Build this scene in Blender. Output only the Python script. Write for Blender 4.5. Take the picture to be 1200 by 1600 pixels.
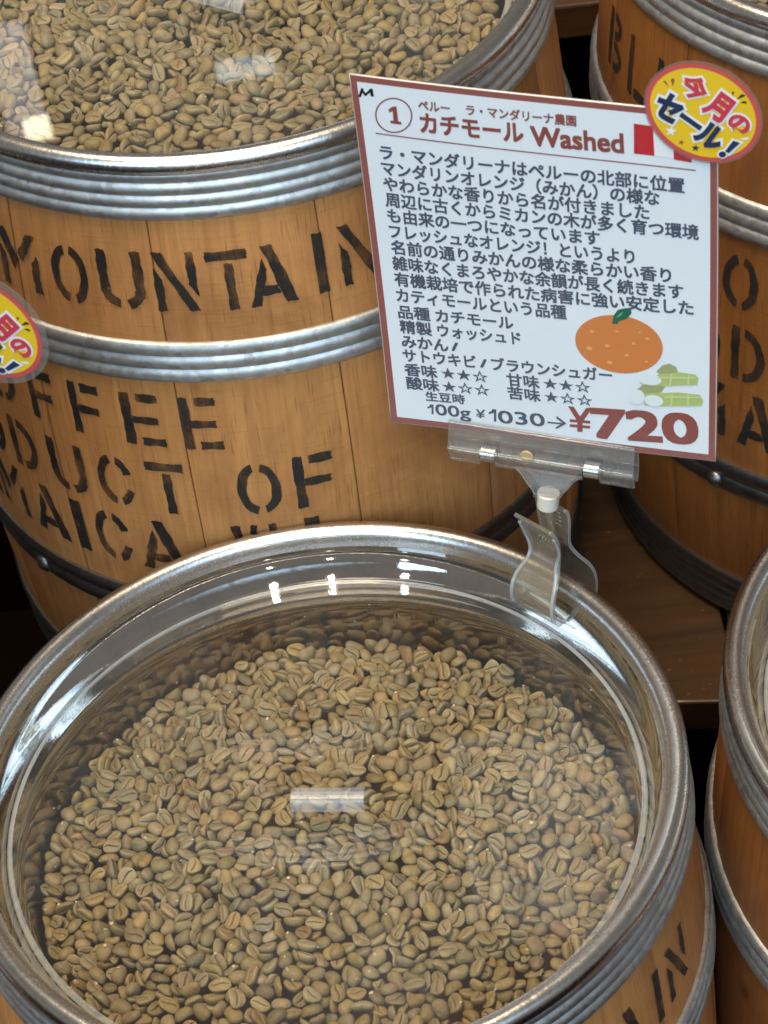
import bpy, bmesh, math, random, base64
import numpy as np
from mathutils import Vector, Matrix, Quaternion

for o in list(bpy.data.objects):
    bpy.data.objects.remove(o, do_unlink=True)
S = bpy.context.scene
COL = S.collection
rnd = random.Random(11)

# ------------------------------------------------------------------ camera
cam_d = bpy.data.cameras.new('camera')
cam = bpy.data.objects.new('camera', cam_d)
COL.objects.link(cam)
cam_d.sensor_fit = 'VERTICAL'
cam_d.sensor_height = 36.0
cam_d.lens = 3932 / 1600 * 36.0
cam_d.clip_start = 0.05
cam_d.clip_end = 60
RX, UX, FX = Vector((0.99341, -0.07719, -0.0847)), Vector((0.1146, 0.6691, 0.73428)), Vector((0, 0.73915, -0.67354))
CAM = Vector((0, 0, 1.1926))
cam.matrix_world = Matrix(((RX.x, UX.x, -FX.x, CAM.x), (RX.y, UX.y, -FX.y, CAM.y), (RX.z, UX.z, -FX.z, CAM.z), (0, 0, 0, 1)))
cam_d.dof.use_dof = True
cam_d.dof.focus_distance = 1.17
cam_d.dof.aperture_fstop = 22.0
S.camera = cam

# ------------------------------------------------------------------ world (dim shop interior)
W = bpy.data.worlds.new('World')
S.world = W
W.use_nodes = True
nt = W.node_tree
nt.nodes.clear()
wo = nt.nodes.new('ShaderNodeOutputWorld')
bg = nt.nodes.new('ShaderNodeBackground')
tc = nt.nodes.new('ShaderNodeTexCoord')
sx = nt.nodes.new('ShaderNodeSeparateXYZ')
cr = nt.nodes.new('ShaderNodeValToRGB')
mr = nt.nodes.new('ShaderNodeMapRange')
mr.inputs['From Min'].default_value = -1
mr.inputs['From Max'].default_value = 1
nt.links.new(tc.outputs['Generated'], sx.inputs[0])
nt.links.new(sx.outputs['Z'], mr.inputs['Value'])
nt.links.new(mr.outputs[0], cr.inputs[0])
e = cr.color_ramp.elements
e[0].position = 0.30; e[0].color = (0.06, 0.045, 0.03, 1)
e[1].position = 1.0; e[1].color = (0.42, 0.40, 0.36, 1)
for p_, c_ in ((0.47, (0.24, 0.20, 0.16, 1)), (0.53, (0.52, 0.46, 0.40, 1)), (0.60, (0.50, 0.46, 0.42, 1)), (0.75, (0.34, 0.31, 0.27, 1))):
    q = e.new(p_); q.color = c_
bg.inputs['Strength'].default_value = 0.40
def wmath(op, a, b=None, clamp=False):
    m = nt.nodes.new('ShaderNodeMath'); m.operation = op; m.use_clamp = clamp
    for i, v in enumerate((a, b)):
        if v is None: continue
        if hasattr(v, 'is_linked'): nt.links.new(v, m.inputs[i])
        else: m.inputs[i].default_value = v
    return m.outputs[0]
def wstep(v, lo, hi):
    m = nt.nodes.new('ShaderNodeMapRange'); m.interpolation_type = 'SMOOTHSTEP'
    m.inputs['From Min'].default_value = lo; m.inputs['From Max'].default_value = hi
    nt.links.new(v, m.inputs['Value']); return m.outputs[0]
# the glazed shop front behind the photographer: bluish daylight, broken by mullions, brighter to the left
front = wstep(wmath('MULTIPLY', sx.outputs['Y'], -1.0), .40, .80)
band = wmath('MULTIPLY', wstep(sx.outputs['Z'], .27, .40), wmath('SUBTRACT', 1.0, wstep(sx.outputs['Z'], .62, .80)))
bars = wstep(wmath('ABSOLUTE', wmath('SINE', wmath('MULTIPLY', wmath('DIVIDE', sx.outputs['X'], wmath('ADD', wmath('ABSOLUTE', sx.outputs['Y']), .02)), 9.0))), .08, .22)
side = wmath('SUBTRACT', .85, wmath('MULTIPLY', sx.outputs['X'], .75), True)
amt = wmath('MULTIPLY', wmath('MULTIPLY', front, band), wmath('MULTIPLY', side, wmath('ADD', wmath('MULTIPLY', bars, .6), .4)))
bg2 = nt.nodes.new('ShaderNodeBackground'); bg2.inputs['Color'].default_value = (.52, .76, 1.0, 1)
nt.links.new(wmath('MULTIPLY', amt, 2.6), bg2.inputs['Strength'])
ad = nt.nodes.new('ShaderNodeAddShader')
nt.links.new(cr.outputs[0], bg.inputs[0])
nt.links.new(bg.outputs[0], ad.inputs[0]); nt.links.new(bg2.outputs[0], ad.inputs[1])
nt.links.new(ad.outputs[0], wo.inputs[0])

# ------------------------------------------------------------------ lamps
def area(name, loc, target, sx_, sy_, power, col):
    d = bpy.data.lights.new(name, 'AREA')
    d.shape = 'RECTANGLE'; d.size = sx_; d.size_y = sy_; d.energy = power; d.color = col
    o = bpy.data.objects.new(name, d); COL.objects.link(o)
    o.location = loc
    o.rotation_euler = (Vector(target) - Vector(loc)).to_track_quat('-Z', 'Y').to_euler()
    return o
area('shop_window_light', (-2.20, -1.75, 1.66), (-0.02, 0.9, 0.40), 0.9, 1.1, 11, (0.52, 0.78, 1.0))
area('shop_front_light', (-0.45, -2.3, 3.1), (-0.02, 0.9, 0.40), 3.8, 2.2, 78, (0.70, 0.86, 1.0))
area('ceiling_light', (-0.35, 0.70, 2.75), (-0.05, 0.80, 0.4), 1.3, 1.1, 66, (1.0, 0.82, 0.58))
for lx, ly, lz in ((1.05, -7.9, 2.15), (-1.75, -7.8, 1.95), (-5.0, -6.5, 1.70)):
    area('reflected_room_light', (lx, ly, lz), (0.0, 0.88, 0.37), 0.24, 0.30 if lx > -4 else 0.16, 7.0 if lx > -4 else 4.0, (1.0, 0.94, 0.74))
area('reflected_room_light', (-0.542, 3.552, 2.365), (-0.136, 0.974, 0.565), 0.045, 0.04, 0.050, (1.0, 0.93, 0.66))
area('reflected_room_light', (-0.582, 3.70, 2.366), (-0.15, 1.0, 0.565), 0.07, 0.20, 0.075, (0.92, 0.92, 1.0))  # soft panel added for the pale streak reflected in the rear lid
area('reflected_room_light', (-0.185, 3.65, 2.366), (-0.04, 1.0, 0.565), 0.10, 0.035, 0.028, (0.75, 0.90, 1.0))  # added panel standing for a far window reflected in the rear lid

vs = S.view_settings
vs.view_transform = 'Standard'; vs.look = 'None'; vs.exposure = 0.13; vs.gamma = 1.0; vs.use_curve_mapping = False
S.cycles.use_denoising = True
S.cycles.max_bounces = 12
S.cycles.transparent_max_bounces = 24
S.cycles.glossy_bounces = 6
S.cycles.sample_clamp_indirect = 4.0
S.cycles.caustics_reflective = False
S.cycles.caustics_refractive = False

# ------------------------------------------------------------------ helpers
def empty(name, loc=(0, 0, 0), label=None, cat=None, group=None):
    o = bpy.data.objects.new(name, None); COL.objects.link(o)
    o.empty_display_size = 0.03
    o.location = loc
    tag(o, label, cat, group)
    return o
def tag(o, label=None, cat=None, group=None, kind=None):
    if label: o['label'] = label
    if cat: o['category'] = cat
    if group: o['group'] = group
    if kind: o['kind'] = kind
    return o
def meshobj(name, verts, faces, mats, parent=None, smooth=True, fmat=None, attrs=None, sharp=None):
    me = bpy.data.meshes.new(name)
    me.from_pydata([tuple(map(float, v)) for v in verts], [], [tuple(int(i) for i in f) for f in faces])
    for m in (mats if isinstance(mats, (list, tuple)) else [mats]): me.materials.append(m)
    if fmat is not None: me.polygons.foreach_set('material_index', np.array(fmat, dtype=np.int32))
    me.polygons.foreach_set('use_smooth', np.full(len(me.polygons), smooth, dtype=bool))
    if attrs:
        for k, (ty, dom, data) in attrs.items():
            a = me.attributes.new(k, ty, dom)
            a.data.foreach_set('vector' if ty == 'FLOAT_VECTOR' else 'value', np.asarray(data, dtype=np.float32).ravel())
    me.update()
    if sharp is not None: me.set_sharp_from_angle(angle=math.radians(sharp))
    o = bpy.data.objects.new(name, me); COL.objects.link(o)
    if parent: o.parent = parent
    return o
def children(o): return [c for c in bpy.data.objects if c.parent == o]
def copy_tree(o, parent=None):
    c = o.copy(); COL.objects.link(c)
    c.parent = parent
    for ch in children(o): copy_tree(ch, c)
    return c
def lathe(profile, N=192, closed=False):
    """profile: list of (r, z); returns verts, faces (outward for profiles running top to bottom on the outside)"""
    V, F = [], []
    n = len(profile)
    for i in range(N):
        a = 2 * math.pi * i / N
        c, s = math.cos(a), math.sin(a)
        for r, z in profile: V.append((r * c, r * s, z))
    for i in range(N):
        j = (i + 1) % N
        for k in range(n if closed else n - 1):
            l = (k + 1) % n
            F.append((i * n + k, i * n + l, j * n + l, j * n + k))
    return V, F
def box(c, s, rot=None):
    v = [Vector((x * s[0] / 2, y * s[1] / 2, z * s[2] / 2)) for x in (-1, 1) for y in (-1, 1) for z in (-1, 1)]
    if rot is not None: v = [rot @ p for p in v]
    v = [p + Vector(c) for p in v]
    f = [(0, 1, 3, 2), (4, 6, 7, 5), (0, 4, 5, 1), (2, 3, 7, 6), (0, 2, 6, 4), (1, 5, 7, 3)]
    return v, f
def bevel(o, w, seg=2):
    m = o.modifiers.new('bevel', 'BEVEL'); m.width = w; m.segments = seg; m.limit_method = 'ANGLE'
    return o
def merge(parts):
    V, F = [], []
    for v, f in parts:
        b = len(V); V += list(v); F += [tuple(i + b for i in q) for q in f]
    return V, F

# ------------------------------------------------------------------ materials
def mat(name):
    m = bpy.data.materials.new(name); m.use_nodes = True
    n = m.node_tree.nodes
    return m, m.node_tree, n['Principled BSDF']
def node(t, kind, **kw):
    n = t.nodes.new(kind)
    for k, v in kw.items(): setattr(n, k, v)
    return n
def setin(n, **kw):
    for k, v in kw.items(): n.inputs[k.replace('_', ' ')].default_value = v
def ramp(t, src, stops):
    r = node(t, 'ShaderNodeValToRGB'); el = r.color_ramp.elements
    el[0].position, el[0].color = stops[0][0], (*stops[0][1], 1)
    el[1].position, el[1].color = stops[-1][0], (*stops[-1][1], 1)
    for p, c in stops[1:-1]:
        q = el.new(p); q.color = (*c, 1)
    t.links.new(src, r.inputs[0]); return r
def noise(t, vec, scale, detail=4, rough=.55, dist=0.0, dims='3D'):
    n = node(t, 'ShaderNodeTexNoise', noise_dimensions=dims)
    setin(n, Scale=scale, Detail=detail, Roughness=rough, Distortion=dist)
    if vec is not None: t.links.new(vec, n.inputs['Vector'])
    return n
def mix(t, fac, a, b, mode='MIX'):
    m = node(t, 'ShaderNodeMix', data_type='RGBA', blend_type=mode)
    for s, v in ((0, fac), (6, a), (7, b)):
        if hasattr(v, 'is_linked'): t.links.new(v, m.inputs[s])
        elif isinstance(v, (int, float)): m.inputs[s].default_value = v
        else: m.inputs[s].default_value = (*v, 1)
    return m.outputs[2]
def math_(t, op, a, b=None, clamp=False):
    m = node(t, 'ShaderNodeMath', operation=op, use_clamp=clamp)
    for i, v in enumerate((a, b)):
        if v is None: continue
        if hasattr(v, 'is_linked'): t.links.new(v, m.inputs[i])
        else: m.inputs[i].default_value = v
    return m.outputs[0]
def mapping(t, vec, scale, loc=(0, 0, 0)):
    m = node(t, 'ShaderNodeMapping'); m.inputs['Scale'].default_value = scale; m.inputs['Location'].default_value = loc
    t.links.new(vec, m.inputs['Vector']); return m.outputs[0]
def bump(t, bs, h, strength, dist=.001):
    b = node(t, 'ShaderNodeBump'); setin(b, Strength=strength, Distance=dist)
    t.links.new(h, b.inputs['Height']); t.links.new(b.outputs[0], bs.inputs['Normal']); return b
def plain(name, col, rough=.5, metal=0, spec=.5):
    m, t, b = mat(name)
    setin(b, Base_Color=(*col, 1), Roughness=rough, Metallic=metal); b.inputs['Specular IOR Level'].default_value = spec
    return m

def wood_mat(name, light, dark, deep, coat=.25, rough=.42):
    m, t, b = mat(name)
    at = node(t, 'ShaderNodeAttribute', attribute_name='grain').outputs['Vector']
    tone = node(t, 'ShaderNodeAttribute', attribute_name='stave').outputs['Fac']
    seam = node(t, 'ShaderNodeAttribute', attribute_name='seam').outputs['Fac']
    g1 = noise(t, mapping(t, at, (260, 9, 1)), 1, 5, .6, .4)            # long vertical grain
    g2 = noise(t, mapping(t, at, (55, 7, 1)), 1, 3, .5, 1.2)
    fl = noise(t, mapping(t, at, (900, 45, 1)), 1, 2, .5)                # pores
    bl = noise(t, mapping(t, at, (14, 11, 1)), 1, 4, .6, .6)             # blotches
    sw = noise(t, mapping(t, at, (35, 700, 1)), 1, 3, .6, .2)            # saw and handling marks across
    base = ramp(t, g1.outputs['Fac'], [(.30, dark), (.48, tuple(.5 * (a + c) for a, c in zip(light, dark))), (.70, light)]).outputs[0]
    base = mix(t, ramp(t, g2.outputs['Fac'], [(.42, (0, 0, 0)), (.75, (.55, .55, .55))]).outputs[0], base, dark)
    base = mix(t, ramp(t, fl.outputs['Fac'], [(.60, (0, 0, 0)), (.72, (.5, .5, .5))]).outputs[0], base, deep)
    base = mix(t, ramp(t, bl.outputs['Fac'], [(.50, (0, 0, 0)), (.78, (.62, .62, .62))]).outputs[0], base, deep)
    base = mix(t, ramp(t, sw.outputs['Fac'], [(.57, (0, 0, 0)), (.72, (.20, .20, .20))]).outputs[0], base, deep)
    v1 = node(t, 'ShaderNodeTexVoronoi', feature='F1'); setin(v1, Scale=1.0)
    t.links.new(mapping(t, at, (13, 9, 1)), v1.inputs['Vector'])
    base = mix(t, ramp(t, v1.outputs['Distance'], [(.02, (.8, .8, .8)), (.075, (0, 0, 0))]).outputs[0], base, deep)   # dents and knots
    hsv = node(t, 'ShaderNodeHueSaturation')
    t.links.new(base, hsv.inputs['Color'])
    t.links.new(math_(t, 'ADD', math_(t, 'MULTIPLY', tone, .36), .80), hsv.inputs['Value'])
    col = mix(t, math_(t, 'MULTIPLY', seam, .55), hsv.outputs[0], tuple(.25 * c for c in deep))
    t.links.new(col, b.inputs['Base Color'])
    r = ramp(t, bl.outputs['Fac'], [(.3, (rough,) * 3), (.8, (rough + .2,) * 3)])
    t.links.new(r.outputs[0], b.inputs['Roughness'])
    b.inputs['Coat Weight'].default_value = coat; b.inputs['Coat Roughness'].default_value = .35
    hh = math_(t, 'ADD', g1.outputs['Fac'], math_(t, 'MULTIPLY', sw.outputs['Fac'], .7))
    bump(t, b, hh, .30, .0006)
    return m
M_wood_light = wood_mat('oak_light', (.65, .297, .098), (.46, .196, .058), (.18, .064, .018), .08, .50)
M_wood_red = wood_mat('oak_red', (.38, .142, .032), (.25, .086, .018), (.10, .029, .007), .25, .42)

def metal_mat(name, col, rough, spangle=.12, worn=.25, bumpy=.15, dark=None):
    m, t, b = mat(name)
    tc = node(t, 'ShaderNodeTexCoord').outputs['Object']
    v = node(t, 'ShaderNodeTexVoronoi', feature='F1'); setin(v, Scale=260.0)
    t.links.new(noise_warp(t, tc), v.inputs['Vector'])
    n = noise(t, tc, 28, 5, .65)
    n2 = noise(t, tc, 420, 3, .6)
    c = mix(t, spangle, (*[x for x in col],), v.outputs['Color'], 'OVERLAY')
    c = mix(t, ramp(t, n.outputs['Fac'], [(.45, (0, 0, 0)), (.75, (worn,) * 3)]).outputs[0], c, dark or tuple(.42 * x for x in col))
    bw = node(t, 'ShaderNodeHueSaturation'); setin(bw, Saturation=.15); t.links.new(c, bw.inputs['Color'])
    setin(b, Metallic=1.0)
    t.links.new(bw.outputs[0], b.inputs['Base Color'])
    r = mix(t, n2.outputs['Fac'], (rough * .75,) * 3, (rough * 1.3,) * 3)
    r = mix(t, ramp(t, n.outputs['Fac'], [(.4, (0, 0, 0)), (.8, (.5, .5, .5))]).outputs[0], r, (min(1, rough * 1.8),) * 3)
    t.links.new(r, b.inputs['Roughness'])
    bump(t, b, math_(t, 'ADD', n2.outputs['Fac'], math_(t, 'MULTIPLY', n.outputs['Fac'], 2.0)), bumpy, .0004)
    return m
def noise_warp(t, vec):
    n = noise(t, vec, 90, 2)
    a = node(t, 'ShaderNodeVectorMath', operation='MULTIPLY_ADD')
    t.links.new(n.outputs['Color'], a.inputs[0]); a.inputs[1].default_value = (.008, .008, .008); t.links.new(vec, a.inputs[2])
    return a.outputs[0]
M_galv = metal_mat('galvanised_steel', (.37, .475, .52), .46, .22, .40, .30)
M_steel_dark = metal_mat('darker_steel', (.20, .21, .23), .38, .1, .5, .3)  # darker steel for the two lower hoops and the nails
M_rim = metal_mat('rolled_steel_rim', (.66, .62, .57), .24, .05, .60, .22, (.36, .29, .22))
M_liner_top = metal_mat('polished_steel_liner', (.60, .57, .52), .030, .02, .45, .04, (.30, .26, .21))
def liner_mat():
    m, t, b = mat('dusty_steel_liner')
    tc = node(t, 'ShaderNodeTexCoord').outputs['Object']
    s = node(t, 'ShaderNodeSeparateXYZ'); t.links.new(tc, s.inputs[0])
    c = node(t, 'ShaderNodeCombineXYZ')
    t.links.new(math_(t, 'ARCTAN2', s.outputs['Y'], s.outputs['X']), c.inputs[0]); t.links.new(s.outputs['Z'], c.inputs[1])
    st = noise(t, mapping(t, c.outputs[0], (60, 30, 1)), 1, 4, .6, .5)
    n = noise(t, mapping(t, c.outputs[0], (9, 60, 1)), 1, 4, .6, .5)
    col = ramp(t, n.outputs['Fac'], [(.3, (.47, .42, .345)), (.7, (.33, .29, .23))])
    t.links.new(col.outputs[0], b.inputs['Base Color'])
    setin(b, Metallic=1.0, Roughness=.05)
    bump(t, b, st.outputs['Fac'], .085, .0012)
    return m
M_liner = liner_mat()
M_pin = metal_mat('nickel', (.70, .68, .62), .22, .05, .4, .1)

def clear_mat(name, tint, rough=.03, frost=0.0, frost_col=(.8, .85, .9), f0=.04, smudge=False):
    """thin clear plastic: straight-through transmission plus Schlick reflection"""
    m, t, b = mat(name)
    t.nodes.remove(b)
    out = t.nodes['Material Output']
    tr = node(t, 'ShaderNodeBsdfTransparent'); tr.inputs[0].default_value = (*tint, 1)
    gl = node(t, 'ShaderNodeBsdfGlossy'); gl.inputs['Roughness'].default_value = rough
    lw = node(t, 'ShaderNodeLayerWeight'); lw.inputs['Blend'].default_value = .5
    f = math_(t, 'ADD', math_(t, 'MULTIPLY', math_(t, 'POWER', lw.outputs['Facing'], 5.0), 1 - f0), f0)
    body = tr.outputs[0]
    if frost:
        df = node(t, 'ShaderNodeBsdfDiffuse'); df.inputs[0].default_value = (*frost_col, 1)
        ms = node(t, 'ShaderNodeMixShader'); ms.inputs[0].default_value = frost
        if smudge:
            tc = node(t, 'ShaderNodeTexCoord').outputs['Object']
            n = noise(t, mapping(t, tc, (1, .35, 1)), 16, 5, .62, .8); dots = noise(t, tc, 260, 2, .5)
            s_ = math_(t, 'MULTIPLY', ramp(t, n.outputs['Fac'], [(.40, (0, 0, 0)), (.75, (1, 1, 1))]).outputs[0], .022)
            d_ = math_(t, 'MULTIPLY', ramp(t, dots.outputs['Fac'], [(.745, (0, 0, 0)), (.78, (1, 1, 1))]).outputs[0], .30)
            t.links.new(math_(t, 'ADD', math_(t, 'ADD', s_, d_), frost), ms.inputs[0])
        t.links.new(tr.outputs[0], ms.inputs[1]); t.links.new(df.outputs[0], ms.inputs[2]); body = ms.outputs[0]
    m2 = node(t, 'ShaderNodeMixShader')
    t.links.new(f, m2.inputs[0]); t.links.new(body, m2.inputs[1]); t.links.new(gl.outputs[0], m2.inputs[2])
    t.links.new(m2.outputs[0], out.inputs[0])
    return m
M_acryl = clear_mat('clear_acrylic', (.985, .985, .98), .012, .007, smudge=True)
M_edge = clear_mat('acrylic_edge', (.86, .89, .90), .10, .26, (.80, .84, .88), .10)
M_handle = clear_mat('acrylic_handle', (.96, .97, .98), .06, .13, (.80, .85, .90), .018)
def glassy(name, col, rough, through, haze_col, haze):
    m, t, b = mat(name)
    setin(b, Base_Color=(*col, 1), Roughness=rough, IOR=1.46); b.inputs['Transmission Weight'].default_value = 1.0
    tr = node(t, 'ShaderNodeBsdfTransparent'); tr.inputs[0].default_value = (*col, 1)
    ms = node(t, 'ShaderNodeMixShader'); ms.inputs[0].default_value = through
    t.links.new(b.outputs[0], ms.inputs[1]); t.links.new(tr.outputs[0], ms.inputs[2])
    df = node(t, 'ShaderNodeBsdfDiffuse'); df.inputs[0].default_value = (*haze_col, 1)
    m2 = node(t, 'ShaderNodeMixShader'); m2.inputs[0].default_value = haze
    t.links.new(ms.outputs[0], m2.inputs[1]); t.links.new(df.outputs[0], m2.inputs[2])
    t.links.new(m2.outputs[0], t.nodes['Material Output'].inputs[0])
    return m
M_clip = clear_mat('clear_clip_plastic', (.965, .96, .95), .05, .06, (.80, .82, .83), .10)
M_clip_old = clear_mat('yellowed_clip_plastic', (.93, .91, .85), .08, .14, (.70, .63, .50), .08)
M_clip_edge = clear_mat('clip_plastic_edge', (.84, .85, .84), .08, .34, (.82, .84, .84), .14)
M_joint = plain('white_nylon', (.72, .68, .60), .45)

def paint_mat():
    m, t, b = mat('stencil_paint')
    tc = node(t, 'ShaderNodeTexCoord').outputs['Object']
    n = noise(t, mapping(t, tc, (1, 1, .35)), 170, 5, .7); n2 = noise(t, tc, 45, 3, .6)
    c = ramp(t, n2.outputs['Fac'], [(.3, (.010, .010, .011)), (.62, (.028, .024, .019)), (.85, (.075, .048, .024))])
    t.links.new(c.outputs[0], b.inputs['Base Color']); setin(b, Roughness=.6)
    out = t.nodes['Material Output']
    tr = node(t, 'ShaderNodeBsdfTransparent')
    ms = node(t, 'ShaderNodeMixShader')
    a = math_(t, 'ADD', math_(t, 'MULTIPLY', n.outputs['Fac'], .75), math_(t, 'MULTIPLY', n2.outputs['Fac'], .55))
    f = ramp(t, a, [(.56, (1, 1, 1)), (.88, (.30, .30, .30))])
    t.links.new(f.outputs[0], ms.inputs[0]); t.links.new(tr.outputs[0], ms.inputs[1]); t.links.new(b.outputs[0], ms.inputs[2])
    t.links.new(ms.outputs[0], out.inputs[0])
    return m
M_paint = paint_mat()

def bean_mat(name, use_attr):
    m, t, b = mat(name)
    if use_attr: rn = node(t, 'ShaderNodeAttribute', attribute_name='tone').outputs['Fac']
    else: rn = node(t, 'ShaderNodeObjectInfo').outputs['Random']
    cr_ = node(t, 'ShaderNodeAttribute', attribute_name='crease').outputs['Fac']
    base = ramp(t, rn, [(0, (.190, .142, .060)), (.14, (.270, .200, .086)), (.28, (.315, .222, .088)), (.40, (.235, .190, .094)), (.52, (.330, .246, .114)),
                        (.64, (.215, .164, .072)), (.74, (.295, .196, .074)), (.84, (.37, .285, .138)), (.93, (.29, .168, .068)), (1, (.285, .230, .122))]).outputs[0]
    tc = node(t, 'ShaderNodeTexCoord').outputs['Object']
    off = node(t, 'ShaderNodeVectorMath', operation='ADD'); t.links.new(tc, off.inputs[0])
    cmb = node(t, 'ShaderNodeCombineXYZ'); t.links.new(math_(t, 'MULTIPLY', rn, 37.0), cmb.inputs[0]); t.links.new(cmb.outputs[0], off.inputs[1])
    n = noise(t, off.outputs[0], 330, 4, .6, .6); n2 = noise(t, off.outputs[0], 900, 3, .6)
    base = mix(t, ramp(t, n.outputs['Fac'], [(.42, (0, 0, 0)), (.72, (.5, .5, .5))]).outputs[0], base, (.36, .265, .120))
    base = mix(t, ramp(t, n.outputs['Fac'], [(.28, (.45, .45, .45)), (.44, (0, 0, 0))]).outputs[0], base, (.13, .082, .028))
    eg = node(t, 'ShaderNodeAttribute', attribute_name='outline').outputs['Fac']
    base = mix(t, math_(t, 'MULTIPLY', eg, .55), base, (.43, .345, .190))
    vv = node(t, 'ShaderNodeHueSaturation'); t.links.new(base, vv.inputs['Color'])
    t.links.new(math_(t, 'ADD', math_(t, 'MULTIPLY', math_(t, 'FRACT', math_(t, 'MULTIPLY', rn, 17.31)), .36), .74), vv.inputs['Value'])
    t.links.new(math_(t, 'ADD', math_(t, 'MULTIPLY', math_(t, 'FRACT', math_(t, 'MULTIPLY', rn, 41.7)), .24), .84), vv.inputs['Saturation'])
    base = vv.outputs[0]
    base = mix(t, math_(t, 'MULTIPLY', cr_, .45), base, (.10, .068, .030))
    t.links.new(base, b.inputs['Base Color'])
    setin(b, Roughness=.50); b.inputs['Specular IOR Level'].default_value = .35
    bump(t, b, math_(t, 'ADD', n.outputs['Fac'], math_(t, 'MULTIPLY', n2.outputs['Fac'], .5)), .55, .0009)
    return m
M_bean = bean_mat('raw_bean', False)
M_bean_heap = bean_mat('raw_bean_heap', True)

def shelf_mat():
    m, t, b = mat('stained_board')
    tc = node(t, 'ShaderNodeTexCoord').outputs['Object']
    g = noise(t, mapping(t, tc, (6, 90, 90)), 1, 5, .6, .5); s = noise(t, tc, 60, 5, .75); k = noise(t, tc, 240, 4, .7)
    c = ramp(t, g.outputs['Fac'], [(.3, (.045, .021, .008)), (.7, (.098, .046, .017))]).outputs[0]
    c = mix(t, ramp(t, math_(t, 'MULTIPLY', s.outputs['Fac'], k.outputs['Fac']), [(.40, (0, 0, 0)), (.46, (.6, .6, .6))]).outputs[0], c, (.25, .15, .08))
    t.links.new(c, b.inputs['Base Color']); setin(b, Roughness=.45); b.inputs['Coat Weight'].default_value = .2
    bump(t, b, g.outputs['Fac'], .2, .001)
    return m
M_shelf = shelf_mat()
M_shade_black = plain('black_for_shade', (.0045, .003, .002), .9, 0, 0)  # near-black on floor and risers: deep shade put into the colour

# ------------------------------------------------------------------ setting: stepped display shelf
def struct(name, v, f, m, bev=0.0):
    o = meshobj(name, v, f, m, None, False); o['kind'] = 'structure'
    if bev: bevel(o, bev, 2)
    return o
struct('floor', *box((0, .65, -.010), (3.4, 2.0, .02)), M_shade_black)
def slab(name, corners, z0, z1, m, bev=0.0):
    v = [(x, y, z) for z in (z0, z1) for x, y in corners]
    struct(name, v, [(3, 2, 1, 0), (4, 5, 6, 7)] + [(i, (i + 1) % 4, 4 + (i + 1) % 4, 4 + i) for i in range(4)], m, bev)
slab('shelf_board', [(-.186, .9415), (.176, .8955), (.176, 1.232), (-.186, 1.232)], .192, .214, M_shelf, .0015)
slab('shelf_board', [(.179, .934), (.80, .934), (.80, 1.232), (.179, 1.232)], .192, .214, M_shelf, .0015)
slab('shelf_riser', [(-.180, 1.00), (.80, 1.00), (.80, 1.018), (-.180, 1.018)], .0, .1915, M_shade_black)
slab('upper_shelf_board', [(-.9, 1.238), (.9, 1.238), (.9, 1.60), (-.9, 1.60)], .412, .434, M_shelf, .0015)
slab('upper_shelf_riser', [(-.9, 1.252), (.9, 1.252), (.9, 1.270), (-.9, 1.270)], .0, .4115, M_shade_black)
struct('back_wall', *box((.0, 1.614, .25), (2.6, .02, .5)), M_shade_black)

# ------------------------------------------------------------------ barrels
H = .3747
def prof(h):
    return max(.158, .1675 - .0075 * (abs(h - .188) / .158) ** 2)
SEAMS = [-38.4, -13.4, 13.4, 38.9, 65.0, 91.5, 117.0, 143.5, 169.0, 195.5, 221.0, 247.5, 273.0, 297.0]
def staves(parent, m, seed):
    r_ = random.Random(seed)
    V, F, G, ST, SE = [], [], [], [], []
    hs = np.linspace(.005, H - .001, 40)
    for i, a0 in enumerate(SEAMS):
        a1 = SEAMS[i + 1] if i + 1 < len(SEAMS) else SEAMS[0] + 360
        tone = r_.random(); lean = r_.uniform(-.4, .4)
        cols = [0, .0035, .012, .2, .4, .6, .8, .988, .9965, 1]
        b = len(V); nc = len(cols)
        for h in hs:
            for c in cols:
                th = math.radians(a0 + (a1 - a0) * c) ; e_ = min(c, 1 - c)
                groove = .0010 if e_ < .002 else (.0002 if e_ < .005 else 0)
                r = prof(h) - groove - .0006 * ((c - .5) * 2) ** 2 * (1 if tone > .5 else .3)
                V.append((r * math.sin(th), -r * math.cos(th), H - h))
                G.append((th * .18 + i * .35 + lean * h * .05, h + i * 1.7, i * 3.1))
                ST.append(tone); SE.append(1.0 if e_ < .002 else (.5 if e_ < .005 else 0.0))
        for y in range(len(hs) - 1):
            for x in range(nc - 1):
                F.append((b + y * nc + x, b + (y + 1) * nc + x, b + (y + 1) * nc + x + 1, b + y * nc + x + 1))
    # closed bottom
    b = len(V)
    N = 64
    for i in range(N):
        t = 2 * math.pi * i / N; r = prof(H - .001) - .001
        V.append((r * math.sin(t), -r * math.cos(t), .003)); G.append((.1, t, 0)); ST.append(.5); SE.append(0)
    F.append(tuple(b + i for i in range(N)))
    return meshobj('body', V, F, m, parent, True, attrs={'grain': ('FLOAT_VECTOR', 'POINT', G), 'stave': ('FLOAT', 'POINT', ST), 'seam': ('FLOAT', 'POINT', SE)}, sharp=40)
def hoop(parent, h0, h1, ribs, m, t0=.0010, amp=.0014, flat=0.0):
    P = []
    n = 10 * ribs
    P.append((prof(h0) - .001, H - h0))
    for k in range(n + 1):
        f = k / n; h = h0 + (h1 - h0) * f
        x = abs(math.sin(math.pi * ribs * f)) ** .75
        if flat and f > 1 - flat: x = .55
        P.append((prof(h) + t0 + amp * x, H - h))
    P.append((prof(h1) - .001, H - h1))
    v, f = lathe(P, 224)
    return meshobj('hoop', v, f, m, parent, True, sharp=50)
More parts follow.
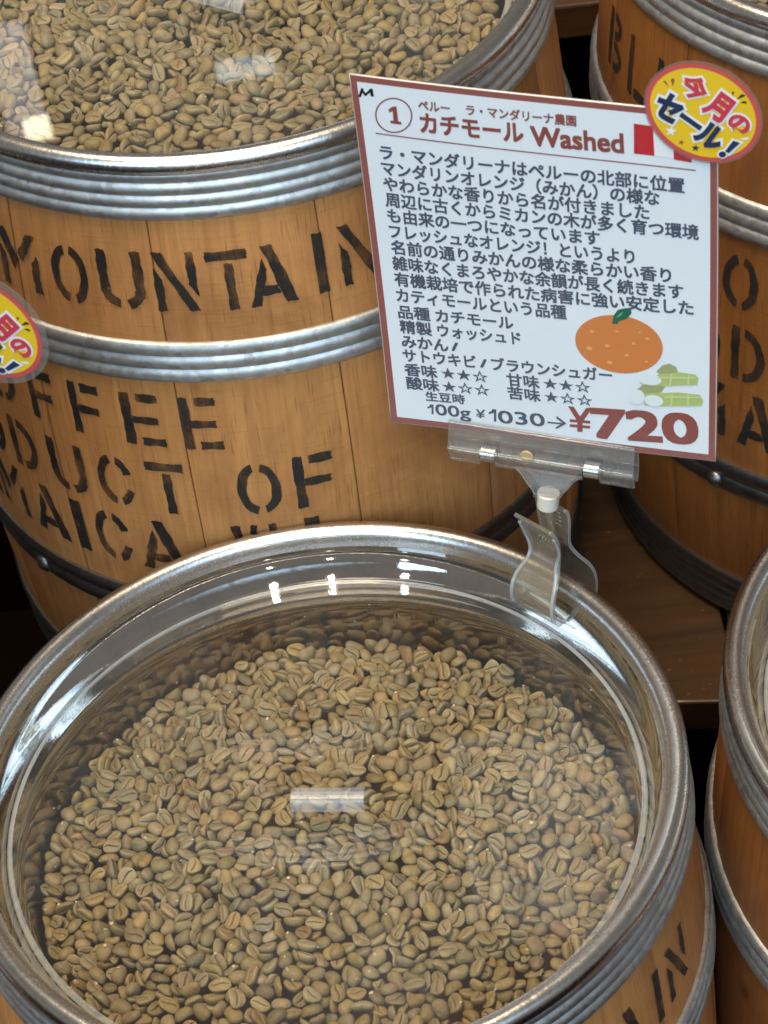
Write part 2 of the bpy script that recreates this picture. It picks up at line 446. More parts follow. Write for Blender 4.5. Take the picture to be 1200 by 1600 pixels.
def dome_nail(parent, th, h, r=.0050):
    P = [(0.0001, .0026), (.0018, .0023), (.0032, .0013), (r, 0), (r, -.001)]
    v, f = lathe(P, 20)
    rr = prof(h) + .0022
    q = Vector((math.sin(th), -math.cos(th), 0)).to_track_quat('Z', 'Y').to_matrix()
    v = [q @ Vector(p) + Vector((rr * math.sin(th), -rr * math.cos(th), H - h)) for p in v]
    return meshobj('nail', v, f, M_steel_dark, parent, True)
def rim(parent):
    P = [(.1575, .0075), (.1596, .0078), (.1606, .0055), (.1605, .0030), (.1594, .0008), (.1575, -.0007), (.1555, -.0010), (.1535, -.0004),
         (.1518, .0010), (.1506, .0032), (.1500, .0060), (.1497, .0085)]
    v, f = lathe([(r, H - h) for r, h in P][::-1], 256)
    f = [q[::-1] for q in f]
    o = meshobj('rim', v, f, M_rim, parent, True)
    P = [(.1497, .0083), (.1494, .0095), (.1488, .0120), (.1463, .0160), (.1440, .0200), (.1424, .0233), (.1408, .02635), (.1392, .0294), (.1377, .0323), (.1370, .040), (.1364, .050), (.1352, .060), (.1345, .090), (.133, .13)]
    v, f = lathe([(r, H - h) for r, h in P], 256)
    f = [q[::-1] for q in f]
    k = [(P[i % (len(P) - 1)][1] > .0322) * 1 for i in range(len(f))]
    l = meshobj('steel_liner', v, f, [M_liner_top, M_liner], parent, True, fmat=k, sharp=60)
    return o

# ---- stencil letters (unit box, y up): quads and arcs
def Q(*p): return ('q', p)
def arc(cx, cy, rx, ry, a0, a1, w): return ('a', (cx, cy, rx, ry, a0, a1, w))
OL, OR_ = arc(.5, .5, .5, .5, 102, 258, .21), arc(.5, .5, .5, .5, -78, 78, .21)
GL = {
 'I': [Q((0, 0), (1, 0), (1, 1), (0, 1))],
 'T': [Q((0, .84), (1, .84), (1, 1), (0, 1)), Q((.42, 0), (.64, 0), (.64, .79), (.42, .79))],
 'N': [Q((0, 0), (.20, 0), (.20, .54), (0, .74)), Q((.76, 0), (1, 0), (.24, 1), (0, 1)), Q((.80, .46), (1, .24), (1, 1), (.80, 1))],
 'M': [Q((0, 0), (.17, 0), (.17, .56), (0, .76)), Q((.36, .30), (.50, .50), (.22, 1), (0, 1)), Q((.50, .62), (.60, .48), (1, 1), (.80, 1)), Q((.82, 0), (1, 0), (1, .66), (.82, .50))],
 'A': [Q((.74, 0), (1, 0), (.60, 1), (.36, 1)), Q((0, 0), (.21, 0), (.43, .60), (.34, .80)), Q((.24, .17), (.66, .17), (.60, .33), (.30, .33))],
 'O': [OL, OR_],
 'U': [Q((0, .34), (.22, .34), (.22, 1), (0, 1)), arc(.5, .34, .5, .34, 180, 256, .22), Q((.78, .34), (1, .34), (1, 1), (.78, 1)), arc(.5, .34, .5, .34, 284, 360, .22)],
 'C': [OL, arc(.5, .5, .5, .5, 22, 76, .21), arc(.5, .5, .5, .5, 284, 338, .21)],
 'D': [Q((0, 0), (.24, 0), (.24, 1), (0, 1)), arc(.36, .5, .64, .5, -88, 88, .23)],
 'F': [Q((0, 0), (.25, 0), (.25, 1), (0, 1)), Q((.42, .83), (1, .83), (1, 1), (.42, 1)), Q((.25, .42), (.92, .42), (.92, .57), (.25, .57))],
 'E': [Q((0, 0), (.25, 0), (.25, 1), (0, 1)), Q((.42, .84), (.95, .84), (.95, 1), (.42, 1)), Q((.25, .42), (.90, .42), (.90, .56), (.25, .56)), Q((.42, 0), (1, 0), (1, .15), (.42, .15))],
 'L': [Q((0, 0), (.25, 0), (.25, 1), (0, 1)), Q((.38, 0), (1, 0), (1, .17), (.38, .17))],
 'B': [Q((0, 0), (.25, 0), (.25, 1), (0, 1)), arc(.40, .76, .50, .24, -85, 88, .2), arc(.40, .26, .60, .26, -88, 85, .2)],
 'R': [Q((0, 0), (.25, 0), (.25, 1), (0, 1)), arc(.40, .74, .58, .26, -85, 88, .2), Q((.74, 0), (1, 0), (.62, .46), (.38, .46))],
 'P': [Q((0, 0), (.25, 0), (.25, 1), (0, 1)), arc(.40, .72, .60, .28, -88, 88, .2)],
 'J': [Q((.70, .30), (.95, .30), (.95, 1), (.70, 1)), arc(.5, .32, .45, .32, 180, 262, .2), arc(.5, .32, .45, .32, 282, 360, .2)],
 'W': [Q((.16, 0), (.36, 0), (.20, 1), (0, 1)), Q((.40, .10), (.48, .40), (.56, 1), (.42, 1)), Q((.62, 0), (.82, 0), (.64, .8), (.52, .8)), Q((.80, .20), (.88, .20), (1, 1), (.84, 1))],
}
ROWS = [(47.5, 79, [('B', -89, -82.5), ('L', -79.3, -73), ('U', -70, -63), ('E', -60, -53.8)]),
        (47.5, 79, [('M', -41.8, -33.9), ('O', -31.3, -24.8), ('U', -22.8, -15.3), ('N', -13.6, -6.8), ('T', -5.1, 1.5), ('A', 1.0, 8.6), ('I', 11.9, 13.6), ('N', 16.1, 23.0)]),
        (127.5, 159, [('C', -61.5, -55), ('O', -52, -45.2), ('F', -41.5, -36.2), ('F', -32.7, -27.0), ('E', -23.2, -16.4), ('E', -13.3, -7)]),
        (169.5, 202.5, [('P', -76, -70), ('R', -67.5, -61.2), ('O', -58.8, -52), ('D', -49.7, -43.3), ('U', -40.3, -32.9), ('C', -30.4, -23.7), ('T', -21.1, -14.6)]),
        (169.5, 202.5, [('O', -6.2, 1.0), ('F', 3.3, 9.8)]),
        (209.5, 244, [('J', -75, -69.2), ('A', -67.2, -59.5), ('M', -58.7, -50.6), ('A', -48.2, -40.2), ('I', -38.3, -36.0), ('C', -33.7, -26.7), ('A', -25.4, -16.7)]),
        (209.5, 244, [('W', -8.4, -.8), ('I', 3.8, 6.3)])]
def stencil(parent, seed):
    r_ = random.Random(seed)
    for ht, hb, letters in ROWS:
        V, F = [], []
        for ch, a0, a1 in letters:
            jy = r_.uniform(-.5, .5)
            def put(x, y):
                th = math.radians(a0 + (a1 - a0) * x); h = (hb + jy - (hb - ht) * y) / 1000
                r = prof(h) + .00028
                return (r * math.sin(th), -r * math.cos(th), H - h)
            for kind, d in GL[ch]:
                nu, nv = 4, 14
                b = len(V)
                ph = [r_.uniform(0, 6) for _ in range(4)]
                for j in range(nv + 1):
                    f = j / nv
                    for i in range(nu + 1):
                        g = i / nu
                        if kind == 'q':
                            (x0, y0), (x1, y1), (x2, y2), (x3, y3) = d
                            x = (x0 * (1 - g) + x1 * g) * (1 - f) + (x3 * (1 - g) + x2 * g) * f
                            y = (y0 * (1 - g) + y1 * g) * (1 - f) + (y3 * (1 - g) + y2 * g) * f
                        else:
                            cx, cy, rx, ry, q0, q1, w = d
                            t = math.radians(q0 + (q1 - q0) * f)
                            # stroke keeps its breadth in letter units
                            kx, ky = rx - w * g, ry - w * .72 * g
                            x, y = cx + kx * math.cos(t), cy + ky * math.sin(t)
                        x += .012 * math.sin(9 * f + ph[0] + 2 * g) + .008 * math.sin(23 * f + ph[1])
                        y += .010 * math.sin(7 * g + ph[2] + 3 * f)
                        V.append(put(x, y))
                for j in range(nv):
                    for i in range(nu):
                        F.append((b + j * (nu + 1) + i, b + j * (nu + 1) + i + 1, b + (j + 1) * (nu + 1) + i + 1, b + (j + 1) * (nu + 1) + i))
        # face outward
        me_f = []
        for q in F:
            p = [Vector(V[k]) for k in q]
            n = (p[1] - p[0]).cross(p[2] - p[0]); c = sum(p, Vector()) / 4
            me_f.append(q if n.dot(Vector((c.x, c.y, 0))) > 0 else q[::-1])
        meshobj('stencil_word', V, me_f, M_paint, parent, True)

def barrel(loc, nrm, rotz, wood, seed, label, nail=-50):
    b = empty('coffee_barrel', loc, label, 'barrel', 'wooden barrels of coffee on the stepped display')
    q = Vector((0, 0, 1)).rotation_difference(Vector(nrm)).to_matrix() @ Matrix.Rotation(math.radians(rotz), 3, 'Z')
    b.rotation_euler = q.to_euler()
    staves(b, wood, seed)
    hoop(b, .0055, .0301, 4, M_galv)
    hoop(b, .0960, .1181, 3, M_galv, .0012, .0017)
    h3 = hoop(b, .2611, .2806, 2, M_steel_dark, .0012, .0012)
    hoop(b, .345, H - .0005, 4, M_steel_dark)
    dome_nail(h3, math.radians(nail), .2758)
    rim(b)
    stencil(b, seed)
    return b
B1 = barrel((-.0303, .7352, .0006), (-.02954, .00406, .99956), 41, M_wood_light, 3, 'barrel at the front with clear lid over green beans and price card on its rim')
B2 = barrel((-.0482, 1.0673, .2146), (-.0101, -.01935, .99976), 0, M_wood_light, 5, 'pale barrel behind the front one, stencilled MOUNTAIN, beans almost up to its rim', -50.5)
B3 = barrel((.2919, 1.0712, .2150), (.01985, -.00047, .9998), 5.2, M_wood_red, 8, 'dark reddish barrel behind the price card, on the step at the upper right', -52.4)
B4 = barrel((.3007, .7464, .0), (0, 0, 1), 100, M_wood_red, 13, 'barrel cut off by the right edge, beside the front barrel, with no lettering showing', 60)

# ------------------------------------------------------------------ acrylic lids with handle
def lid(b, label, rot):
    o = empty('barrel_lid', (0, 0, 0), label, 'lid', 'clear lids on the barrels')
    R, t = .1420, .0024
    P = [(.0005, t), (.07, t), (R - .006, t), (R - .0026, t), (R - .0022, t), (R - .0009, t - .0003), (R - .0002, t - .0009), (R, t * .5), (R - .0004, .0005), (R - .0012, 0), (R - .0016, 0), (R - .006, 0), (.0005, 0)]
    v, f = lathe(P, 256)
    n = len(P)
    fm = [0 if (k % (n - 1)) in (0, 1, 2, n - 2, n - 3) else 1 for k in range(len(f))]
    meshobj('disc', v, f, [M_acryl, M_edge], o, True, fmat=fm, sharp=9)
    # handle: arched clear strip
    Lh, wh, hh, th = .0326, .0058, .0066, .0016
    prof_o = [(wh * math.cos(a), hh * math.sin(a) ** .8 if math.sin(a) > 0 else 0) for a in np.linspace(0, math.pi, 15)]
    prof_i = [((wh - th) * math.cos(a), (hh - th) * (math.sin(a) ** .8 if math.sin(a) > 0 else 0)) for a in np.linspace(math.pi, 0, 15)]
    ring = prof_o + prof_i
    V, F = [], []
    for x in (-Lh / 2, Lh / 2):
        for y, z in ring: V.append((x, y, z + t + .0002))
    m = len(ring)
    for k in range(m): F.append((k, (k + 1) % m, m + (k + 1) % m, m + k))
    for k in range(14):
        F.append((k, k + 1, m - 2 - k, m - 1 - k)); F.append((m + k + 1, m + k, m + m - 1 - k, m + m - 2 - k))
    h = meshobj('handle', V, F, M_handle, o, True, sharp=40)
    h.rotation_euler = (0, 0, math.radians(rot))
    h.location = (.0020, .0, 0)
    M = b.matrix_basis if False else (Matrix.Translation(b.location) @ b.rotation_euler.to_matrix().to_4x4())
    o.matrix_world = M @ Matrix.Translation((0, 0, H - .0245)) @ Matrix.Rotation(-b.rotation_euler.z, 4, 'Z')
    return o
lid(B1, 'round clear lid lying in the front barrel under the price card', -9.7)
lid(B2, 'round clear lid on the barrel behind, cut off by the top edge', -36)
lid(B3, 'round clear lid on the dark barrel at the top right corner', 20)
lid(B4, 'round clear lid on the barrel at the right edge', 40)

# ------------------------------------------------------------------ coffee beans
def bean_mesh(L,W,T,bend=0.0,scurve=0.0,asym=0.0,peab=0.0,rows=15,seed=0,groove=1.0,cup=0.0,lump=1.0):
    """unroasted bean lying flat-side up: x = length, flat face +z"""
    rng=np.random.RandomState(seed)
    # section angles: dense at +90deg (groove side)
    g=[0,.035,.075,.12,.19,.28,.40,.52,.66,.80,.93,1.0]
    # s from 0 (groove centre) ->1 (edge) on the flat side, then round back
    flat=np.array([0,.05,.11,.18,.32,.5,.7,.86,.96])
    V=[];C=[];E=[]
    ts=-np.cos(np.linspace(0,math.pi,rows+2))[1:-1]
    ts=np.sign(ts)*np.abs(ts)**.95
    back=np.linspace(0,math.pi,11)[1:-1]
    lum=rng.uniform(-1,1,6)
    for t in ts:
        w=W/2*(1-abs(t)**2.25)**.52*(1+asym*t)
        h=T*(1-abs(t)**2.4)**.5
        gy=scurve*W*math.sin(t*2.6)*.10
        env=max(0,1-(abs(t)/.93)**6)
        ring=[];cr=[]
        fl=np.concatenate([-flat[::-1],flat[1:]])
        for s in fl:
            gd=math.exp(-(abs(s)/.065)**2)*groove*env
            dome=(.17+.10*peab)*(1-abs(s)**1.8)-.09*math.exp(-(s/.20)**2)*env
            if abs(s)>.86: dome-= .06*((abs(s)-.86)/.1)
            z=h*(dome*1.0-.34*gd)-cup*T*(t*t)*.5
            y=w*s+gy*(1-abs(s))
            ring.append((t*L/2,y,z));cr.append(gd);E.append(math.exp(-((abs(s)-.88)/.10)**2)+.35*math.exp(-((abs(s)-.15)/.07)**2))
        for b in back:
            c,s_=math.cos(b),math.sin(b)
            y=w*math.copysign(abs(c)**.85,c);z=-h*.80*abs(s_)**.9-.03*T
            ring.append((t*L/2,y,z));cr.append(0.);E.append(0.)
        V+=ring;C+=cr
    n=len(ring)
    V.append((-L/2,0,-.22*T*.5));V.append((L/2,0,-.22*T*.5));C+=[0,0];E+=[0,0]
    V=np.array(V)
    # lumps and bend
    x=V[:,0]/L
    V[:,2]+=lump*T*.06*np.sin(x*5+lum[0]*3)*np.sin(V[:,1]/W*4+lum[1]*3)+(lump-1)*T*.05*np.sin(x*13+lum[3]*3)*np.sin(V[:,1]/W*9+lum[5]*3)
    V[:,1]+=lump*W*.05*np.sin(x*6+lum[2]*3)
    V[:,2]-=bend*T*(x*2)**2
    V[:,1]+=lum[4]*W*.10*(x*2)**2
    F=[]
    R=len(ts)
    for i in range(R-1):
        for j in range(n):
            k=(j+1)%n
            F.append((i*n+j,i*n+k,(i+1)*n+k,(i+1)*n+j))
    a=R*n
    T3=[]
    for j in range(n):
        k=(j+1)%n
        T3.append((a,k,j));T3.append((a+1,(R-1)*n+j,(R-1)*n+k))
    V[:,2]+=.28*T
    return V,F,T3,np.array(C),np.array(E)
VARS=[dict(L=10.2,W=7.6,T=4.6,scurve=1,asym=.05),dict(L=9.6,W=7.4,T=4.4,scurve=-1,asym=-.08,bend=.08),
 dict(L=10.8,W=7.2,T=4.3,scurve=.6,asym=.1,bend=.2),dict(L=9.2,W=7.0,T=4.5,scurve=-.6,groove=.8),
 dict(L=10.0,W=6.8,T=4.8,scurve=.3,peab=1.0,groove=.9),dict(L=9.8,W=7.9,T=4.0,scurve=1.2,asym=-.1,cup=.15,groove=1.1),
 dict(L=8.6,W=6.6,T=4.1,scurve=-.9,asym=.06),dict(L=10.5,W=7.7,T=4.2,scurve=-.4,asym=-.05,bend=.28),
 dict(L=9.4,W=7.3,T=2.9,scurve=.9,asym=.12,bend=.35,cup=.3,lump=2.4),dict(L=8.4,W=5.4,T=3.4,scurve=.2,asym=.2,bend=.3,groove=.6,lump=3.0),
 dict(L=6.4,W=5.6,T=3.2,scurve=.4,asym=.3,groove=.5,lump=3.2),dict(L=9.9,W=8.2,T=3.7,scurve=-1.1,asym=.02,cup=.2,lump=1.6)]

# resting places of the beans: x y z in tenths of a millimetre, turn as four numbers, shape, size in percent
BEAN_DATA = [
526, -991, -70, 14, -48, -80, 30, 6, 99, 397, -959, -40, 21, -44, -80, -33, 0, 95, 339, -953, -63, 16, 59, -74, -25, 3, 99, 192, -932, -55, 45, 48, 45, 58, 6, 90, 462, -925, -60, 61, 20, -17, -73, 0, 99, 557, -914, -58, 78, -15, 20, 56, 3, 92,
69, -895, -23, 3, 6, 36, 92, 7, 97, -300, -898, -19, 16, -29, 91, -19, 0, 99, 280, -931, -80, 13, 55, -68, 45, 0, 91, 605, -916, -76, 47, 18, -22, -82, 11, 93, -147, -884, -26, 36, 90, 22, 4, 0, 100, 216, -880, -32, 27, -12, -7, -94, 8, 97,
291, -883, -47, 23, -93, 20, 17, 8, 91, 131, -903, -67, 41, 8, 22, 87, 1, 96, 0, -877, -43, 6, -90, -41, 0, 3, 97, 664, -896, -86, 1, -97, 13, -17, 2, 90, -234, -874, -43, 97, -20, 0, -3, 7, 93, 678, -860, -56, 33, 88, 29, -3, 2, 98,
493, -906, -104, 4, 38, 91, -5, 5, 99, 394, -846, -36, 61, -15, -7, 76, 1, 91, 298, -828, -19, 96, -10, -16, -15, 2, 98, -31, -829, -10, 67, 4, 13, -72, 0, 83, -143, -826, -4, 91, 3, 18, -34, 3, 96, 183, -829, -22, 13, 18, 93, -25, 3, 94,
49, -833, -23, 98, -6, 9, 5, 5, 89, 560, -849, -58, 28, 11, 76, 56, 11, 78, 132, -849, -47, 19, 91, -25, -24, 2, 80, -409, -858, -46, 65, 14, 25, 69, 1, 89, 515, -864, -83, 91, -13, 28, 24, 3, 87, 368, -860, -80, 10, 85, 41, -27, 7, 96,
453, -840, -60, 2, -33, 86, -35, 0, 96, 727, -854, -85, 20, -24, 18, 92, 2, 88, -480, -842, -36, 3, -32, -93, -2, 11, 95, -278, -823, -35, 28, 93, -15, 10, 0, 93, -48, -841, -62, 18, 69, -37, -58, 11, 97, -184, -816, -30, 30, -14, 13, -92, 2, 89,
-364, -815, -34, 22, 9, -11, 95, 4, 92, 621, -836, -88, 87, -17, 20, 39, 4, 92, -461, -784, -5, 67, 16, 8, 71, 7, 98, 340, -796, -50, 75, -14, -13, 61, 2, 99, 663, -797, -62, 17, -12, 96, -11, 8, 99, 47, -757, 0, 9, 72, -66, -15, 3, 98,
-106, -779, -20, 6, -94, 26, -14, 0, 92, 223, -784, -35, 10, -43, -85, -23, 2, 91, -93, -814, -64, 27, 32, -89, 7, 1, 98, 572, -770, -34, 85, -24, -21, 40, 2, 98, 287, -774, -32, 7, 15, -98, -3, 9, 89, 144, -787, -46, 18, -31, 25, -89, 10, 97,
403, -791, -59, 70, 4, -14, 69, 7, 84, -620, -806, -46, 18, 33, 85, 34, 7, 91, 603, -787, -62, 39, -46, -11, 78, 2, 95, -538, -800, -47, 51, 10, -72, -43, 1, 93, -220, -755, -9, 29, 0, 16, 93, 1, 92, 489, -773, -52, 1, 96, 20, 12, 2, 94,
-43, -749, -11, 17, -59, -78, -6, 6, 99, -341, -761, -17, 12, 14, 97, 10, 0, 88, 814, -798, -94, 18, 23, 91, -27, 8, 98, -282, -748, -14, 37, -67, 39, -49, 11, 94, 115, -732, -16, 27, 87, -39, 2, 0, 89, -698, -789, -58, 1, -34, 90, -23, 0, 91,
758, -767, -77, 65, -40, -5, -63, 1, 98, 419, -736, -33, 30, -9, -78, 53, 4, 85, -213, -707, 16, 2, 21, 97, -3, 0, 96, 823, -757, -71, 13, 76, -54, 30, 3, 100, 92, -752, -48, 2, 59, 76, -25, 2, 97, -169, -731, -18, 44, 6, 78, 42, 9, 97,
-423, -736, -29, 56, -67, 13, -45, 5, 100, 523, -709, -28, 10, -98, -6, 3, 3, 98, 265, -702, -17, 81, -50, 27, -3, 1, 95, -118, -711, -19, 11, -3, 88, 43, 4, 92, 25, -716, -29, 14, 59, -77, -10, 5, 92, 317, -727, -51, 26, 17, 92, -18, 1, 92,
627, -731, -71, 10, -93, -29, -17, 10, 91, -562, -740, -45, 5, -5, -29, -94, 0, 96, 179, -707, -38, 8, 60, -73, 29, 2, 83, -482, -738, -56, 81, 15, 34, 44, 4, 100, -391, -681, 3, 85, -14, -24, 43, 2, 93, -927, -760, -70, 18, -6, 96, -15, 2, 88,
455, -672, -19, 7, -8, 1, -98, 11, 91, -651, -734, -57, 20, 10, 74, -62, 1, 91, -532, -696, -19, 98, 5, -7, -12, 2, 97, 963, -712, -83, 42, 52, -8, 73, 4, 90, -305, -700, -33, 68, 61, 34, 18, 8, 95, -761, -735, -59, 92, 1, 20, -30, 0, 96,
470, -698, -55, 97, -8, 13, -15, 2, 88, 152, -666, -11, 19, -37, 88, 19, 7, 93, 832, -682, -49, 9, -38, -91, -5, 11, 99, 591, -692, -53, 42, 3, -5, 90, 6, 90, -657, -694, -24, 13, -20, 69, 67, 7, 90, 904, -702, -82, 67, -30, -13, -65, 2, 82,
-149, -635, 21, 79, -42, 2, -43, 5, 99, -158, -662, -9, 29, -19, -17, -91, 1, 88, 61, -664, -19, 34, 20, 75, 50, 7, 92, 727, -698, -78, 41, -5, -21, 87, 6, 85, -17, -660, -16, 56, -13, -25, -77, 7, 93, 299, -651, -15, 7, 85, 41, -29, 5, 94,
-14, -625, 20, 13, -83, -50, 15, 6, 94, 780, -707, -95, 79, -25, -24, -49, 8, 81, 629, -639, -17, 84, -7, -6, -52, 11, 94, 907, -673, -63, 37, 91, -9, 2, 6, 99, 385, -690, -68, 2, 6, -96, 22, 5, 98, 409, -665, -43, 22, 49, -75, 35, 10, 92,
-816, -729, -78, 93, 0, 22, 27, 2, 96, 231, -655, -31, 79, -7, 46, -38, 8, 96, -452, -662, -21, 10, -12, -97, -14, 1, 92, -344, -672, -42, 25, 53, -79, -11, 7, 93, -240, -625, 6, 1, -84, -52, -5, 1, 90, 353, -618, -5, 64, -11, -23, 71, 0, 89,
652, -680, -83, 13, -2, -45, -87, 1, 90, 325, -665, -61, 30, 10, -39, -85, 5, 97, 645, -646, -50, 46, 12, -6, -87, 0, 84, 94, -628, -14, 17, -21, 19, 93, 4, 88, -307, -632, -10, 49, 1, -32, -80, 2, 100, 997, -675, -98, 76, -2, -41, 49, 0, 97,
789, -669, -86, 15, 83, -50, 12, 2, 82, -862, -685, -57, 97, -16, -5, -11, 11, 89, -722, -670, -45, 54, -39, 10, -73, 5, 86, -95, -633, -22, 73, -29, 19, -57, 0, 95, -609, -649, -26, 94, 13, -28, -6, 5, 84, 507, -637, -50, 41, 85, -31, -5, 5, 85,
-141, -583, 27, 7, 11, 20, 96, 4, 93, -49, -604, -9, 7, 71, 68, -10, 2, 93, -1090, -681, -65, 47, 19, 34, 78, 3, 98, -557, -621, -17, 80, 47, -7, -32, 0, 100, -389, -613, -13, 8, 0, -94, -30, 2, 94, 1029, -632, -77, 3, -43, -43, 78, 6, 98,
-891, -700, -96, 54, -17, 27, 77, 3, 100, -683, -638, -33, 61, -2, 15, -76, 11, 94, 89, -574, 14, 38, 9, 16, 90, 8, 100, -971, -691, -84, 12, -97, 16, 2, 7, 99, 411, -606, -33, 38, 91, 6, 3, 0, 99, 765, -618, -59, 83, 47, -22, -14, 7, 91,
28, -596, -13, 97, -11, -17, -6, 4, 85, 543, -594, -28, 90, -24, -5, 32, 0, 92, -327, -589, 0, 74, -42, -17, -48, 5, 85, -714, -677, -92, 81, -13, 30, 47, 0, 95, 577, -613, -61, 10, 96, 11, 18, 0, 98, -773, -647, -60, 34, 82, -41, -12, 5, 88,
691, -588, -38, 94, 4, -13, -27, 2, 90, 859, -596, -52, 16, 85, 48, -2, 6, 96, 255, -558, 7, 84, 0, -20, 49, 6, 89, 688, -620, -75, 65, -18, -8, 72, 5, 100, 154, -541, 27, 11, -7, 96, -18, 4, 91, -187, -597, -24, 41, 26, 44, 75, 0, 84,
228, -581, -23, 73, -20, 7, -63, 5, 82, 457, -562, -9, 73, -20, -6, 64, 0, 91, 278, -581, -27, 22, -55, -3, 80, 7, 93, -484, -617, -43, 54, 79, -6, 25, 7, 90, -78, -560, 7, 20, 27, 92, -11, 1, 86, 947, -598, -73, 17, -31, -92, -3, 2, 93,
-1056, -643, -66, 57, 72, -26, -25, 0, 99, 158, -564, -17, 21, 11, -9, -96, 4, 96, -1025, -684, -116, 27, 17, 21, 91, 11, 96, 1069, -589, -73, 33, -17, 18, 90, 1, 97, -314, -550, 9, 4, -15, 26, 94, 1, 88, 482, -576, -45, 21, -36, 89, -3, 1, 79,
-533, -575, -16, 55, 40, 30, -65, 0, 93, -916, -649, -91, 36, -12, 38, 83, 8, 89, 384, -537, -5, 89, -33, 0, -29, 3, 90, 611, -556, -37, 5, 95, -22, 16, 3, 96, -424, -570, -22, 35, 8, -92, -9, 0, 90, -21, -524, 15, 44, -80, 39, -7, 0, 98,
-203, -532, 7, 33, 78, -40, -32, 7, 95, -377, -548, -8, 83, -5, 35, -40, 11, 83, -692, -577, -31, 11, 57, -32, 74, 9, 86, 830, -548, -45, 44, 82, 26, -19, 11, 84, -800, -593, -49, 2, -32, -82, 45, 7, 96, 322, -547, -33, 4, -88, 21, -39, 3, 96,
-250, -542, -11, 36, 79, 46, 9, 4, 91, -633, -544, -5, 7, 94, 29, 13, 2, 92, -641, -583, -49, 81, -38, 16, -40, 3, 89, -1124, -645, -105, 86, -14, 35, 31, 1, 91, 798, -567, -77, 20, 97, -3, 8, 3, 90, -153, -505, 17, 84, 3, -16, -49, 0, 88,
748, -535, -44, 42, 51, -74, -4, 1, 100, -584, -559, -33, 5, 72, -60, -31, 11, 91, -916, -608, -81, 38, -83, -4, 39, 3, 91, 138, -485, 21, 1, -38, 88, 23, 7, 89, 206, -501, 1, 19, 69, 39, 56, 4, 98, 511, -510, -19, 92, 19, -13, 30, 5, 89,
-258, -488, 27, 28, -68, -50, 43, 8, 94, -750, -561, -44, 36, 24, 88, -16, 0, 84, -836, -596, -81, 14, 62, 71, -27, 3, 86, 996, -554, -88, 68, -8, -9, -71, 7, 91, 751, -487, -9, 87, -11, 2, -45, 3, 100, 288, -483, 8, 14, -57, 69, -41, 2, 95,
-109, -509, -11, 90, -31, -4, 26, 3, 83, -1172, -597, -83, 7, -92, 12, 34, 0, 89, -492, -536, -36, 75, 29, -36, -45, 1, 95, 408, -471, 9, 25, -59, -75, -10, 1, 96, 315, -499, -23, 50, 80, -10, 27, 6, 92, 899, -526, -72, 31, 52, -78, -6, 5, 86,
1108, -534, -87, 25, 88, -27, 26, 4, 87, -301, -487, 6, 5, 42, -86, 24, 5, 88, -461, -502, -6, 32, 40, -84, 12, 1, 99, 46, -485, -3, 21, 47, 74, 40, 7, 95, 577, -489, -25, 11, -80, -55, -16, 1, 98, -362, -484, 6, 45, 53, -70, -11, 0, 89,
-965, -601, -106, 21, -66, -39, 60, 3, 96, -100, -463, 17, 98, 10, 4, -4, 4, 91, -411, -476, 10, 7, 46, 6, 87, 6, 99, 994, -502, -63, 5, -89, -42, 7, 2, 94, 685, -512, -66, 57, -30, -5, 75, 7, 94, -1093, -571, -80, 87, -10, 10, -45, 3, 86,
-16, -460, 7, 43, 47, 2, 76, 3, 98, -853, -547, -65, 12, -55, 57, -58, 3, 90, 674, -485, -43, 15, -36, 85, -33, 1, 96, -536, -497, -23, 50, -55, -53, 37, 2, 97, 1057, -502, -78, 16, -69, 66, -21, 11, 91, 824, -495, -66, 2, -93, -20, -29, 3, 96,
-716, -518, -45, 33, 18, 55, 73, 0, 85, -191, -439, 26, 25, -10, 45, 84, 0, 98, 615, -477, -46, 54, 35, -13, -74, 7, 88, -935, -555, -87, 60, 37, 37, 59, 1, 80, -1028, -568, -100, 27, 83, -40, 25, 0, 91, -849, -503, -34, 33, -22, -14, -89, 0, 85,
247, -458, -19, 28, -50, -78, -21, 2, 93, -323, -435, 22, 8, 11, 19, -96, 1, 92, -978, -527, -64, 0, 60, -77, -17, 0, 89, -593, -487, -32, 5, 24, 39, 88, 6, 98, 780, -469, -53, 30, 55, 75, 13, 1, 88, -660, -486, -30, 15, 92, -28, -18, 0, 83,
472, -459, -36, 64, -24, 72, -3, 3, 100, 917, -451, -42, 3, 16, 98, 3, 4, 97, -788, -519, -69, 85, -36, 25, 26, 0, 84, 950, -486, -86, 16, 84, -45, -21, 5, 92, -577, -444, 3, 9, 81, 55, -12, 4, 97, -497, -443, 1, 91, -8, 38, 4, 3, 93,
89, -407, 23, 6, 14, -97, -16, 8, 91, 323, -454, -38, 26, -35, 76, 46, 2, 93, -885, -541, -102, 69, -27, 27, -59, 0, 94, -1070, -513, -68, 34, 80, -38, -27, 4, 95, 159, -411, 7, 37, -36, -13, 84, 1, 91, 385, -407, 3, 73, 9, 25, -62, 4, 93,
326, -394, 13, 26, -77, 54, -20, 7, 93, -1198, -557, -122, 67, -58, 28, -35, 5, 92, -783, -485, -57, 43, 67, -55, 22, 1, 88, -814, -456, -25, 97, -7, -1, -20, 5, 80, 441, -402, -3, 10, 49, 1, -86, 0, 95, -401, -411, 8, 56, -57, 57, -16, 1, 97,
-1152, -529, -101, 40, 36, -82, 12, 7, 91, -88, -404, 2, 38, -25, -53, 70, 2, 99, 264, -391, 6, 3, -91, -38, 3, 6, 82, -998, -513, -92, 29, 11, -13, 93, 5, 92, -623, -423, -4, 73, 44, 22, 45, 8, 94, -281, -401, 9, 4, 14, 98, -1, 9, 87,
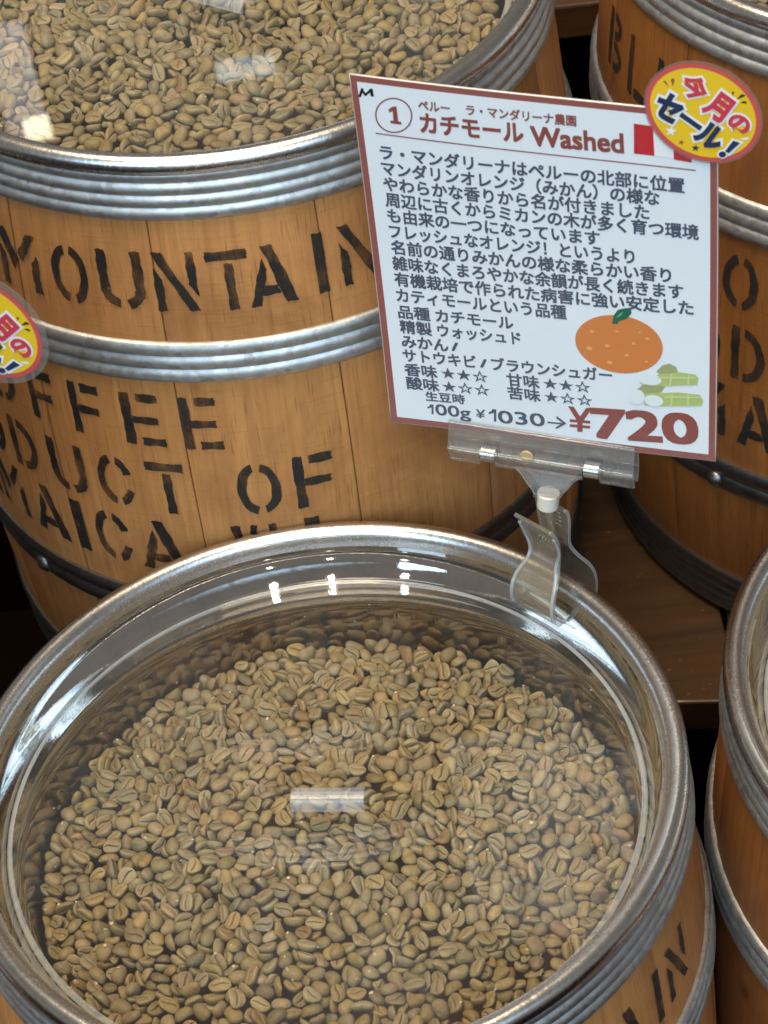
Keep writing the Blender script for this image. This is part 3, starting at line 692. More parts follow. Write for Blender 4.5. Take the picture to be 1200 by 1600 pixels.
-16, -393, 9, 67, -53, -44, 24, 5, 96, 790, -407, -30, 70, 18, 17, 65, 4, 91, 989, -429, -62, 64, 26, 30, -65, 7, 81, -153, -396, 8, 79, 54, 13, -24, 0, 84, 837, -423, -53, 20, 90, 11, 35, 7, 98, 586, -404, -26, 83, -44, -11, -28, 2, 93,
207, -397, -10, 14, -73, 66, -1, 9, 98, 1141, -435, -80, 40, -42, 57, 56, 7, 97, 1060, -439, -85, 4, -5, -83, 53, 5, 83, -874, -483, -76, 15, -77, -49, 35, 1, 90, -683, -417, -11, 6, -27, 95, -4, 3, 98, 692, -390, -22, 28, -42, 85, 0, 1, 95,
-1126, -498, -89, 36, 17, -88, 24, 2, 92, 513, -417, -50, 62, -47, -32, 52, 11, 99, 643, -419, -59, 38, 15, 90, 5, 9, 98, -59, -359, 27, 35, -87, 28, 13, 4, 87, -898, -438, -40, 15, 78, -59, -6, 2, 92, -235, -367, 20, 93, 10, 12, -31, 0, 90,
49, -368, 10, 10, -92, 33, -9, 3, 91, 485, -384, -23, 24, 34, 90, -5, 0, 90, -368, -370, 16, 9, -30, -23, 91, 5, 89, 1077, -397, -62, 20, -97, -1, -7, 2, 90, 121, -354, 11, 37, -42, 80, -19, 2, 97, -460, -374, 1, 35, 16, 13, -90, 0, 85,
-134, -346, 22, 33, -4, 32, 88, 10, 95, 943, -370, -37, 11, 2, -6, -98, 7, 96, 541, -366, -21, 82, -7, -28, -47, 6, 81, 419, -348, 3, 81, 52, -3, 22, 0, 96, -1043, -459, -78, 48, -35, -23, -76, 5, 87, -929, -460, -82, 92, -24, 26, 3, 5, 91,
-747, -415, -38, 45, -65, 35, -48, 5, 97, -1230, -491, -112, 25, -73, 10, -61, 6, 83, 1195, -428, -116, 60, -49, 4, 61, 1, 93, 508, -333, 6, 52, -82, -14, -11, 0, 90, 642, -367, -37, 91, 22, 30, 13, 3, 79, 743, -363, -39, 24, -54, 57, 55, 3, 91,
-839, -424, -62, 51, 22, -4, 82, 4, 99, 1227, -388, -86, 28, 64, -62, 32, 3, 98, 309, -327, 3, 20, -84, -40, -27, 11, 91, -1231, -444, -82, 33, -88, 18, 25, 4, 90, -1112, -439, -81, 43, 21, 4, 87, 2, 97, 1148, -383, -86, 67, -49, -1, 54, 1, 89,
-899, -370, -15, 94, 5, -4, -31, 2, 99, -567, -341, 8, 34, 77, 53, 4, 2, 94, -959, -410, -59, 25, 14, -92, 21, 5, 98, 235, -321, 4, 77, 37, -11, -48, 7, 87, -563, -366, -26, 17, -21, 93, -19, 5, 92, -800, -382, -37, 1, -74, -56, 34, 5, 95,
-1160, -457, -110, 87, 15, 43, -16, 0, 93, 169, -329, -8, 15, 80, -49, 26, 0, 95, 836, -359, -63, 27, 81, 48, 15, 8, 87, -1040, -398, -54, 3, 55, -82, -3, 0, 99, 31, -299, 23, 12, 83, 53, 0, 0, 97, -316, -293, 37, 89, -23, 1, 37, 0, 97,
-621, -352, -19, 27, 50, -61, -53, 7, 90, -682, -354, -21, 69, -65, 14, 25, 1, 98, 1114, -343, -66, 93, 34, 0, 6, 0, 96, -1007, -420, -87, 90, 7, -8, -40, 10, 98, -185, -307, 13, 11, 80, 58, -3, 1, 91, 578, -306, -9, 29, 58, 74, 10, 5, 98,
860, -307, -20, 40, 57, -35, -62, 7, 97, -386, -313, 11, 14, 1, -77, -60, 2, 99, 704, -317, -25, 3, -83, -30, -44, 1, 97, -295, -315, 5, 51, 0, -26, -81, 1, 98, 408, -290, 11, 97, 3, -21, -1, 0, 90, -500, -325, -1, 42, 50, -11, -73, 0, 82,
631, -320, -30, 92, -11, 21, 28, 6, 89, 791, -332, -52, 56, 60, -35, -44, 6, 97, 174, -281, 22, 31, -8, -15, 92, 11, 94, -40, -278, 24, 3, -68, -70, 17, 7, 96, 663, -282, -3, 38, 24, -19, -86, 3, 92, 928, -321, -55, 55, 18, 14, -79, 8, 93,
457, -280, -4, 33, -23, -4, 90, 6, 93, 820, -301, -39, 65, 37, -63, -12, 2, 89, 107, -279, 6, 58, 29, 4, 74, 11, 99, 1066, -296, -42, 87, 7, -1, 47, 3, 99, 334, -290, -15, 13, -51, 69, 47, 6, 95, -130, -269, 22, 32, 93, -14, -2, 2, 96,
1031, -333, -83, 64, -20, 0, 73, 3, 93, 280, -274, 3, 17, 41, -18, 86, 11, 82, -243, -262, 24, 94, 15, -14, -21, 4, 98, -750, -329, -36, 24, 54, -78, -14, 3, 98, 1205, -330, -96, 3, -52, 37, -76, 5, 95, -446, -288, -2, 35, 85, -6, 37, 7, 95,
733, -305, -56, 7, 81, 42, 38, 1, 98, -686, -307, -18, 15, -17, 52, -81, 4, 92, -1065, -378, -86, 1, -7, 20, -97, 11, 91, -802, -301, -9, 36, -57, -68, 24, 0, 92, -1181, -401, -110, 90, 30, 18, -24, 5, 96, 1257, -316, -89, 69, -54, -45, 14, 0, 93,
223, -249, 14, 24, -89, 36, -8, 6, 86, -835, -319, -39, 46, 45, -60, -45, 3, 97, 1266, -344, -134, 1, 77, -54, 32, 11, 91, -394, -235, 33, 4, 23, 95, 17, 3, 91, 525, -255, -18, 12, -47, -52, 69, 8, 91, 891, -266, -41, 49, 24, -73, 38, 8, 86,
731, -249, -18, 90, -27, -30, -4, 6, 96, -524, -286, -24, 58, 38, 10, 70, 2, 82, 404, -219, 16, 25, 23, 25, 90, 4, 93, 993, -278, -68, 88, -10, -44, 8, 0, 94, 474, -229, -3, 5, -57, -57, 57, 3, 92, 537, -216, 9, 17, 29, 61, 70, 0, 87,
-661, -243, 12, 66, -6, -22, 70, 1, 94, 596, -232, -13, 55, -10, 81, 10, 0, 80, -1138, -355, -98, 8, -25, 42, -86, 6, 89, -468, -225, 24, 83, -9, 16, -52, 3, 99, -498, -247, 0, 36, 31, 19, 85, 8, 89, 676, -218, -4, 71, 15, -27, 61, 11, 90,
340, -225, -1, 17, 22, -95, -3, 7, 94, -212, -235, 1, 82, 44, 2, -35, 5, 90, -743, -258, -10, 88, -15, 21, -38, 2, 90, 160, -203, 24, 16, -97, 7, -5, 1, 93, -90, -222, 8, 44, -44, 76, -10, 3, 97, -565, -261, -22, 81, 28, 39, 29, 7, 99,
826, -243, -43, 2, 19, 92, 30, 9, 97, 53, -222, -2, 28, 37, -1, -87, 5, 97, -1012, -324, -85, 11, 28, -89, 31, 9, 90, -1223, -343, -101, 2, 30, -92, 18, 1, 84, 6, -221, -3, 15, 80, 43, 36, 5, 99, -875, -273, -35, 4, 60, -78, -14, 2, 90,
950, -235, -51, 79, -3, -17, 57, 1, 100, 1092, -215, -35, 3, 28, -93, -20, 7, 100, 253, -205, -2, 51, -67, 48, 23, 7, 84, -721, -213, 18, 1, -85, 51, -5, 3, 90, -1254, -406, -184, 29, 77, -8, -54, 1, 92, -622, -235, -13, 89, 3, -40, 14, 0, 99,
1238, -267, -108, 30, 5, -70, -63, 1, 98, 762, -248, -74, 5, 82, -49, 27, 1, 99, -988, -281, -60, 15, 26, 38, 86, 0, 97, 432, -160, 31, 4, -65, -74, 10, 1, 91, -526, -194, 22, 50, -37, 24, 73, 3, 89, -925, -275, -58, 6, 79, 59, -8, 8, 85,
-45, -187, 11, 68, 4, -37, 61, 4, 87, 717, -178, -2, 54, 64, -12, -51, 11, 89, 1296, -235, -82, 34, 39, 79, 30, 2, 93, 867, -188, -24, 1, 1, 4, -99, 0, 93, -1272, -326, -116, 2, 29, -8, 94, 6, 98, 1187, -249, -105, 59, -78, -15, -2, 8, 91,
334, -159, 19, 12, 85, -50, -4, 2, 95, -142, -197, -10, 44, -44, -44, 63, 3, 95, 553, -176, -8, 71, -55, 42, 0, 1, 89, -1109, -287, -82, 57, 67, -43, -17, 2, 89, 1018, -204, -54, 89, -9, 8, -41, 3, 95, -582, -191, 7, 53, 1, 62, 55, 7, 93,
654, -153, 12, 43, 11, -63, -62, 2, 94, -328, -183, 3, 61, 51, -58, -2, 3, 100, -1048, -288, -92, 63, -68, -26, -23, 6, 93, -1154, -301, -106, 18, 94, -22, 14, 6, 93, 277, -140, 28, 3, -77, 53, -33, 11, 91, -200, -188, -13, 21, -25, -93, -2, 6, 99,
121, -134, 34, 1, 76, 62, -12, 2, 97, 18, -153, 16, 62, -20, 31, 68, 5, 96, 481, -150, 4, 88, 23, -15, -36, 4, 81, 1119, -223, -95, 16, 97, 13, 2, 2, 93, 613, -179, -32, 33, 41, 78, 32, 7, 91, -417, -169, 9, 6, 98, -5, 9, 7, 89,
1286, -261, -144, 16, 36, -28, -86, 5, 96, 739, -186, -50, 42, 28, -4, -85, 0, 94, 801, -190, -61, 4, 97, -3, 19, 0, 91, -91, -146, 9, 70, 53, -1, 45, 4, 97, 98, -145, 2, 69, -18, -9, -68, 2, 93, -852, -207, -40, 42, 9, -60, 66, 1, 99,
733, -123, 4, 32, 2, -31, 88, 3, 96, 597, -132, -3, 19, 87, 41, 16, 8, 95, -1212, -279, -112, 90, -23, -14, 31, 3, 82, 224, -137, 1, 24, -55, 58, -53, 4, 99, 1118, -176, -74, 79, -58, -11, -3, 1, 89, 1237, -194, -99, 43, 55, 69, 13, 11, 98,
-1293, -268, -109, 65, 26, -34, -61, 10, 99, -666, -160, -9, 16, 19, 95, -12, 1, 100, -559, -143, 6, 88, -41, -18, -8, 1, 94, 180, -100, 26, 67, -45, 14, -56, 8, 97, -1065, -241, -94, 33, -23, -86, -29, 5, 96, 1184, -193, -109, 41, 44, 59, 52, 0, 90,
-282, -162, -31, 7, 98, 9, 10, 6, 90, -966, -198, -51, 62, 8, -4, -77, 0, 93, 640, -85, 25, 48, 6, 15, 85, 0, 92, -492, -135, 3, 7, -89, -40, -17, 8, 95, -361, -124, 9, 7, 95, 25, 11, 11, 78, -238, -116, 12, 63, -29, -56, 44, 7, 98,
-714, -125, 13, 23, 0, -1, -96, 0, 94, 384, -112, -5, 14, 13, 32, 92, 3, 97, 780, -124, -33, 2, 47, 86, 15, 3, 92, 64, -89, 23, 91, 28, 2, 28, 2, 94, 1036, -127, -50, 12, -84, 21, -47, 0, 96, -918, -163, -32, 22, -42, -80, 33, 3, 99,
1117, -127, -55, 48, -10, 13, -85, 8, 94, 326, -80, 20, 23, -87, -40, -8, 3, 80, -1251, -235, -105, 37, -3, 4, 92, 5, 86, 968, -119, -43, 25, 39, -87, -10, 0, 91, 893, -107, -29, 76, -8, -17, -60, 4, 94, 555, -108, -21, 62, -26, 37, -62, 11, 95,
412, -82, 11, 37, 6, 34, 85, 11, 100, -179, -121, -16, 19, -85, 34, -32, 4, 89, 227, -78, 18, 2, -32, -86, 36, 3, 99, -844, -165, -47, 76, 51, 12, -36, 6, 81, -607, -112, 4, 27, 64, -63, 33, 0, 91, 496, -73, 15, 3, 96, 22, 9, 8, 93,
-790, -141, -23, 90, 3, 31, -29, 4, 84, 1292, -166, -113, 86, -30, -34, -16, 2, 97, -1160, -246, -133, 22, -76, 56, 23, 3, 99, -1004, -190, -79, 50, 25, 15, 80, 1, 92, -297, -117, -19, 18, 2, 64, -73, 6, 97, -113, -111, -18, 14, -30, 76, 54, 5, 88,
5, -81, 11, 14, 25, -20, 93, 11, 93, 831, -97, -35, 9, 89, -35, 22, 3, 86, -1112, -215, -110, 19, 94, -11, -21, 5, 98, -412, -87, 9, 33, 91, 5, -20, 9, 82, -318, -72, 22, 39, 3, -31, 85, 8, 93, -448, -98, -11, 6, -52, -83, 13, 3, 96,
710, -40, 18, 0, -89, -43, 8, 0, 99, -1064, -164, -67, 2, 88, 43, -16, 3, 97, -1187, -195, -101, 31, 84, 37, 18, 1, 89, -184, -65, 11, 73, 3, 7, 66, 3, 95, 1204, -128, -103, 69, -8, -57, 41, 5, 100, -527, -97, -18, 7, -79, -52, -29, 3, 92,
882, -50, -11, 21, 91, 31, 10, 5, 89, 1305, -66, -42, 3, -31, 94, -8, 5, 96, 1285, -107, -89, 32, 12, 63, 68, 2, 96, 1158, -116, -97, 29, -86, 19, -34, 5, 91, -864, -109, -33, 42, -16, 5, -88, 5, 89, -1298, -202, -125, 17, 69, -67, -16, 5, 78,
-477, -51, 16, 13, 97, 17, -4, 1, 96, -18, -64, -14, 88, 4, 27, -36, 6, 97, -740, -69, 1, 14, 97, -6, -9, 5, 79, 593, -39, -6, 87, -10, 7, 46, 11, 97, 440, -29, 10, 51, -20, -74, 35, 7, 93, 1249, -121, -118, 58, -8, 63, 49, 5, 81,
1073, -63, -50, 7, 78, 59, 13, 3, 99, -1012, -123, -57, 16, 40, 87, -20, 11, 93, 812, -44, -24, 5, -8, -97, 20, 6, 84, -1134, -152, -87, 67, 66, 5, -31, 3, 95, -75, -62, -19, 76, -43, 24, -39, 3, 88, 541, -31, -4, 55, 51, 26, 59, 7, 90,
749, -45, -29, 81, 44, 25, 26, 9, 91, 400, -13, 15, 74, 1, 64, 16, 1, 93, 224, -11, 22, 17, -12, -94, 21, 0, 93, 351, -33, -7, 67, -6, 14, -71, 2, 96, 604, 0, 23, 95, -13, 15, -18, 3, 93, -389, -47, -2, 25, -20, 79, 51, 7, 96,
-1268, -165, -107, 90, 3, -20, -36, 6, 82, 1327, -80, -91, 25, 65, 33, 62, 0, 83, 293, -4, 21, 76, -10, 9, -62, 4, 98, -1087, -103, -54, 3, -4, 6, 99, 0, 93, 1128, -60, -74, 23, 43, 15, -85, 3, 94, -77, -21, 3, 55, 79, -15, -17, 9, 89,
664, -8, -6, 5, -83, -54, 4, 6, 90, -558, -59, -28, 70, 44, 53, -10, 5, 88, -144, -30, -9, 11, 11, 86, 47, 0, 84, 49, -12, 5, 53, 66, -50, -13, 1, 97, 943, -23, -34, 51, 18, -32, -76, 0, 96, 1014, -51, -68, 28, -70, -21, 61, 1, 97,
-627, -34, -1, 77, 7, 6, 62, 3, 95, -304, -29, -8, 22, -44, 82, -26, 0, 96, -973, -80, -44, 48, 0, -10, -86, 3, 93, -556, -18, 12, 97, -11, 8, -11, 7, 88, 500, 8, 3, 10, 36, 22, 89, 8, 90, -224, -23, -9, 25, -57, -73, -25, 4, 90,
1219, -65, -100, 47, -73, -46, -11, 8, 94, 505, 33, 28, 26, 75, -54, -22, 7, 86, -392, 0, 18, 82, 55, 4, -5, 3, 97, 140, 19, 22, 96, 13, 13, -16, 3, 93, 201, -15, -18, 26, 19, -92, 18, 2, 93, 856, 7, -16, 82, 41, -11, 35, 1, 96,
1269, -49, -92, 53, 66, -14, -49, 7, 90, 0, -6, -7, 10, -38, -31, -86, 0, 92, 775, 10, -18, 70, 55, 18, -40, 0, 85, -776, -45, -34, 11, -27, -89, 33, 3, 87, 97, 7, -3, 73, -12, 44, 49, 11, 95, -663, -35, -27, 59, -21, 48, -59, 1, 90,
1034, 0, -41, 2, -23, -10, -96, 4, 88, -1164, -110, -102, 79, 1, 39, -46, 5, 86, -302, 29, 25, 3, -12, -8, 98, 3, 100, 1158, -38, -94, 91, 19, -35, 2, 1, 98, -899, -56, -54, 67, -52, -34, -38, 0, 94, -1201, -126, -123, 80, 4, 48, 34, 6, 98,
618, 40, 1, 46, 22, 28, -80, 6, 90, -1317, -135, -139, 69, -2, -70, 11, 3, 91, -1232, -89, -95, 68, 69, 18, 8, 5, 96, -486, 19, 1, 98, -12, 11, 4, 3, 97, 692, 56, 6, 27, -9, -13, 94, 7, 97, 546, 52, 3, 74, -7, -39, 53, 7, 97,
-706, -17, -36, 77, -23, 37, -45, 5, 99, 213, 38, -4, 19, 20, -45, 84, 6, 85, -936, -13, -28, 19, 20, 35, -88, 5, 99, 435, 52, 2, 11, -24, -95, -3, 11, 89, -1292, -83, -97, 53, 13, -76, -31, 6, 100, 1101, 2, -75, 29, 94, 1, 10, 3, 91,
-62, 43, 3, 90, -33, 12, 20, 1, 100, -1076, -27, -47, 12, -92, -31, 18, 3, 97, 247, 65, 14, 65, 72, -12, -12, 6, 99, 26, 42, -5, 72, 57, 24, -29, 5, 84, 1287, 3, -89, 13, -73, -20, -63, 2, 99, -135, 41, -8, 29, -55, 73, 27, 4, 92,
453, 91, 29, 17, 30, 15, 91, 5, 92, 161, 86, 33, 21, -88, 40, 5, 4, 98, 1190, -8, -103, 3, -46, -38, 79, 1, 99, -784, 14, -20, 16, -96, 19, 2, 1, 97, -196, 37, -18, 33, -31, -84, 25, 2, 96, -570, 41, -4, 88, -46, -3, -2, 7, 87,
-1124, -37, -74, 6, -77, 60, 14, 7, 100, -992, -35, -77, 59, -41, -65, 20, 0, 89, 316, 103, 37, 87, 29, -2, 38, 2, 100, 809, 70, -15, 17, -24, 92, -24, 1, 95, -181, 79, 24, 75, -38, -12, -51, 5, 96, -43, 86, 28, 96, 24, -7, 8, 4, 96,
929, 59, -34, 51, 71, -36, -29, 6, 81, -843, -1, -49, 15, -81, -28, 46, 1, 89, 1175, 34, -70, 3, 23, -89, 37, 1, 96, -385, 56, -1, 6, 1, 99, -8, 1, 98, 489, 123, 48, 70, 5, -2, 70, 0, 88, 980, 47, -52, 13, -37, 22, 88, 7, 92,
1094, 53, -50, 80, -24, -6, 52, 3, 98, -658, 45, -8, 30, 89, 5, -31, 2, 95, 67, 70, -5, 39, 78, 29, -36, 0, 81, 380, 95, 13, 18, -79, -51, 26, 3, 82, -418, 86, 23, 50, -9, -16, -84, 11, 88, 763, 91, -11, 1, 45, -27, -84, 0, 85,
546, 126, 29, 24, 65, 71, -4, 1, 99, -527, 75, 3, 78, -29, 34, 42, 3, 93, 1053, 81, -37, 23, 77, 55, 15, 2, 95, -1189, -33, -98, 39, 4, -14, -90, 6, 94, -1316, -68, -133, 32, 56, 3, 75, 3, 94, 1230, 12, -123, 47, -64, 55, -23, 1, 85,
408, 141, 43, 55, 43, 62, 34, 7, 94, 960, 90, -33, 84, 17, -42, 28, 1, 89, -335, 104, 20, 13, -85, 13, -47, 11, 95, -122, 102, 11, 33, -8, -77, 52, 5, 93, -266, 95, 4, 2, 10, -96, -20, 2, 99, 1320, 58, -84, 11, 71, -33, -60, 7, 98,
-1200, 1, -73, 13, 82, -49, 21, 0, 91, 609, 121, 2, 51, -81, 9, -22, 7, 91, 915, 117, -13, 53, 35, -52, -55, 5, 91, -455, 71, -24, 27, -69, 64, 16, 6, 96, -588, 87, -8, 75, 58, 26, 12, 4, 83, -722, 57, -40, 79, -38, -25, -38, 1, 92,
-1270, 4, -85, 33, -2, 11, 93, 3, 95, -942, 39, -55, 38, 23, -11, -88, 4, 92, 662, 136, 4, 57, 29, -7, -75, 7, 89, -1005, 51, -43, 69, -27, 55, -36, 1, 98, 866, 104, -46, 41, 6, 40, 81, 7, 90, -1077, 40, -59, 94, 9, -28, -5, 2, 88,
-1021, 6, -99, 66, 34, 49, 45, 0, 98, -854, 68, -36, 5, -55, 78, -26, 2, 83, 1228, 84, -86, 1, 97, 8, 16, 6, 94, -1292, -18, -127, 53, 80, -26, 2, 5, 98, -212, 151, 24, 82, 9, 0, -54, 3, 99, -727, 111, -7, 30, 68, 62, 20, 4, 98,
720, 138, -21, 15, -63, -67, 32, 0, 96, 218, 153, 10, 67, -62, -10, 37, 1, 90, 469, 164, 14, 7, -94, 28, 15, 7, 100, 63, 127, -17, 80, 16, -53, 18, 1, 91, -664, 113, -13, 2, 22, -8, -96, 11, 92, 1297, 84, -104, 69, -11, 38, -59, 9, 90,
1161, 106, -76, 24, 73, -58, -24, 5, 90, 102, 161, 14, 95, 1, -3, -28, 4, 95, 784, 130, -43, 15, -70, 68, 5, 1, 96, -482, 135, -3, 5, 95, -1, 27, 1, 94, -1147, 44, -85, 6, 65, 73, -14, 3, 93, -395, 153, 11, 3, 15, -48, -85, 1, 97,
875, 176, -4, 2, -5, 9, -98, 1, 91, -291, 174, 28, 36, 82, 35, 23, 4, 89, 581, 190, 17, 15, 36, 8, -91, 11, 92, 864, 149, -37, 86, -34, 13, -32, 6, 93, 721, 196, 16, 78, -9, -9, 60, 1, 93, 955, 149, -43, 11, -74, -63, -18, 5, 89,
8, 160, -6, 24, -18, 5, 94, 6, 99, 1021, 156, -42, 32, -17, 92, 5, 5, 97, -546, 136, -18, 66, -20, -68, 21, 6, 90, 520, 202, 22, 65, 3, 31, 68, 4, 100, -93, 184, 20, 8, 82, -49, -24, 1, 94, 1197, 148, -59, 23, -47, -40, 74, 1, 97,
-759, 108, -45, 10, 49, 9, 85, 6, 87, 1062, 166, -49, 79, 27, -24, -47, 7, 96, -1309, 42, -115, 13, -32, 1, -93, 11, 99, -180, 194, 17, 62, -31, -54, 45, 9, 97, -589, 136, -36, 19, 91, -13, -32, 3, 89, -1213, 65, -96, 58, 67, 43, -4, 0, 92,
-883, 106, -62, 16, 45, -84, -23, 2, 91, 757, 195, -16, 25, -17, -12, 94, 0, 86, 214, 202, 7, 22, -32, 51, -75, 1, 96, 1295, 140, -95, 44, -74, -46, -18, 11, 91, -969, 92, -82, 62, -26, 46, -56, 6, 89, -448, 203, 24, 12, -6, -98, -9, 0, 100,
-574, 173, -8, 1, -74, 14, -64, 9, 99, -1119, 99, -74, 29, -44, -9, 83, 5, 80, -1286, 80, -94, 17, -41, -87, 12, 1, 95, 339, 202, -10, 51, -23, -49, -66, 3, 92, 275, 181, -32, 49, 24, -78, -28, 1, 96, -792, 148, -38, 76, 47, 18, 39, 3, 91,
341, 242, 30, 4, -99, 0, 7, 2, 86, -146, 189, -15, 15, 75, -52, 35, 1, 94, 673, 211, -15, 58, -23, -34, 69, 4, 88, 174, 226, 14, 20, -21, 67, -67, 7, 95, -678, 168, -25, 3, -2, 1, 99, 9, 89, 629, 228, 2, 63, -24, -44, 57, 11, 94,
-228, 230, 26, 95, 7, -27, 4, 7, 93, -510, 195, -4, 6, -1, 3, 99, 11, 94, 402, 236, 15, 41, 31, -6, -84, 11, 91, -625, 189, -7, 32, -40, 26, -80, 5, 97, -1026, 133, -61, 6, 4, -88, 45, 0, 94, 900, 242, -3, 29, 33, -89, -1, 5, 89,
-361, 212, -1, 1, 10, 97, -17, 6, 97, 807, 220, -30, 7, -76, 59, -24, 8, 95, 999, 217, -40, 57, 27, -26, -71, 1, 88, 452, 253, 16, 76, -24, -30, 51, 2, 94, 1277, 191, -78, 87, 31, 25, -24, 1, 94, -1174, 106, -99, 24, 53, 52, -60, 3, 84,
1110, 200, -68, 89, -14, 10, -39, 5, 84, -939, 148, -65, 15, 12, 31, 92, 0, 82, 568, 241, -9, 76, 11, -18, 60, 0, 94, 293, 233, -11, 3, 9, -81, 56, 7, 90, -52, 240, 7, 33, 3, 20, 91, 0, 92, -1006, 178, -34, 97, 17, 2, 9, 1, 88,
-886, 173, -44, 36, 0, 80, 45, 0, 92, -131, 240, 8, 51, -3, -56, -64, 3, 98, -1156, 159, -57, 87, -21, 19, -37, 0, 96, -567, 230, 3, 15, -81, 52, -20, 8, 85, -739, 209, -19, 88, -18, -3, 41, 11, 90, 958, 239, -36, 25, 84, 41, 20, 7, 97,
1167, 227, -57, 25, 26, 85, 37, 5, 98, 524, 291, 31, 41, 3, 12, -89, 0, 94, 74, 256, 4, 66, -29, -23, 63, 8, 93, -281, 260, 18, 6, 61, -56, 54, 1, 88, 28, 268, 16, 23, -17, 2, -95, 6, 96, 13, 234, -21, 18, 72, -54, -36, 11, 84,
277, 270, 10, 63, 71, 27, -8, 6, 95, -832, 199, -36, 93, -26, 10, -19, 5, 91, 833, 276, -6, 99, 4, 4, 3, 11, 91, -161, 283, 25, 3, -99, -5, -6, 8, 91, -476, 258, 5, 37, -7, -91, 13, 9, 94, 1218, 223, -84, 11, -30, 91, -21, 1, 88,
-344, 273, 14, 46, -17, -18, 84, 11, 96, 755, 274, -18, 79, 19, 0, -57, 0, 90, -1181, 158, -94, 90, -23, 33, 0, 2, 92, -410, 252, -13, 85, -34, -22, -30, 6, 95, -38, 301, 28, 14, 16, -97, 0, 1, 99, 1036, 239, -72, 37, 79, 41, 24, 2, 89,
-662, 228, -35, 18, 0, -17, -96, 0, 84, -1093, 185, -70, 35, 1, 22, 90, 3, 84, -802, 240, -19, 4, -48, -86, -1, 1, 85, 132, 263, -23, 4, -14, 96, -20, 2, 99, -524, 256, -18, 10, 40, -67, -60, 4, 96, 669, 308, 1, 93, -10, -15, 27, 1, 100,
347, 294, -7, 24, 78, 52, 19, 7, 95, -1216, 146, -125, 32, 31, -85, 25, 0, 96, -277, 306, 20, 10, 4, 84, -51, 7, 84, 169, 301, 0, 9, 29, 75, -56, 6, 96, 419, 304, -5, 36, -66, -62, 14, 2, 82, 220, 323, 20, 1, 27, 89, -34, 7, 98,
-891, 249, -31, 17, -10, -30, -92, 2, 89, -938, 216, -67, 7, 56, -68, -46, 4, 89, -616, 291, 6, 67, 10, 10, 72, 8, 94, 1280, 246, -100, 23, 8, 96, -2, 3, 97, -119, 308, 8, 15, -95, -9, -22, 5, 94, -431, 292, -2, 31, -25, 24, 87, 2, 95,
591, 310, -14, 27, -25, -18, 90, 5, 89, -1296, 176, -107, 4, -42, 56, 70, 2, 91, -659, 276, -16, 27, 70, -65, -1, 11, 88, -198, 326, 23, 36, 62, 63, -27, 7, 92, -751, 270, -24, 51, 27, -46, 66, 2, 81, 561, 342, 16, 0, 64, 69, 30, 11, 95,
-561, 309, 10, 59, 27, 51, 54, 3, 94, 493, 330, 1, 17, 33, -91, 10, 3, 91, -375, 336, 28, 47, 10, -51, -70, 1, 98, 289, 331, 3, 13, 38, 89, 15, 0, 86, 1180, 281, -82, 18, -62, -75, 5, 2, 89, -1226, 209, -90, 4, 85, 48, 17, 4, 89,
878, 328, -23, 38, 19, 86, -23, 9, 92, -1140, 215, -89, 48, -79, -35, 11, 1, 91, 1243, 290, -77, 7, 77, 55, -28, 1, 92, -496, 327, 15, 14, 4, 95, 22, 0, 98, 902, 311, -50, 41, 15, 89, 1, 7, 93, 1113, 294, -75, 23, -79, 53, 13, 11, 92,
806, 332, -24, 93, -28, 12, 14, 1, 99, 110, 339, 0, 82, -36, 5, 41, 0, 94, 999, 322, -45, 66, 2, 7, -73, 4, 95, 35, 341, 2, 12, 92, 34, -9, 5, 90, 625, 369, 15, 60, 11, -12, 77, 4, 89, 1052, 305, -71, 68, 58, -43, 3, 2, 85,
702, 345, -18, 68, -18, -37, 59, 11, 81, -695, 287, -47, 36, 67, -55, -31, 3, 97, 1287, 309, -83, 10, -69, -17, 68, 1, 98, -1075, 250, -79, 62, -14, -22, -73, 11, 94, 446, 376, 15, 20, -18, 89, 33, 7, 100, 345, 381, 21, 11, 83, 49, 20, 4, 96,
-310, 349, 4, 61, 39, -27, 62, 0, 82, -763, 308, -30, 82, 28, 32, -36, 5, 85, -69, 374, 19, 42, 1, 4, 89, 11, 92, 1201, 338, -61, 11, -63, -60, 46, 2, 89, -839, 307, -38, 84, 51, 15, 1, 11, 99, -1304, 221, -120, 62, -19, -74, -10, 0, 89,
143, 391, 21, 96, -2, 6, -25, 5, 86, 737, 360, -35, 47, 19, -25, -81, 7, 97, -464, 355, -6, 7, 24, 11, -95, 3, 93, -959, 313, -40, 20, -90, 18, -31, 0, 98, -622, 336, -28, 5, -71, 49, 47, 5, 83, -1009, 272, -90, 30, 20, -7, -92, 3, 98,
-137, 392, 16, 32, 67, -62, -20, 1, 83, -1156, 266, -96, 23, 40, -87, -7, 11, 91, 228, 385, -6, 30, 32, 26, 85, 3, 87, 828, 387, -23, 11, 16, 17, 96, 7, 84, 56, 391, 2, 3, -26, -67, -68, 8, 96, -1268, 264, -99, 13, -37, -21, -88, 0, 95,
-416, 386, 6, 54, -14, -53, 62, 3, 97, -161, 384, -4, 28, -44, -78, 31, 8, 93, -664, 357, -21, 19, 62, -59, -46, 0, 92, -571, 369, -10, 80, 24, -12, 52, 0, 80, -1046, 310, -69, 92, -22, -11, 26, 3, 96, 277, 419, 9, 8, 11, 95, 25, 7, 98,
-354, 389, -7, 52, 16, -35, 75, 5, 95, 1063, 376, -64, 12, 34, 91, 14, 9, 90, -713, 367, -23, 76, 39, 16, 48, 3, 100, 490, 403, -19, 52, -19, -81, 14, 0, 97, -834, 363, -25, 7, -33, 93, 8, 7, 86, -1226, 291, -93, 28, 37, 42, 76, 2, 96,
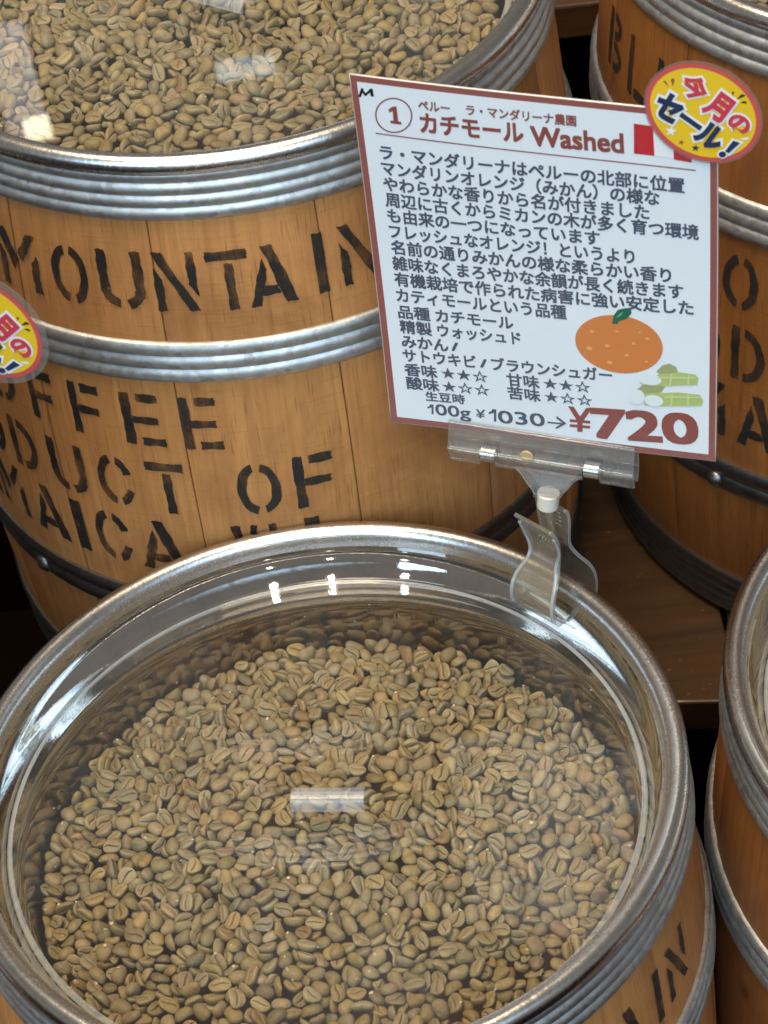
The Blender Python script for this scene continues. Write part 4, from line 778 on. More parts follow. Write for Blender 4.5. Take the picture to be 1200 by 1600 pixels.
-890, 338, -52, 27, -64, -68, 19, 5, 96, -208, 405, 2, 66, 30, 28, 62, 4, 88, -1, 426, 16, 2, 40, -77, -48, 11, 99, 82, 422, 8, 0, 29, 88, 34, 2, 83, 961, 396, -47, 24, 6, 23, 93, 1, 91, 705, 405, -30, 95, -3, -28, 5, 2, 81,
877, 393, -50, 91, 21, -29, -18, 5, 94, 610, 425, -9, 6, -82, 55, 6, 3, 95, 1036, 421, -30, 7, 97, 18, -4, 4, 91, -1125, 308, -92, 21, 84, 16, -45, 7, 87, -84, 425, 6, 90, 32, 5, -27, 7, 80, -277, 407, -11, 23, -18, -4, -95, 5, 93,
428, 445, 6, 41, -51, 10, 74, 7, 90, 1242, 397, -78, 98, -13, 1, 3, 3, 98, -494, 430, 10, 2, -32, 93, -8, 2, 91, 643, 415, -44, 60, 25, -3, -74, 3, 87, 1250, 367, -117, 46, 7, -38, -78, 0, 95, 367, 461, 11, 86, -16, 43, -19, 3, 93,
164, 455, 10, 26, 25, 3, -92, 3, 99, -627, 418, -10, 34, 12, 29, 87, 0, 88, -744, 426, 2, 87, 8, 12, 46, 0, 93, -396, 451, 18, 19, 97, -4, 5, 3, 92, 1122, 387, -99, 78, -19, -33, -48, 10, 89, 544, 441, -23, 3, -69, -70, 13, 8, 89,
770, 438, -37, 19, 91, -28, 17, 1, 97, 224, 445, -15, 85, 35, 2, 37, 0, 89, -944, 386, -45, 94, -27, -15, -2, 1, 89, 318, 456, -9, 2, -63, 76, 7, 8, 99, -1176, 320, -115, 26, 36, -55, 69, 4, 94, 98, 477, 17, 76, 30, -20, 52, 0, 94,
-798, 408, -33, 54, 18, 3, -81, 7, 87, -313, 466, 16, 94, 6, -5, 30, 7, 87, 1081, 420, -76, 95, 20, -20, -4, 0, 98, -37, 480, 22, 29, -19, 28, 88, 4, 97, -248, 459, 4, 4, 57, -81, 4, 7, 91, 568, 485, 4, 91, 2, 2, 40, 4, 90,
-1055, 370, -76, 81, 41, 18, 36, 1, 93, -573, 459, 5, 93, -1, -27, 19, 0, 85, -1277, 324, -124, 67, -21, -70, -8, 4, 98, -996, 370, -82, 50, -58, -41, 48, 3, 88, -1116, 377, -72, 68, 28, 31, 58, 1, 96, -1164, 359, -91, 4, -23, -30, -91, 11, 87,
29, 494, 20, 61, 30, 10, -72, 7, 99, 479, 478, -12, 89, 4, -39, 16, 4, 99, 1004, 440, -72, 34, 71, -43, -41, 4, 97, 687, 463, -42, 2, 95, -26, 7, 6, 96, -174, 480, 2, 25, 61, -70, 24, 8, 97, 416, 495, -3, 86, -41, -14, -22, 6, 86,
785, 483, -28, 12, 28, 66, -67, 5, 90, -845, 427, -43, 90, 10, 41, -1, 5, 95, 608, 474, -34, 3, -82, -55, -8, 11, 93, -111, 483, -7, 18, 89, 39, 0, 3, 88, -902, 418, -55, 21, -81, 53, -1, 5, 79, 822, 462, -63, 97, -1, -18, -3, 1, 97,
669, 518, -1, 21, 34, 87, 24, 5, 100, 1117, 441, -102, 34, -80, 46, -12, 1, 91, 1237, 440, -111, 19, -67, 45, 54, 2, 95, 939, 481, -57, 13, -69, 69, -7, 0, 90, -531, 483, -13, 24, 84, 45, 15, 5, 81, 312, 527, 9, 46, 13, -66, -56, 4, 100,
-432, 494, -7, 30, 23, -78, -48, 1, 98, -1205, 373, -122, 21, 59, -72, -28, 4, 93, -642, 467, -36, 63, 25, -11, 71, 7, 97, 714, 516, -22, 22, -3, 90, 35, 5, 97, -751, 474, -26, 10, -98, 10, -2, 8, 95, -1257, 398, -106, 28, 71, 61, 17, 0, 87,
-1164, 410, -98, 2, -37, -79, 48, 3, 88, 1035, 492, -74, 25, -62, -49, 53, 5, 94, -1044, 421, -92, 2, -11, 85, 50, 2, 89, 205, 526, -14, 28, -56, 49, -59, 2, 99, 883, 509, -52, 37, -87, -26, 12, 1, 93, 398, 535, -13, 19, 39, -67, 58, 5, 95,
-275, 537, 10, 30, -27, 90, 8, 5, 88, 1187, 478, -100, 29, -62, 12, -71, 2, 96, -334, 518, -11, 4, -52, -7, -84, 4, 97, 802, 525, -40, 9, 17, 83, 50, 3, 98, 540, 552, -8, 20, 96, -13, -6, 2, 93, -577, 510, -24, 77, 39, 21, 43, 2, 90,
-491, 537, 0, 75, -2, -58, -29, 2, 87, -1111, 444, -84, 94, 25, 11, 13, 2, 78, -1027, 461, -70, 11, 27, 84, -43, 5, 87, 257, 549, -13, 17, -55, -49, -64, 0, 90, -64, 555, 0, 17, -28, -85, 38, 3, 95, 1066, 488, -108, 70, -33, -40, 46, 6, 99,
-177, 545, -17, 1, -26, -91, 30, 8, 93, -1222, 456, -85, 14, 75, -62, 9, 1, 99, -105, 547, -17, 88, -38, 24, -10, 5, 99, -937, 490, -56, 98, 11, 2, -9, 0, 98, 8, 563, -4, 11, -89, 42, 9, 1, 90, 1220, 511, -99, 49, -39, -58, 50, 0, 98,
-783, 506, -52, 17, 22, -90, -31, 6, 94, 967, 542, -66, 57, 76, -14, -25, 7, 90, 1166, 539, -80, 5, 50, -26, -81, 2, 94, -385, 550, -27, 82, -54, -8, -4, 6, 89, 174, 560, -32, 6, 65, -6, 75, 5, 90, -703, 533, -36, 8, -48, 83, -24, 11, 91,
474, 599, -2, 84, -12, 15, 48, 0, 95, 122, 581, -16, 4, 88, 20, -41, 3, 99, 895, 562, -63, 55, -3, 40, -72, 5, 91, -989, 504, -76, 96, 20, 16, -1, 8, 88, -875, 535, -46, 17, 54, 80, 17, 0, 89, -538, 569, -20, 12, 26, 95, 7, 9, 85,
-617, 560, -28, 92, -5, -4, 36, 4, 98, -369, 598, 7, 92, 15, -6, 33, 2, 91, 413, 606, -10, 75, 16, 30, 55, 0, 97, -820, 516, -78, 52, 15, -13, 82, 11, 93, -1125, 503, -88, 15, 93, 30, -5, 4, 96, 260, 597, -25, 33, -35, -86, -8, 4, 89,
-258, 622, 16, 23, 46, -83, -13, 0, 94, -310, 594, -19, 9, -29, 91, -25, 2, 89, 545, 593, -45, 56, 16, -26, 76, 4, 90, 1093, 540, -122, 47, -75, 26, -35, 4, 99, 58, 618, -7, 37, 1, -18, -90, 6, 86, 1130, 580, -85, 2, -83, -23, 49, 4, 98,
-187, 603, -22, 90, -38, 10, -14, 2, 91, 735, 597, -57, 25, -12, -38, 87, 4, 91, 1043, 559, -111, 63, -22, 68, -25, 1, 91, 610, 613, -44, 47, -9, -3, -87, 4, 97, 314, 623, -25, 47, 46, 72, -17, 4, 94, -785, 563, -60, 87, 5, 44, -16, 6, 90,
163, 625, -19, 21, 35, 27, -86, 6, 90, 985, 605, -67, 29, 38, 86, 11, 5, 100, -730, 572, -55, 77, 34, 47, -23, 1, 97, -1047, 525, -98, 4, -36, -7, -92, 0, 100, -489, 623, -6, 20, 10, 2, -96, 7, 97, -7, 637, -5, 94, 20, 19, -17, 7, 92,
-1169, 507, -115, 87, 25, 40, 5, 0, 80, -405, 603, -32, 12, -89, 10, 40, 0, 89, -685, 609, -18, 11, 42, 88, 9, 2, 91, 1081, 589, -93, 71, 7, -54, -41, 6, 82, 849, 612, -62, 37, -10, 10, -91, 0, 98, -112, 610, -36, 22, 0, 87, 42, 3, 99,
-940, 563, -64, 26, 14, 8, -94, 0, 92, 901, 641, -34, 85, -8, 14, -48, 0, 97, -138, 642, -4, 18, 6, 97, -8, 5, 98, 218, 620, -42, 75, 21, 14, 59, 2, 98, 64, 676, 21, 60, 39, -37, -58, 4, 91, -840, 598, -43, 9, -28, -88, -33, 3, 89,
368, 645, -34, 82, -25, -49, 9, 6, 98, 1040, 618, -84, 17, -5, 36, 91, 4, 83, 115, 669, -1, 73, 15, 2, 65, 3, 98, -541, 624, -37, 53, -8, 33, -76, 3, 87, -358, 659, -11, 1, -11, 95, 26, 0, 100, -43, 648, -34, 92, 20, 10, 27, 6, 87,
-209, 677, 4, 14, -55, -81, 0, 4, 91, 770, 643, -65, 88, -9, -9, -43, 0, 90, 238, 677, -13, 27, -67, -63, 25, 7, 85, 288, 670, -22, 87, -23, -34, 22, 1, 86, 468, 670, -30, 9, -4, -6, 98, 3, 89, 660, 664, -44, 72, 50, -41, -21, 4, 84,
-580, 628, -50, 73, 30, 34, 49, 6, 88, 1131, 635, -94, 65, 29, -51, 45, 8, 91, -267, 671, -13, 70, 21, 7, 66, 11, 97, -611, 655, -27, 51, 74, 41, -6, 7, 90, -757, 637, -43, 4, 74, -63, -19, 7, 84, -1050, 596, -85, 94, 16, -2, -28, 3, 99,
-938, 622, -62, 5, 24, -39, 88, 7, 90, -16, 697, -7, 34, -89, 0, -28, 2, 81, 696, 658, -75, 37, -12, 91, 0, 2, 91, 534, 687, -39, 6, 34, 92, -12, 7, 91, -1147, 587, -100, 10, -51, -45, 71, 5, 94, -1191, 572, -117, 25, -62, 8, 72, 2, 93,
1003, 675, -69, 9, -4, 88, 45, 7, 100, -78, 696, -21, 48, -2, -23, -83, 9, 99, 829, 694, -52, 75, -36, -43, 34, 2, 95, 1072, 669, -87, 51, 38, 3, -76, 1, 98, -677, 676, -29, 31, 88, -3, -33, 3, 83, 210, 706, -23, 5, 42, -7, 89, 7, 96,
337, 694, -41, 29, 63, -28, -65, 3, 89, -146, 712, -11, 8, -25, -95, -1, 1, 95, -1087, 587, -125, 82, -36, 37, -20, 1, 98, 764, 702, -53, 40, -10, 9, 90, 2, 79, 392, 698, -47, 1, 91, -14, 35, 3, 95, 1135, 670, -104, 49, 3, -54, 67, 11, 94,
-1130, 634, -80, 20, 1, 81, 54, 3, 86, -486, 693, -35, 60, -22, 44, -61, 2, 94, -382, 714, -25, 58, 12, -16, 78, 3, 98, -543, 699, -39, 17, -69, -69, -6, 1, 94, 652, 709, -64, 57, 12, -40, 70, 5, 80, 887, 715, -66, 15, 58, 75, 24, 7, 96,
585, 713, -60, 48, 31, 21, -78, 1, 91, -1030, 653, -80, 14, 17, 10, 96, 4, 90, -893, 683, -54, 39, -10, -26, 86, 1, 96, 388, 745, -25, 3, 38, -72, 56, 0, 90, -10, 739, -23, 3, -33, -93, -11, 6, 98, 149, 756, -10, 92, 21, 19, -23, 0, 96,
469, 744, -34, 5, 78, -61, -4, 0, 88, -617, 717, -32, 12, -47, 82, 26, 7, 91, -942, 656, -91, 75, 4, 29, -57, 5, 99, 565, 757, -28, 66, 66, 25, 19, 6, 94, 1106, 729, -75, 78, -13, 57, 16, 2, 92, 930, 713, -89, 33, -8, 92, -16, 1, 94,
780, 750, -58, 73, 64, -20, -1, 0, 91, -710, 706, -65, 13, 51, -54, -64, 0, 91, 696, 736, -75, 59, -20, 76, -17, 8, 98, -1092, 667, -103, 87, -14, 14, -42, 3, 97, -822, 725, -53, 24, -17, -94, 1, 11, 96, -427, 770, -15, 38, 50, 75, -14, 2, 92,
332, 775, -32, 47, 52, -64, -27, 1, 98, -254, 777, -13, 15, 34, 81, 43, 3, 97, -304, 754, -38, 18, 79, -56, -10, 2, 97, -96, 763, -38, 18, 56, 63, -48, 1, 96, 213, 768, -43, 65, 15, -33, 66, 2, 93, 637, 753, -76, 85, 30, 16, -38, 0, 88,
-431, 749, -55, 36, 88, 27, 11, 2, 91, 274, 787, -37, 61, 25, 5, -74, 11, 97, -1000, 715, -80, 73, 20, -34, -54, 7, 97, -155, 773, -42, 38, 30, -72, -47, 8, 82, 51, 784, -36, 19, -71, -66, 7, 6, 90, -31, 802, -14, 64, -2, -21, -72, 3, 94,
-338, 801, -10, 6, 60, -77, 14, 3, 94, -1059, 725, -74, 71, 42, 24, 49, 0, 97, -206, 784, -37, 12, -25, -90, -31, 11, 85, -656, 773, -38, 77, 4, -1, 62, 4, 91, 909, 782, -76, 97, 7, 0, -19, 0, 91, -735, 764, -49, 73, 16, -29, -59, 6, 91,
-491, 784, -34, 71, 10, -5, 68, 1, 88, 717, 799, -62, 90, -8, -1, -40, 1, 90, 1034, 766, -118, 16, 66, 52, 49, 2, 88, 641, 809, -60, 12, 15, 95, 22, 0, 78, 377, 802, -60, 21, -83, -12, -49, 3, 98, -1096, 744, -86, 23, -26, 45, -81, 6, 98,
-363, 805, -44, 52, -18, 2, -82, 5, 88, 568, 806, -74, 43, 16, 18, 86, 7, 99, -783, 782, -61, 58, -25, 15, -75, 9, 95, 427, 808, -70, 71, 38, 15, -56, 4, 83, -93, 826, -38, 6, 96, -8, -23, 7, 87, 492, 817, -65, 11, 89, 36, -23, 5, 79,
949, 790, -109, 69, -33, -26, 57, 1, 93, 751, 796, -98, 9, 88, 37, 23, 7, 92, 587, 840, -46, 86, -2, 15, 46, 4, 90, 321, 835, -45, 67, 57, 31, -33, 2, 80, -236, 818, -48, 81, 30, -5, 48, 3, 96, -535, 811, -48, 25, -9, 29, -91, 0, 97,
92, 840, -44, 11, -55, -79, 20, 11, 80, 30, 867, -22, 96, -14, 10, 18, 3, 93, 415, 869, -32, 89, -6, 1, -43, 11, 96, 202, 877, -18, 6, -2, -11, -98, 1, 97, 833, 854, -72, 10, -13, 16, -96, 0, 93, -138, 861, -37, 41, 63, -17, 63, 6, 92,
-630, 834, -55, 31, -86, -38, 4, 5, 85, 169, 856, -55, 17, -4, -4, 97, 4, 87, -893, 783, -104, 51, -54, -60, 28, 3, 91, -300, 848, -50, 74, -9, 17, -63, 11, 91, -692, 843, -46, 40, 73, -9, 53, 3, 97, -430, 861, -36, 77, 34, -16, -50, 2, 99,
680, 871, -58, 19, -64, 72, 11, 7, 98, -949, 807, -82, 91, -18, 28, 20, 7, 95, 762, 858, -81, 4, -47, 62, -61, 5, 89, 546, 876, -57, 9, 23, -46, 84, 0, 92, -260, 888, -24, 26, 14, -22, 92, 2, 98, -856, 826, -76, 58, 29, -1, -75, 7, 84,
1014, 825, -134, 85, 33, -26, 30, 1, 99, -491, 875, -34, 42, 54, -8, -71, 7, 97, -1044, 802, -100, 89, -2, -5, 43, 3, 89, 282, 882, -56, 14, -87, 44, 6, 11, 95, 367, 879, -61, 73, 4, 12, -66, 3, 89, -179, 879, -50, 82, 43, 34, 6, 3, 89,
-365, 876, -51, 10, 19, -94, -21, 1, 90, 106, 907, -34, 46, 5, -11, 87, 4, 89, 930, 861, -117, 7, 79, -56, -17, 6, 85, 498, 894, -68, 24, -22, 16, -92, 10, 98, 724, 895, -75, 47, 23, 15, -83, 1, 91, -105, 902, -47, 58, -18, -39, 68, 7, 92,
-738, 870, -82, 13, -75, 50, 39, 0, 93, -608, 899, -58, 69, 5, -32, 63, 6, 90, -46, 914, -59, 6, 8, -32, 93, 9, 93, -894, 854, -103, 81, 32, 40, -24, 3, 91, 206, 936, -47, 11, 9, 9, 98, 4, 89, -676, 894, -70, 22, -69, 65, 19, 0, 90,
970, 879, -140, 74, 32, 39, 41, 10, 100, 579, 935, -72, 2, 92, -31, 20, 2, 83, -228, 934, -49, 57, -15, -44, 66, 7, 94, -921, 894, -75, 51, 17, -44, -71, 8, 87, 518, 951, -56, 30, 83, -43, 14, 0, 93, 358, 936, -67, 24, 25, -33, 87, 2, 95,
-981, 871, -109, 50, 45, -71, 17, 2, 97, 275, 950, -60, 65, 36, 32, -57, 11, 84, 61, 947, -59, 9, 62, 76, 7, 4, 80, -408, 935, -62, 7, 10, 86, -47, 0, 94, -554, 935, -62, 95, 13, -21, 12, 4, 94, -779, 904, -91, 48, -30, -79, 16, 3, 93,
143, 949, -70, 1, 52, -81, -22, 2, 98, -65, 961, -66, 6, -27, 94, 16, 4, 95, 887, 979, -75, 90, -4, 18, -37, 3, 89, 433, 955, -88, 0, -26, 1, 96, 1, 87, 5, 966, -66, 13, -82, -54, 3, 6, 88, -865, 915, -98, 24, 27, -85, -35, 1, 87,
-303, 969, -61, 96, 2, -9, 22, 10, 93, 317, 979, -69, 3, 7, -85, -50, 6, 92, 117, 1001, -39, 19, 4, -7, -97, 7, 100, -157, 994, -40, 5, 93, -34, -7, 7, 94, 257, 997, -57, 15, -36, 82, 40, 4, 88, -945, 923, -110, 2, 60, -36, 70, 5, 100,
795, 962, -119, 34, 74, 26, 51, 2, 96, 535, 1014, -57, 7, -80, 57, -4, 1, 85, 390, 1001, -67, 24, -83, -47, 14, 1, 92, -84, 1005, -50, 53, 77, 10, 31, 1, 92, 688, 984, -97, 69, -66, -20, 16, 2, 78, -516, 980, -66, 21, 4, 92, 30, 2, 89,
877, 970, -121, 2, 27, 94, 16, 7, 97, -364, 983, -72, 35, -39, 78, 32, 7, 98, 475, 1009, -70, 24, -54, -79, 5, 6, 91, -723, 946, -107, 76, 12, 37, -49, 5, 96, -605, 987, -68, 7, -3, -54, 83, 0, 91, 596, 1021, -67, 58, -12, -23, 76, 1, 98,
-890, 948, -105, 47, -54, -68, 4, 6, 90, -428, 986, -82, 56, 71, 24, 33, 7, 90, 60, 1011, -79, 68, 59, 26, 31, 2, 79, -256, 1014, -67, 1, -23, 96, 5, 4, 84, 310, 1019, -87, 11, -10, 94, 28, 7, 95, -323, 1033, -57, 48, 10, 29, -81, 7, 97,
826, 1032, -94, 2, 27, 38, -87, 11, 89, -672, 1002, -85, 17, -95, -17, 12, 6, 97, -779, 997, -94, 1, 43, -73, 52, 1, 95, 642, 1024, -109, 44, 51, 24, -69, 1, 99, -857, 983, -113, 83, 36, -40, 3, 2, 94, -176, 1043, -67, 70, 0, 18, -68, 3, 89,
138, 1050, -69, 96, 24, 7, 1, 6, 100, -118, 1058, -53, 67, 15, 31, -64, 0, 91, 750, 1024, -119, 18, 88, -34, 22, 4, 95, 31, 1052, -67, 43, -4, 9, -88, 3, 88, -528, 1022, -94, 81, 40, 4, 40, 7, 96, 279, 1071, -66, 96, 5, 16, 15, 4, 84,
413, 1056, -90, 41, -44, 45, 64, 10, 89, -458, 1050, -73, 21, -14, -14, 95, 1, 92, -609, 1041, -81, 0, -96, 3, -24, 6, 98, 700, 1042, -118, 56, 37, 65, 33, 9, 93, 533, 1075, -83, 85, -3, 7, -51, 1, 84, -758, 1052, -70, 93, -3, 9, -33, 11, 99,
-818, 1034, -94, 22, -94, -21, 2, 1, 82, 369, 1084, -93, 29, -15, -34, -87, 4, 90, -298, 1081, -79, 37, -85, 32, -17, 6, 98, 665, 1096, -92, 24, 12, 88, -37, 3, 98, 740, 1086, -109, 11, 90, -40, 2, 1, 88, 165, 1080, -100, 30, 8, 89, 29, 1, 81,
-217, 1080, -90, 14, 79, 55, 20, 3, 98, 626, 1126, -63, 6, -39, 85, 31, 0, 92, -698, 1057, -103, 6, 83, 52, 9, 5, 94, -128, 1103, -70, 22, -39, -85, -26, 0, 79, 3, 1102, -75, 38, 6, 29, -86, 3, 98, -245, 1122, -50, 83, 27, -14, -44, 4, 98,
500, 1126, -75, 23, 8, 60, -75, 1, 91, -64, 1105, -82, 73, 55, 23, 30, 4, 94, 448, 1092, -113, 38, -58, -24, 67, 2, 96, -366, 1096, -86, 13, -37, -89, 21, 8, 94, -433, 1103, -81, 22, -30, -90, -18, 0, 91, 241, 1130, -76, 93, -7, 5, -33, 0, 85,
-633, 1107, -79, 20, -5, 93, 25, 11, 99, 314, 1111, -103, 60, 21, 1, 76, 2, 96, -560, 1095, -95, 3, 33, 92, 17, 0, 96, 127, 1130, -82, 41, -12, -12, 88, 11, 94, 67, 1139, -72, 4, -96, -8, -21, 6, 90, 185, 1113, -109, 2, -83, -29, -45, 8, 90,
-274, 1122, -92, 17, -59, -78, -7, 8, 97, -717, 1116, -87, 71, -62, -31, -1, 0, 98, -195, 1139, -83, 30, 9, -63, 70, 7, 99, 683, 1140, -108, 1, -45, -60, -64, 2, 83, 379, 1138, -103, 9, 15, 45, -86, 0, 78, -115, 1149, -80, 68, 62, 13, -35, 0, 88,
499, 1166, -88, 83, 51, -8, 15, 1, 89, -9, 1162, -79, 35, 2, -70, 60, 7, 94, 425, 1179, -80, 41, -68, 58, -10, 11, 93, -527, 1163, -77, 55, 34, 75, 2, 3, 96, 353, 1186, -79, 8, 35, -92, -5, 2, 93, -69, 1167, -100, 13, 37, 65, 64, 3, 89,
145, 1184, -88, 9, 21, 93, 25, 8, 91, -608, 1151, -104, 54, -11, 72, -40, 0, 97, -516, 1138, -121, 3, -32, 87, -36, 5, 89, -362, 1170, -94, 19, -38, -84, 29, 2, 96, 290, 1189, -95, 3, -12, 8, -98, 3, 92, -430, 1181, -83, 62, -21, -25, 70, 3, 86,
-136, 1200, -82, 8, -24, -84, -45, 3, 89, -479, 1186, -91, 27, 65, 62, 31, 7, 82, 232, 1222, -93, 42, -36, -78, 25, 3, 99, 517, 1211, -114, 16, 90, -6, -36, 2, 90, -311, 1194, -113, 34, -44, 68, -45, 6, 98, -235, 1227, -80, 7, 27, 94, -15, 1, 99,
-562, 1202, -103, 28, -61, 46, 57, 3, 94, 162, 1241, -84, 82, 19, 10, -50, 0, 88, 95, 1235, -88, 0, 92, 34, -16, 11, 87, -93, 1216, -106, 18, 11, -47, 85, 7, 91, 309, 1264, -81, 27, 79, 53, 7, 7, 92, 349, 1254, -99, 5, -53, 83, -4, 5, 89,
-14, 1235, -118, 9, -6, -72, -68, 3, 98, -425, 1232, -108, 9, 32, 93, 9, 4, 87, -376, 1261, -84, 15, -19, -6, 96, 4, 83, -52, 1277, -78, 62, -70, -23, 23, 0, 97, -162, 1254, -104, 61, 60, 32, -39, 0, 87, -230, 1288, -73, 23, 86, -43, 2, 7, 90,
-342, 1254, -114, 52, 10, -12, -83, 0, 90, 181, 1301, -101, 13, 94, 3, -27, 2, 98, 9, 1283, -116, 7, -45, 56, 68, 5, 97, -103, 1314, -81, 21, 20, -20, 92, 7, 98, 261, 1300, -111, 33, -50, -48, -62, 2, 98, 91, 1286, -122, 58, -76, -26, -6, 1, 94,
-177, 1305, -104, 69, 30, -55, 34, 11, 100, -269, 1300, -118, 6, 4, -73, -67, 2, 92, 80, 1317, -141, 51, -85, -1, 10, 11, 94, -1002, -813, -204, 10, -94, 27, -9, 6, 97, 1301, -106, -145, 9, -72, -67, -10, 1, 97, 1245, 361, -186, 67, -66, 30, -2, 5, 91,
528, -1170, -204, 10, -62, -77, -6, 0, 97, 1300, 113, -189, 47, -33, 0, 81, 1, 95, -1028, 779, -158, 20, -27, -93, -7, 7, 98, 243, -1264, -205, 1, -86, 49, 1, 11, 91, -1260, -348, -184, 59, 13, -67, 40, 4, 89, 1144, -625, -187, 38, 9, 91, 2, 7, 89,
-407, 1252, -197, 61, -75, 5, 19, 1, 94, -497, -1209, -162, 6, 31, -14, 93, 1, 91, 1163, 561, -202, 9, 54, -82, -7, 7, 91, -1243, 384, -206, 4, -85, 49, -14, 6, 93, 693, -1098, -199, 94, -7, -18, -26, 5, 90, 285, 1271, -211, 5, 97, -17, 1, 6, 94,
-1095, -703, -207, 6, -93, 31, -10, 0, 84, 1294, -204, -190, 23, 62, -55, -49, 1, 83, -851, 1002, -187, 64, 40, 61, -20, 1, 78, -10, -1297, -187, 45, -47, 71, -23, 3, 92, 938, 916, -182, 9, -57, -25, 77, 0, 92, -1311, -84, -198, 41, -60, 37, -56, 2, 81,
1014, -821, -187, 21, -31, 39, 83, 5, 95, -166, 1276, -207, 6, 80, 57, -4, 6, 96, -758, -1036, -201, 9, -54, 82, 13, 11, 99, 1281, 297, -154, 39, -49, -64, 42, 3, 95, -1153, 624, -178, 30, -73, 4, 60, 4, 98, 374, -1239, -207, 6, -92, 36, 4, 6, 100,
550, 1202, -182, 24, 30, 65, 64, 8, 81, -1218, -479, -166, 71, 1, 15, 67, 2, 93, 1227, -491, -164, 17, 74, -8, 63, 5, 96, -616, 1167, -185, 42, -11, -68, -58, 8, 96, -298, -1272, -184, 22, -16, -44, -85, 0, 94, 1091, 710, -202, 20, -29, -92, 13, 0, 90,
-1303, 201, -194, 41, -52, 36, -64, 8, 83, 834, -1015, -187, 58, -2, -57, -57, 0, 88, 47, 1306, -198, 13, 5, -73, -65, 6, 100, -985, -875, -180, 65, 32, -67, 7, 11, 99, 1319, 25, -183, 70, 18, -66, -13, 8, 94, -1005, 827, -195, 83, -4, -8, 54, 4, 97,
124, -1313, -195, 0, 6, -74, 65, 7, 91, 786, 1054, -159, 41, 0, -73, 52, 5, 100, -1280, -286, -169, 3, 63, 33, 69, 0, 97, 1093, -719, -198, 38, 18, -43, -79, 4, 91, -594, -1146, -204, 0, 58, 79, 15, 5, 98, 1220, 458, -186, 61, 35, -42, -56, 0, 97,
-1194, 541, -193, 71, 47, 35, 36, 2, 92, 636, -1147, -186, 77, -44, -38, -24, 0, 95, 366, 1250, -212, 5, -32, -94, 4, 1, 86, -1149, -642, -184, 67, -30, -9, -66, 9, 82, 1266, -358, -186, 50, -65, -32, 45, 8, 97, -765, 1069, -191, 78, 42, 44, 1, 5, 82,
-120, -1312, -193, 20, 15, -73, 62, 6, 97, 988, 859, -194, 17, -33, -48, 78, 1, 94, -1317, 57, -169, 56, -36, 59, -43, 8, 96, 982, -868, -181, 15, 71, -32, 60, 4, 90, -131, 1315, -151, 29, -36, 61, 62, 2, 99, -838, -1010, -184, 17, 35, 48, 77, 5, 97,
1288, 208, -188, 63, 31, -11, -68, 7, 99, -1073, 761, -192, 52, -73, -18, 38, 1, 99, -491, 1086, -125, 83, 38, -30, -24, 2, 86, 885, 954, -181, 52, 53, -22, 62, 6, 98, -721, -1073, -154, 71, -3, 18, 67, 7, 97, 1265, 289, -203, 15, -48, -85, 11, 7, 89,
1214, -442, -206, 9, -61, -78, 2, 5, 88, 154, 1302, -196, 61, -74, 22, 10, 4, 89, -921, -899, -204, 9, -97, 11, -13, 1, 87, 1321, -31, -135, 12, 80, 21, 54, 2, 91, -957, 898, -196, 16, -27, 43, -83, 0, 79, -1277, -240, -199, 74, 57, -27, -17, 6, 88,
1119, -685, -143, 29, 73, -43, 42, 11, 97, -315, 1277, -194, 3, -27, 71, 63, 7, 95, 1199, 517, -177, 23, 77, -20, 54, 0, 86, 578, -1157, -183, 48, -58, 39, -50, 5, 84, -1120, -635, -205, 34, 8, -4, -93, 8, 91, 1264, -284, -200, 13, 56, -80, -9, 0, 99,
-172, -1303, -144, 66, -68, -13, -25, 1, 99, 936, -918, -197, 67, -52, -27, 43, 5, 90, -95, 1287, -192, 29, -3, 60, -73, 1, 99, -788, -1062, -141, 60, 40, -64, 20, 2, 94, 1303, 189, -134, 34, 36, 78, 36, 11, 97, -1117, 698, -181, 11, -71, 26, 62, 0, 89,
339, -1275, -109, 76, -63, 2, 11, 4, 97, 600, 1140, -205, 15, 29, -94, 3, 2, 93, 1184, -556, -192, 56, -56, -23, 55, 1, 99, -552, 1195, -202, 64, -73, -16, 11, 3, 79, -345, -1241, -191, 38, -27, 44, -75, 2, 91, 1160, 631, -197, 3, 61, 57, 53, 9, 78,
-1247, 334, -189, 63, -74, 0, -20, 3, 92, 750, -1074, -191, 58, -34, -40, -61, 0, 79, 219, 1293, -182, 37, -53, -51, -55, 4, 94, -1064, -776, -186, 23, -36, -72, 53, 11, 96, 1300, -44, -202, 11, 73, -65, -11, 0, 90, -901, 955, -178, 40, 65, -26, 58, 5, 97,
62, -1317, -158, 18, 21, 73, -61, 3, 98, 839, 988, -204, 6, 98, 8, -1, 3, 95, -1303, -185, -182, 23, -67, -37, 58, 2, 99, 20, -1063, -112, 65, -5, 50, 55, 4, 97, -970, 589, -101, 17, -43, -87, -9, 1, 93, 1021, 708, -107, 91, -13, -37, 4, 4, 87,
-269, -1300, -114, 49, 58, -56, 29, 11, 89, -622, -1168, -157, 58, 73, -4, -34, 7, 94, -1215, 443, -139, 44, -86, 18, 11, 5, 95, -707, 1092, -147, 3, 13, 84, 50, 1, 97, -1290, -38, -187, 46, 78, -14, -37, 3, 92, 304, -1271, -188, 75, 49, 41, 1, 4, 97,
644, 1132, -162, 17, 4, 3, -97, 3, 96, 1200, -564, -124, 68, 49, 52, 12, 7, 99, -498, 1200, -190, 73, 38, 43, 34, 0, 93, -419, -1233, -195, 86, 43, -9, -22, 0, 95, -1283, 272, -186, 73, 38, 40, 37, 5, 98, 731, -1081, -129, 53, -19, 11, 81, 3, 98,
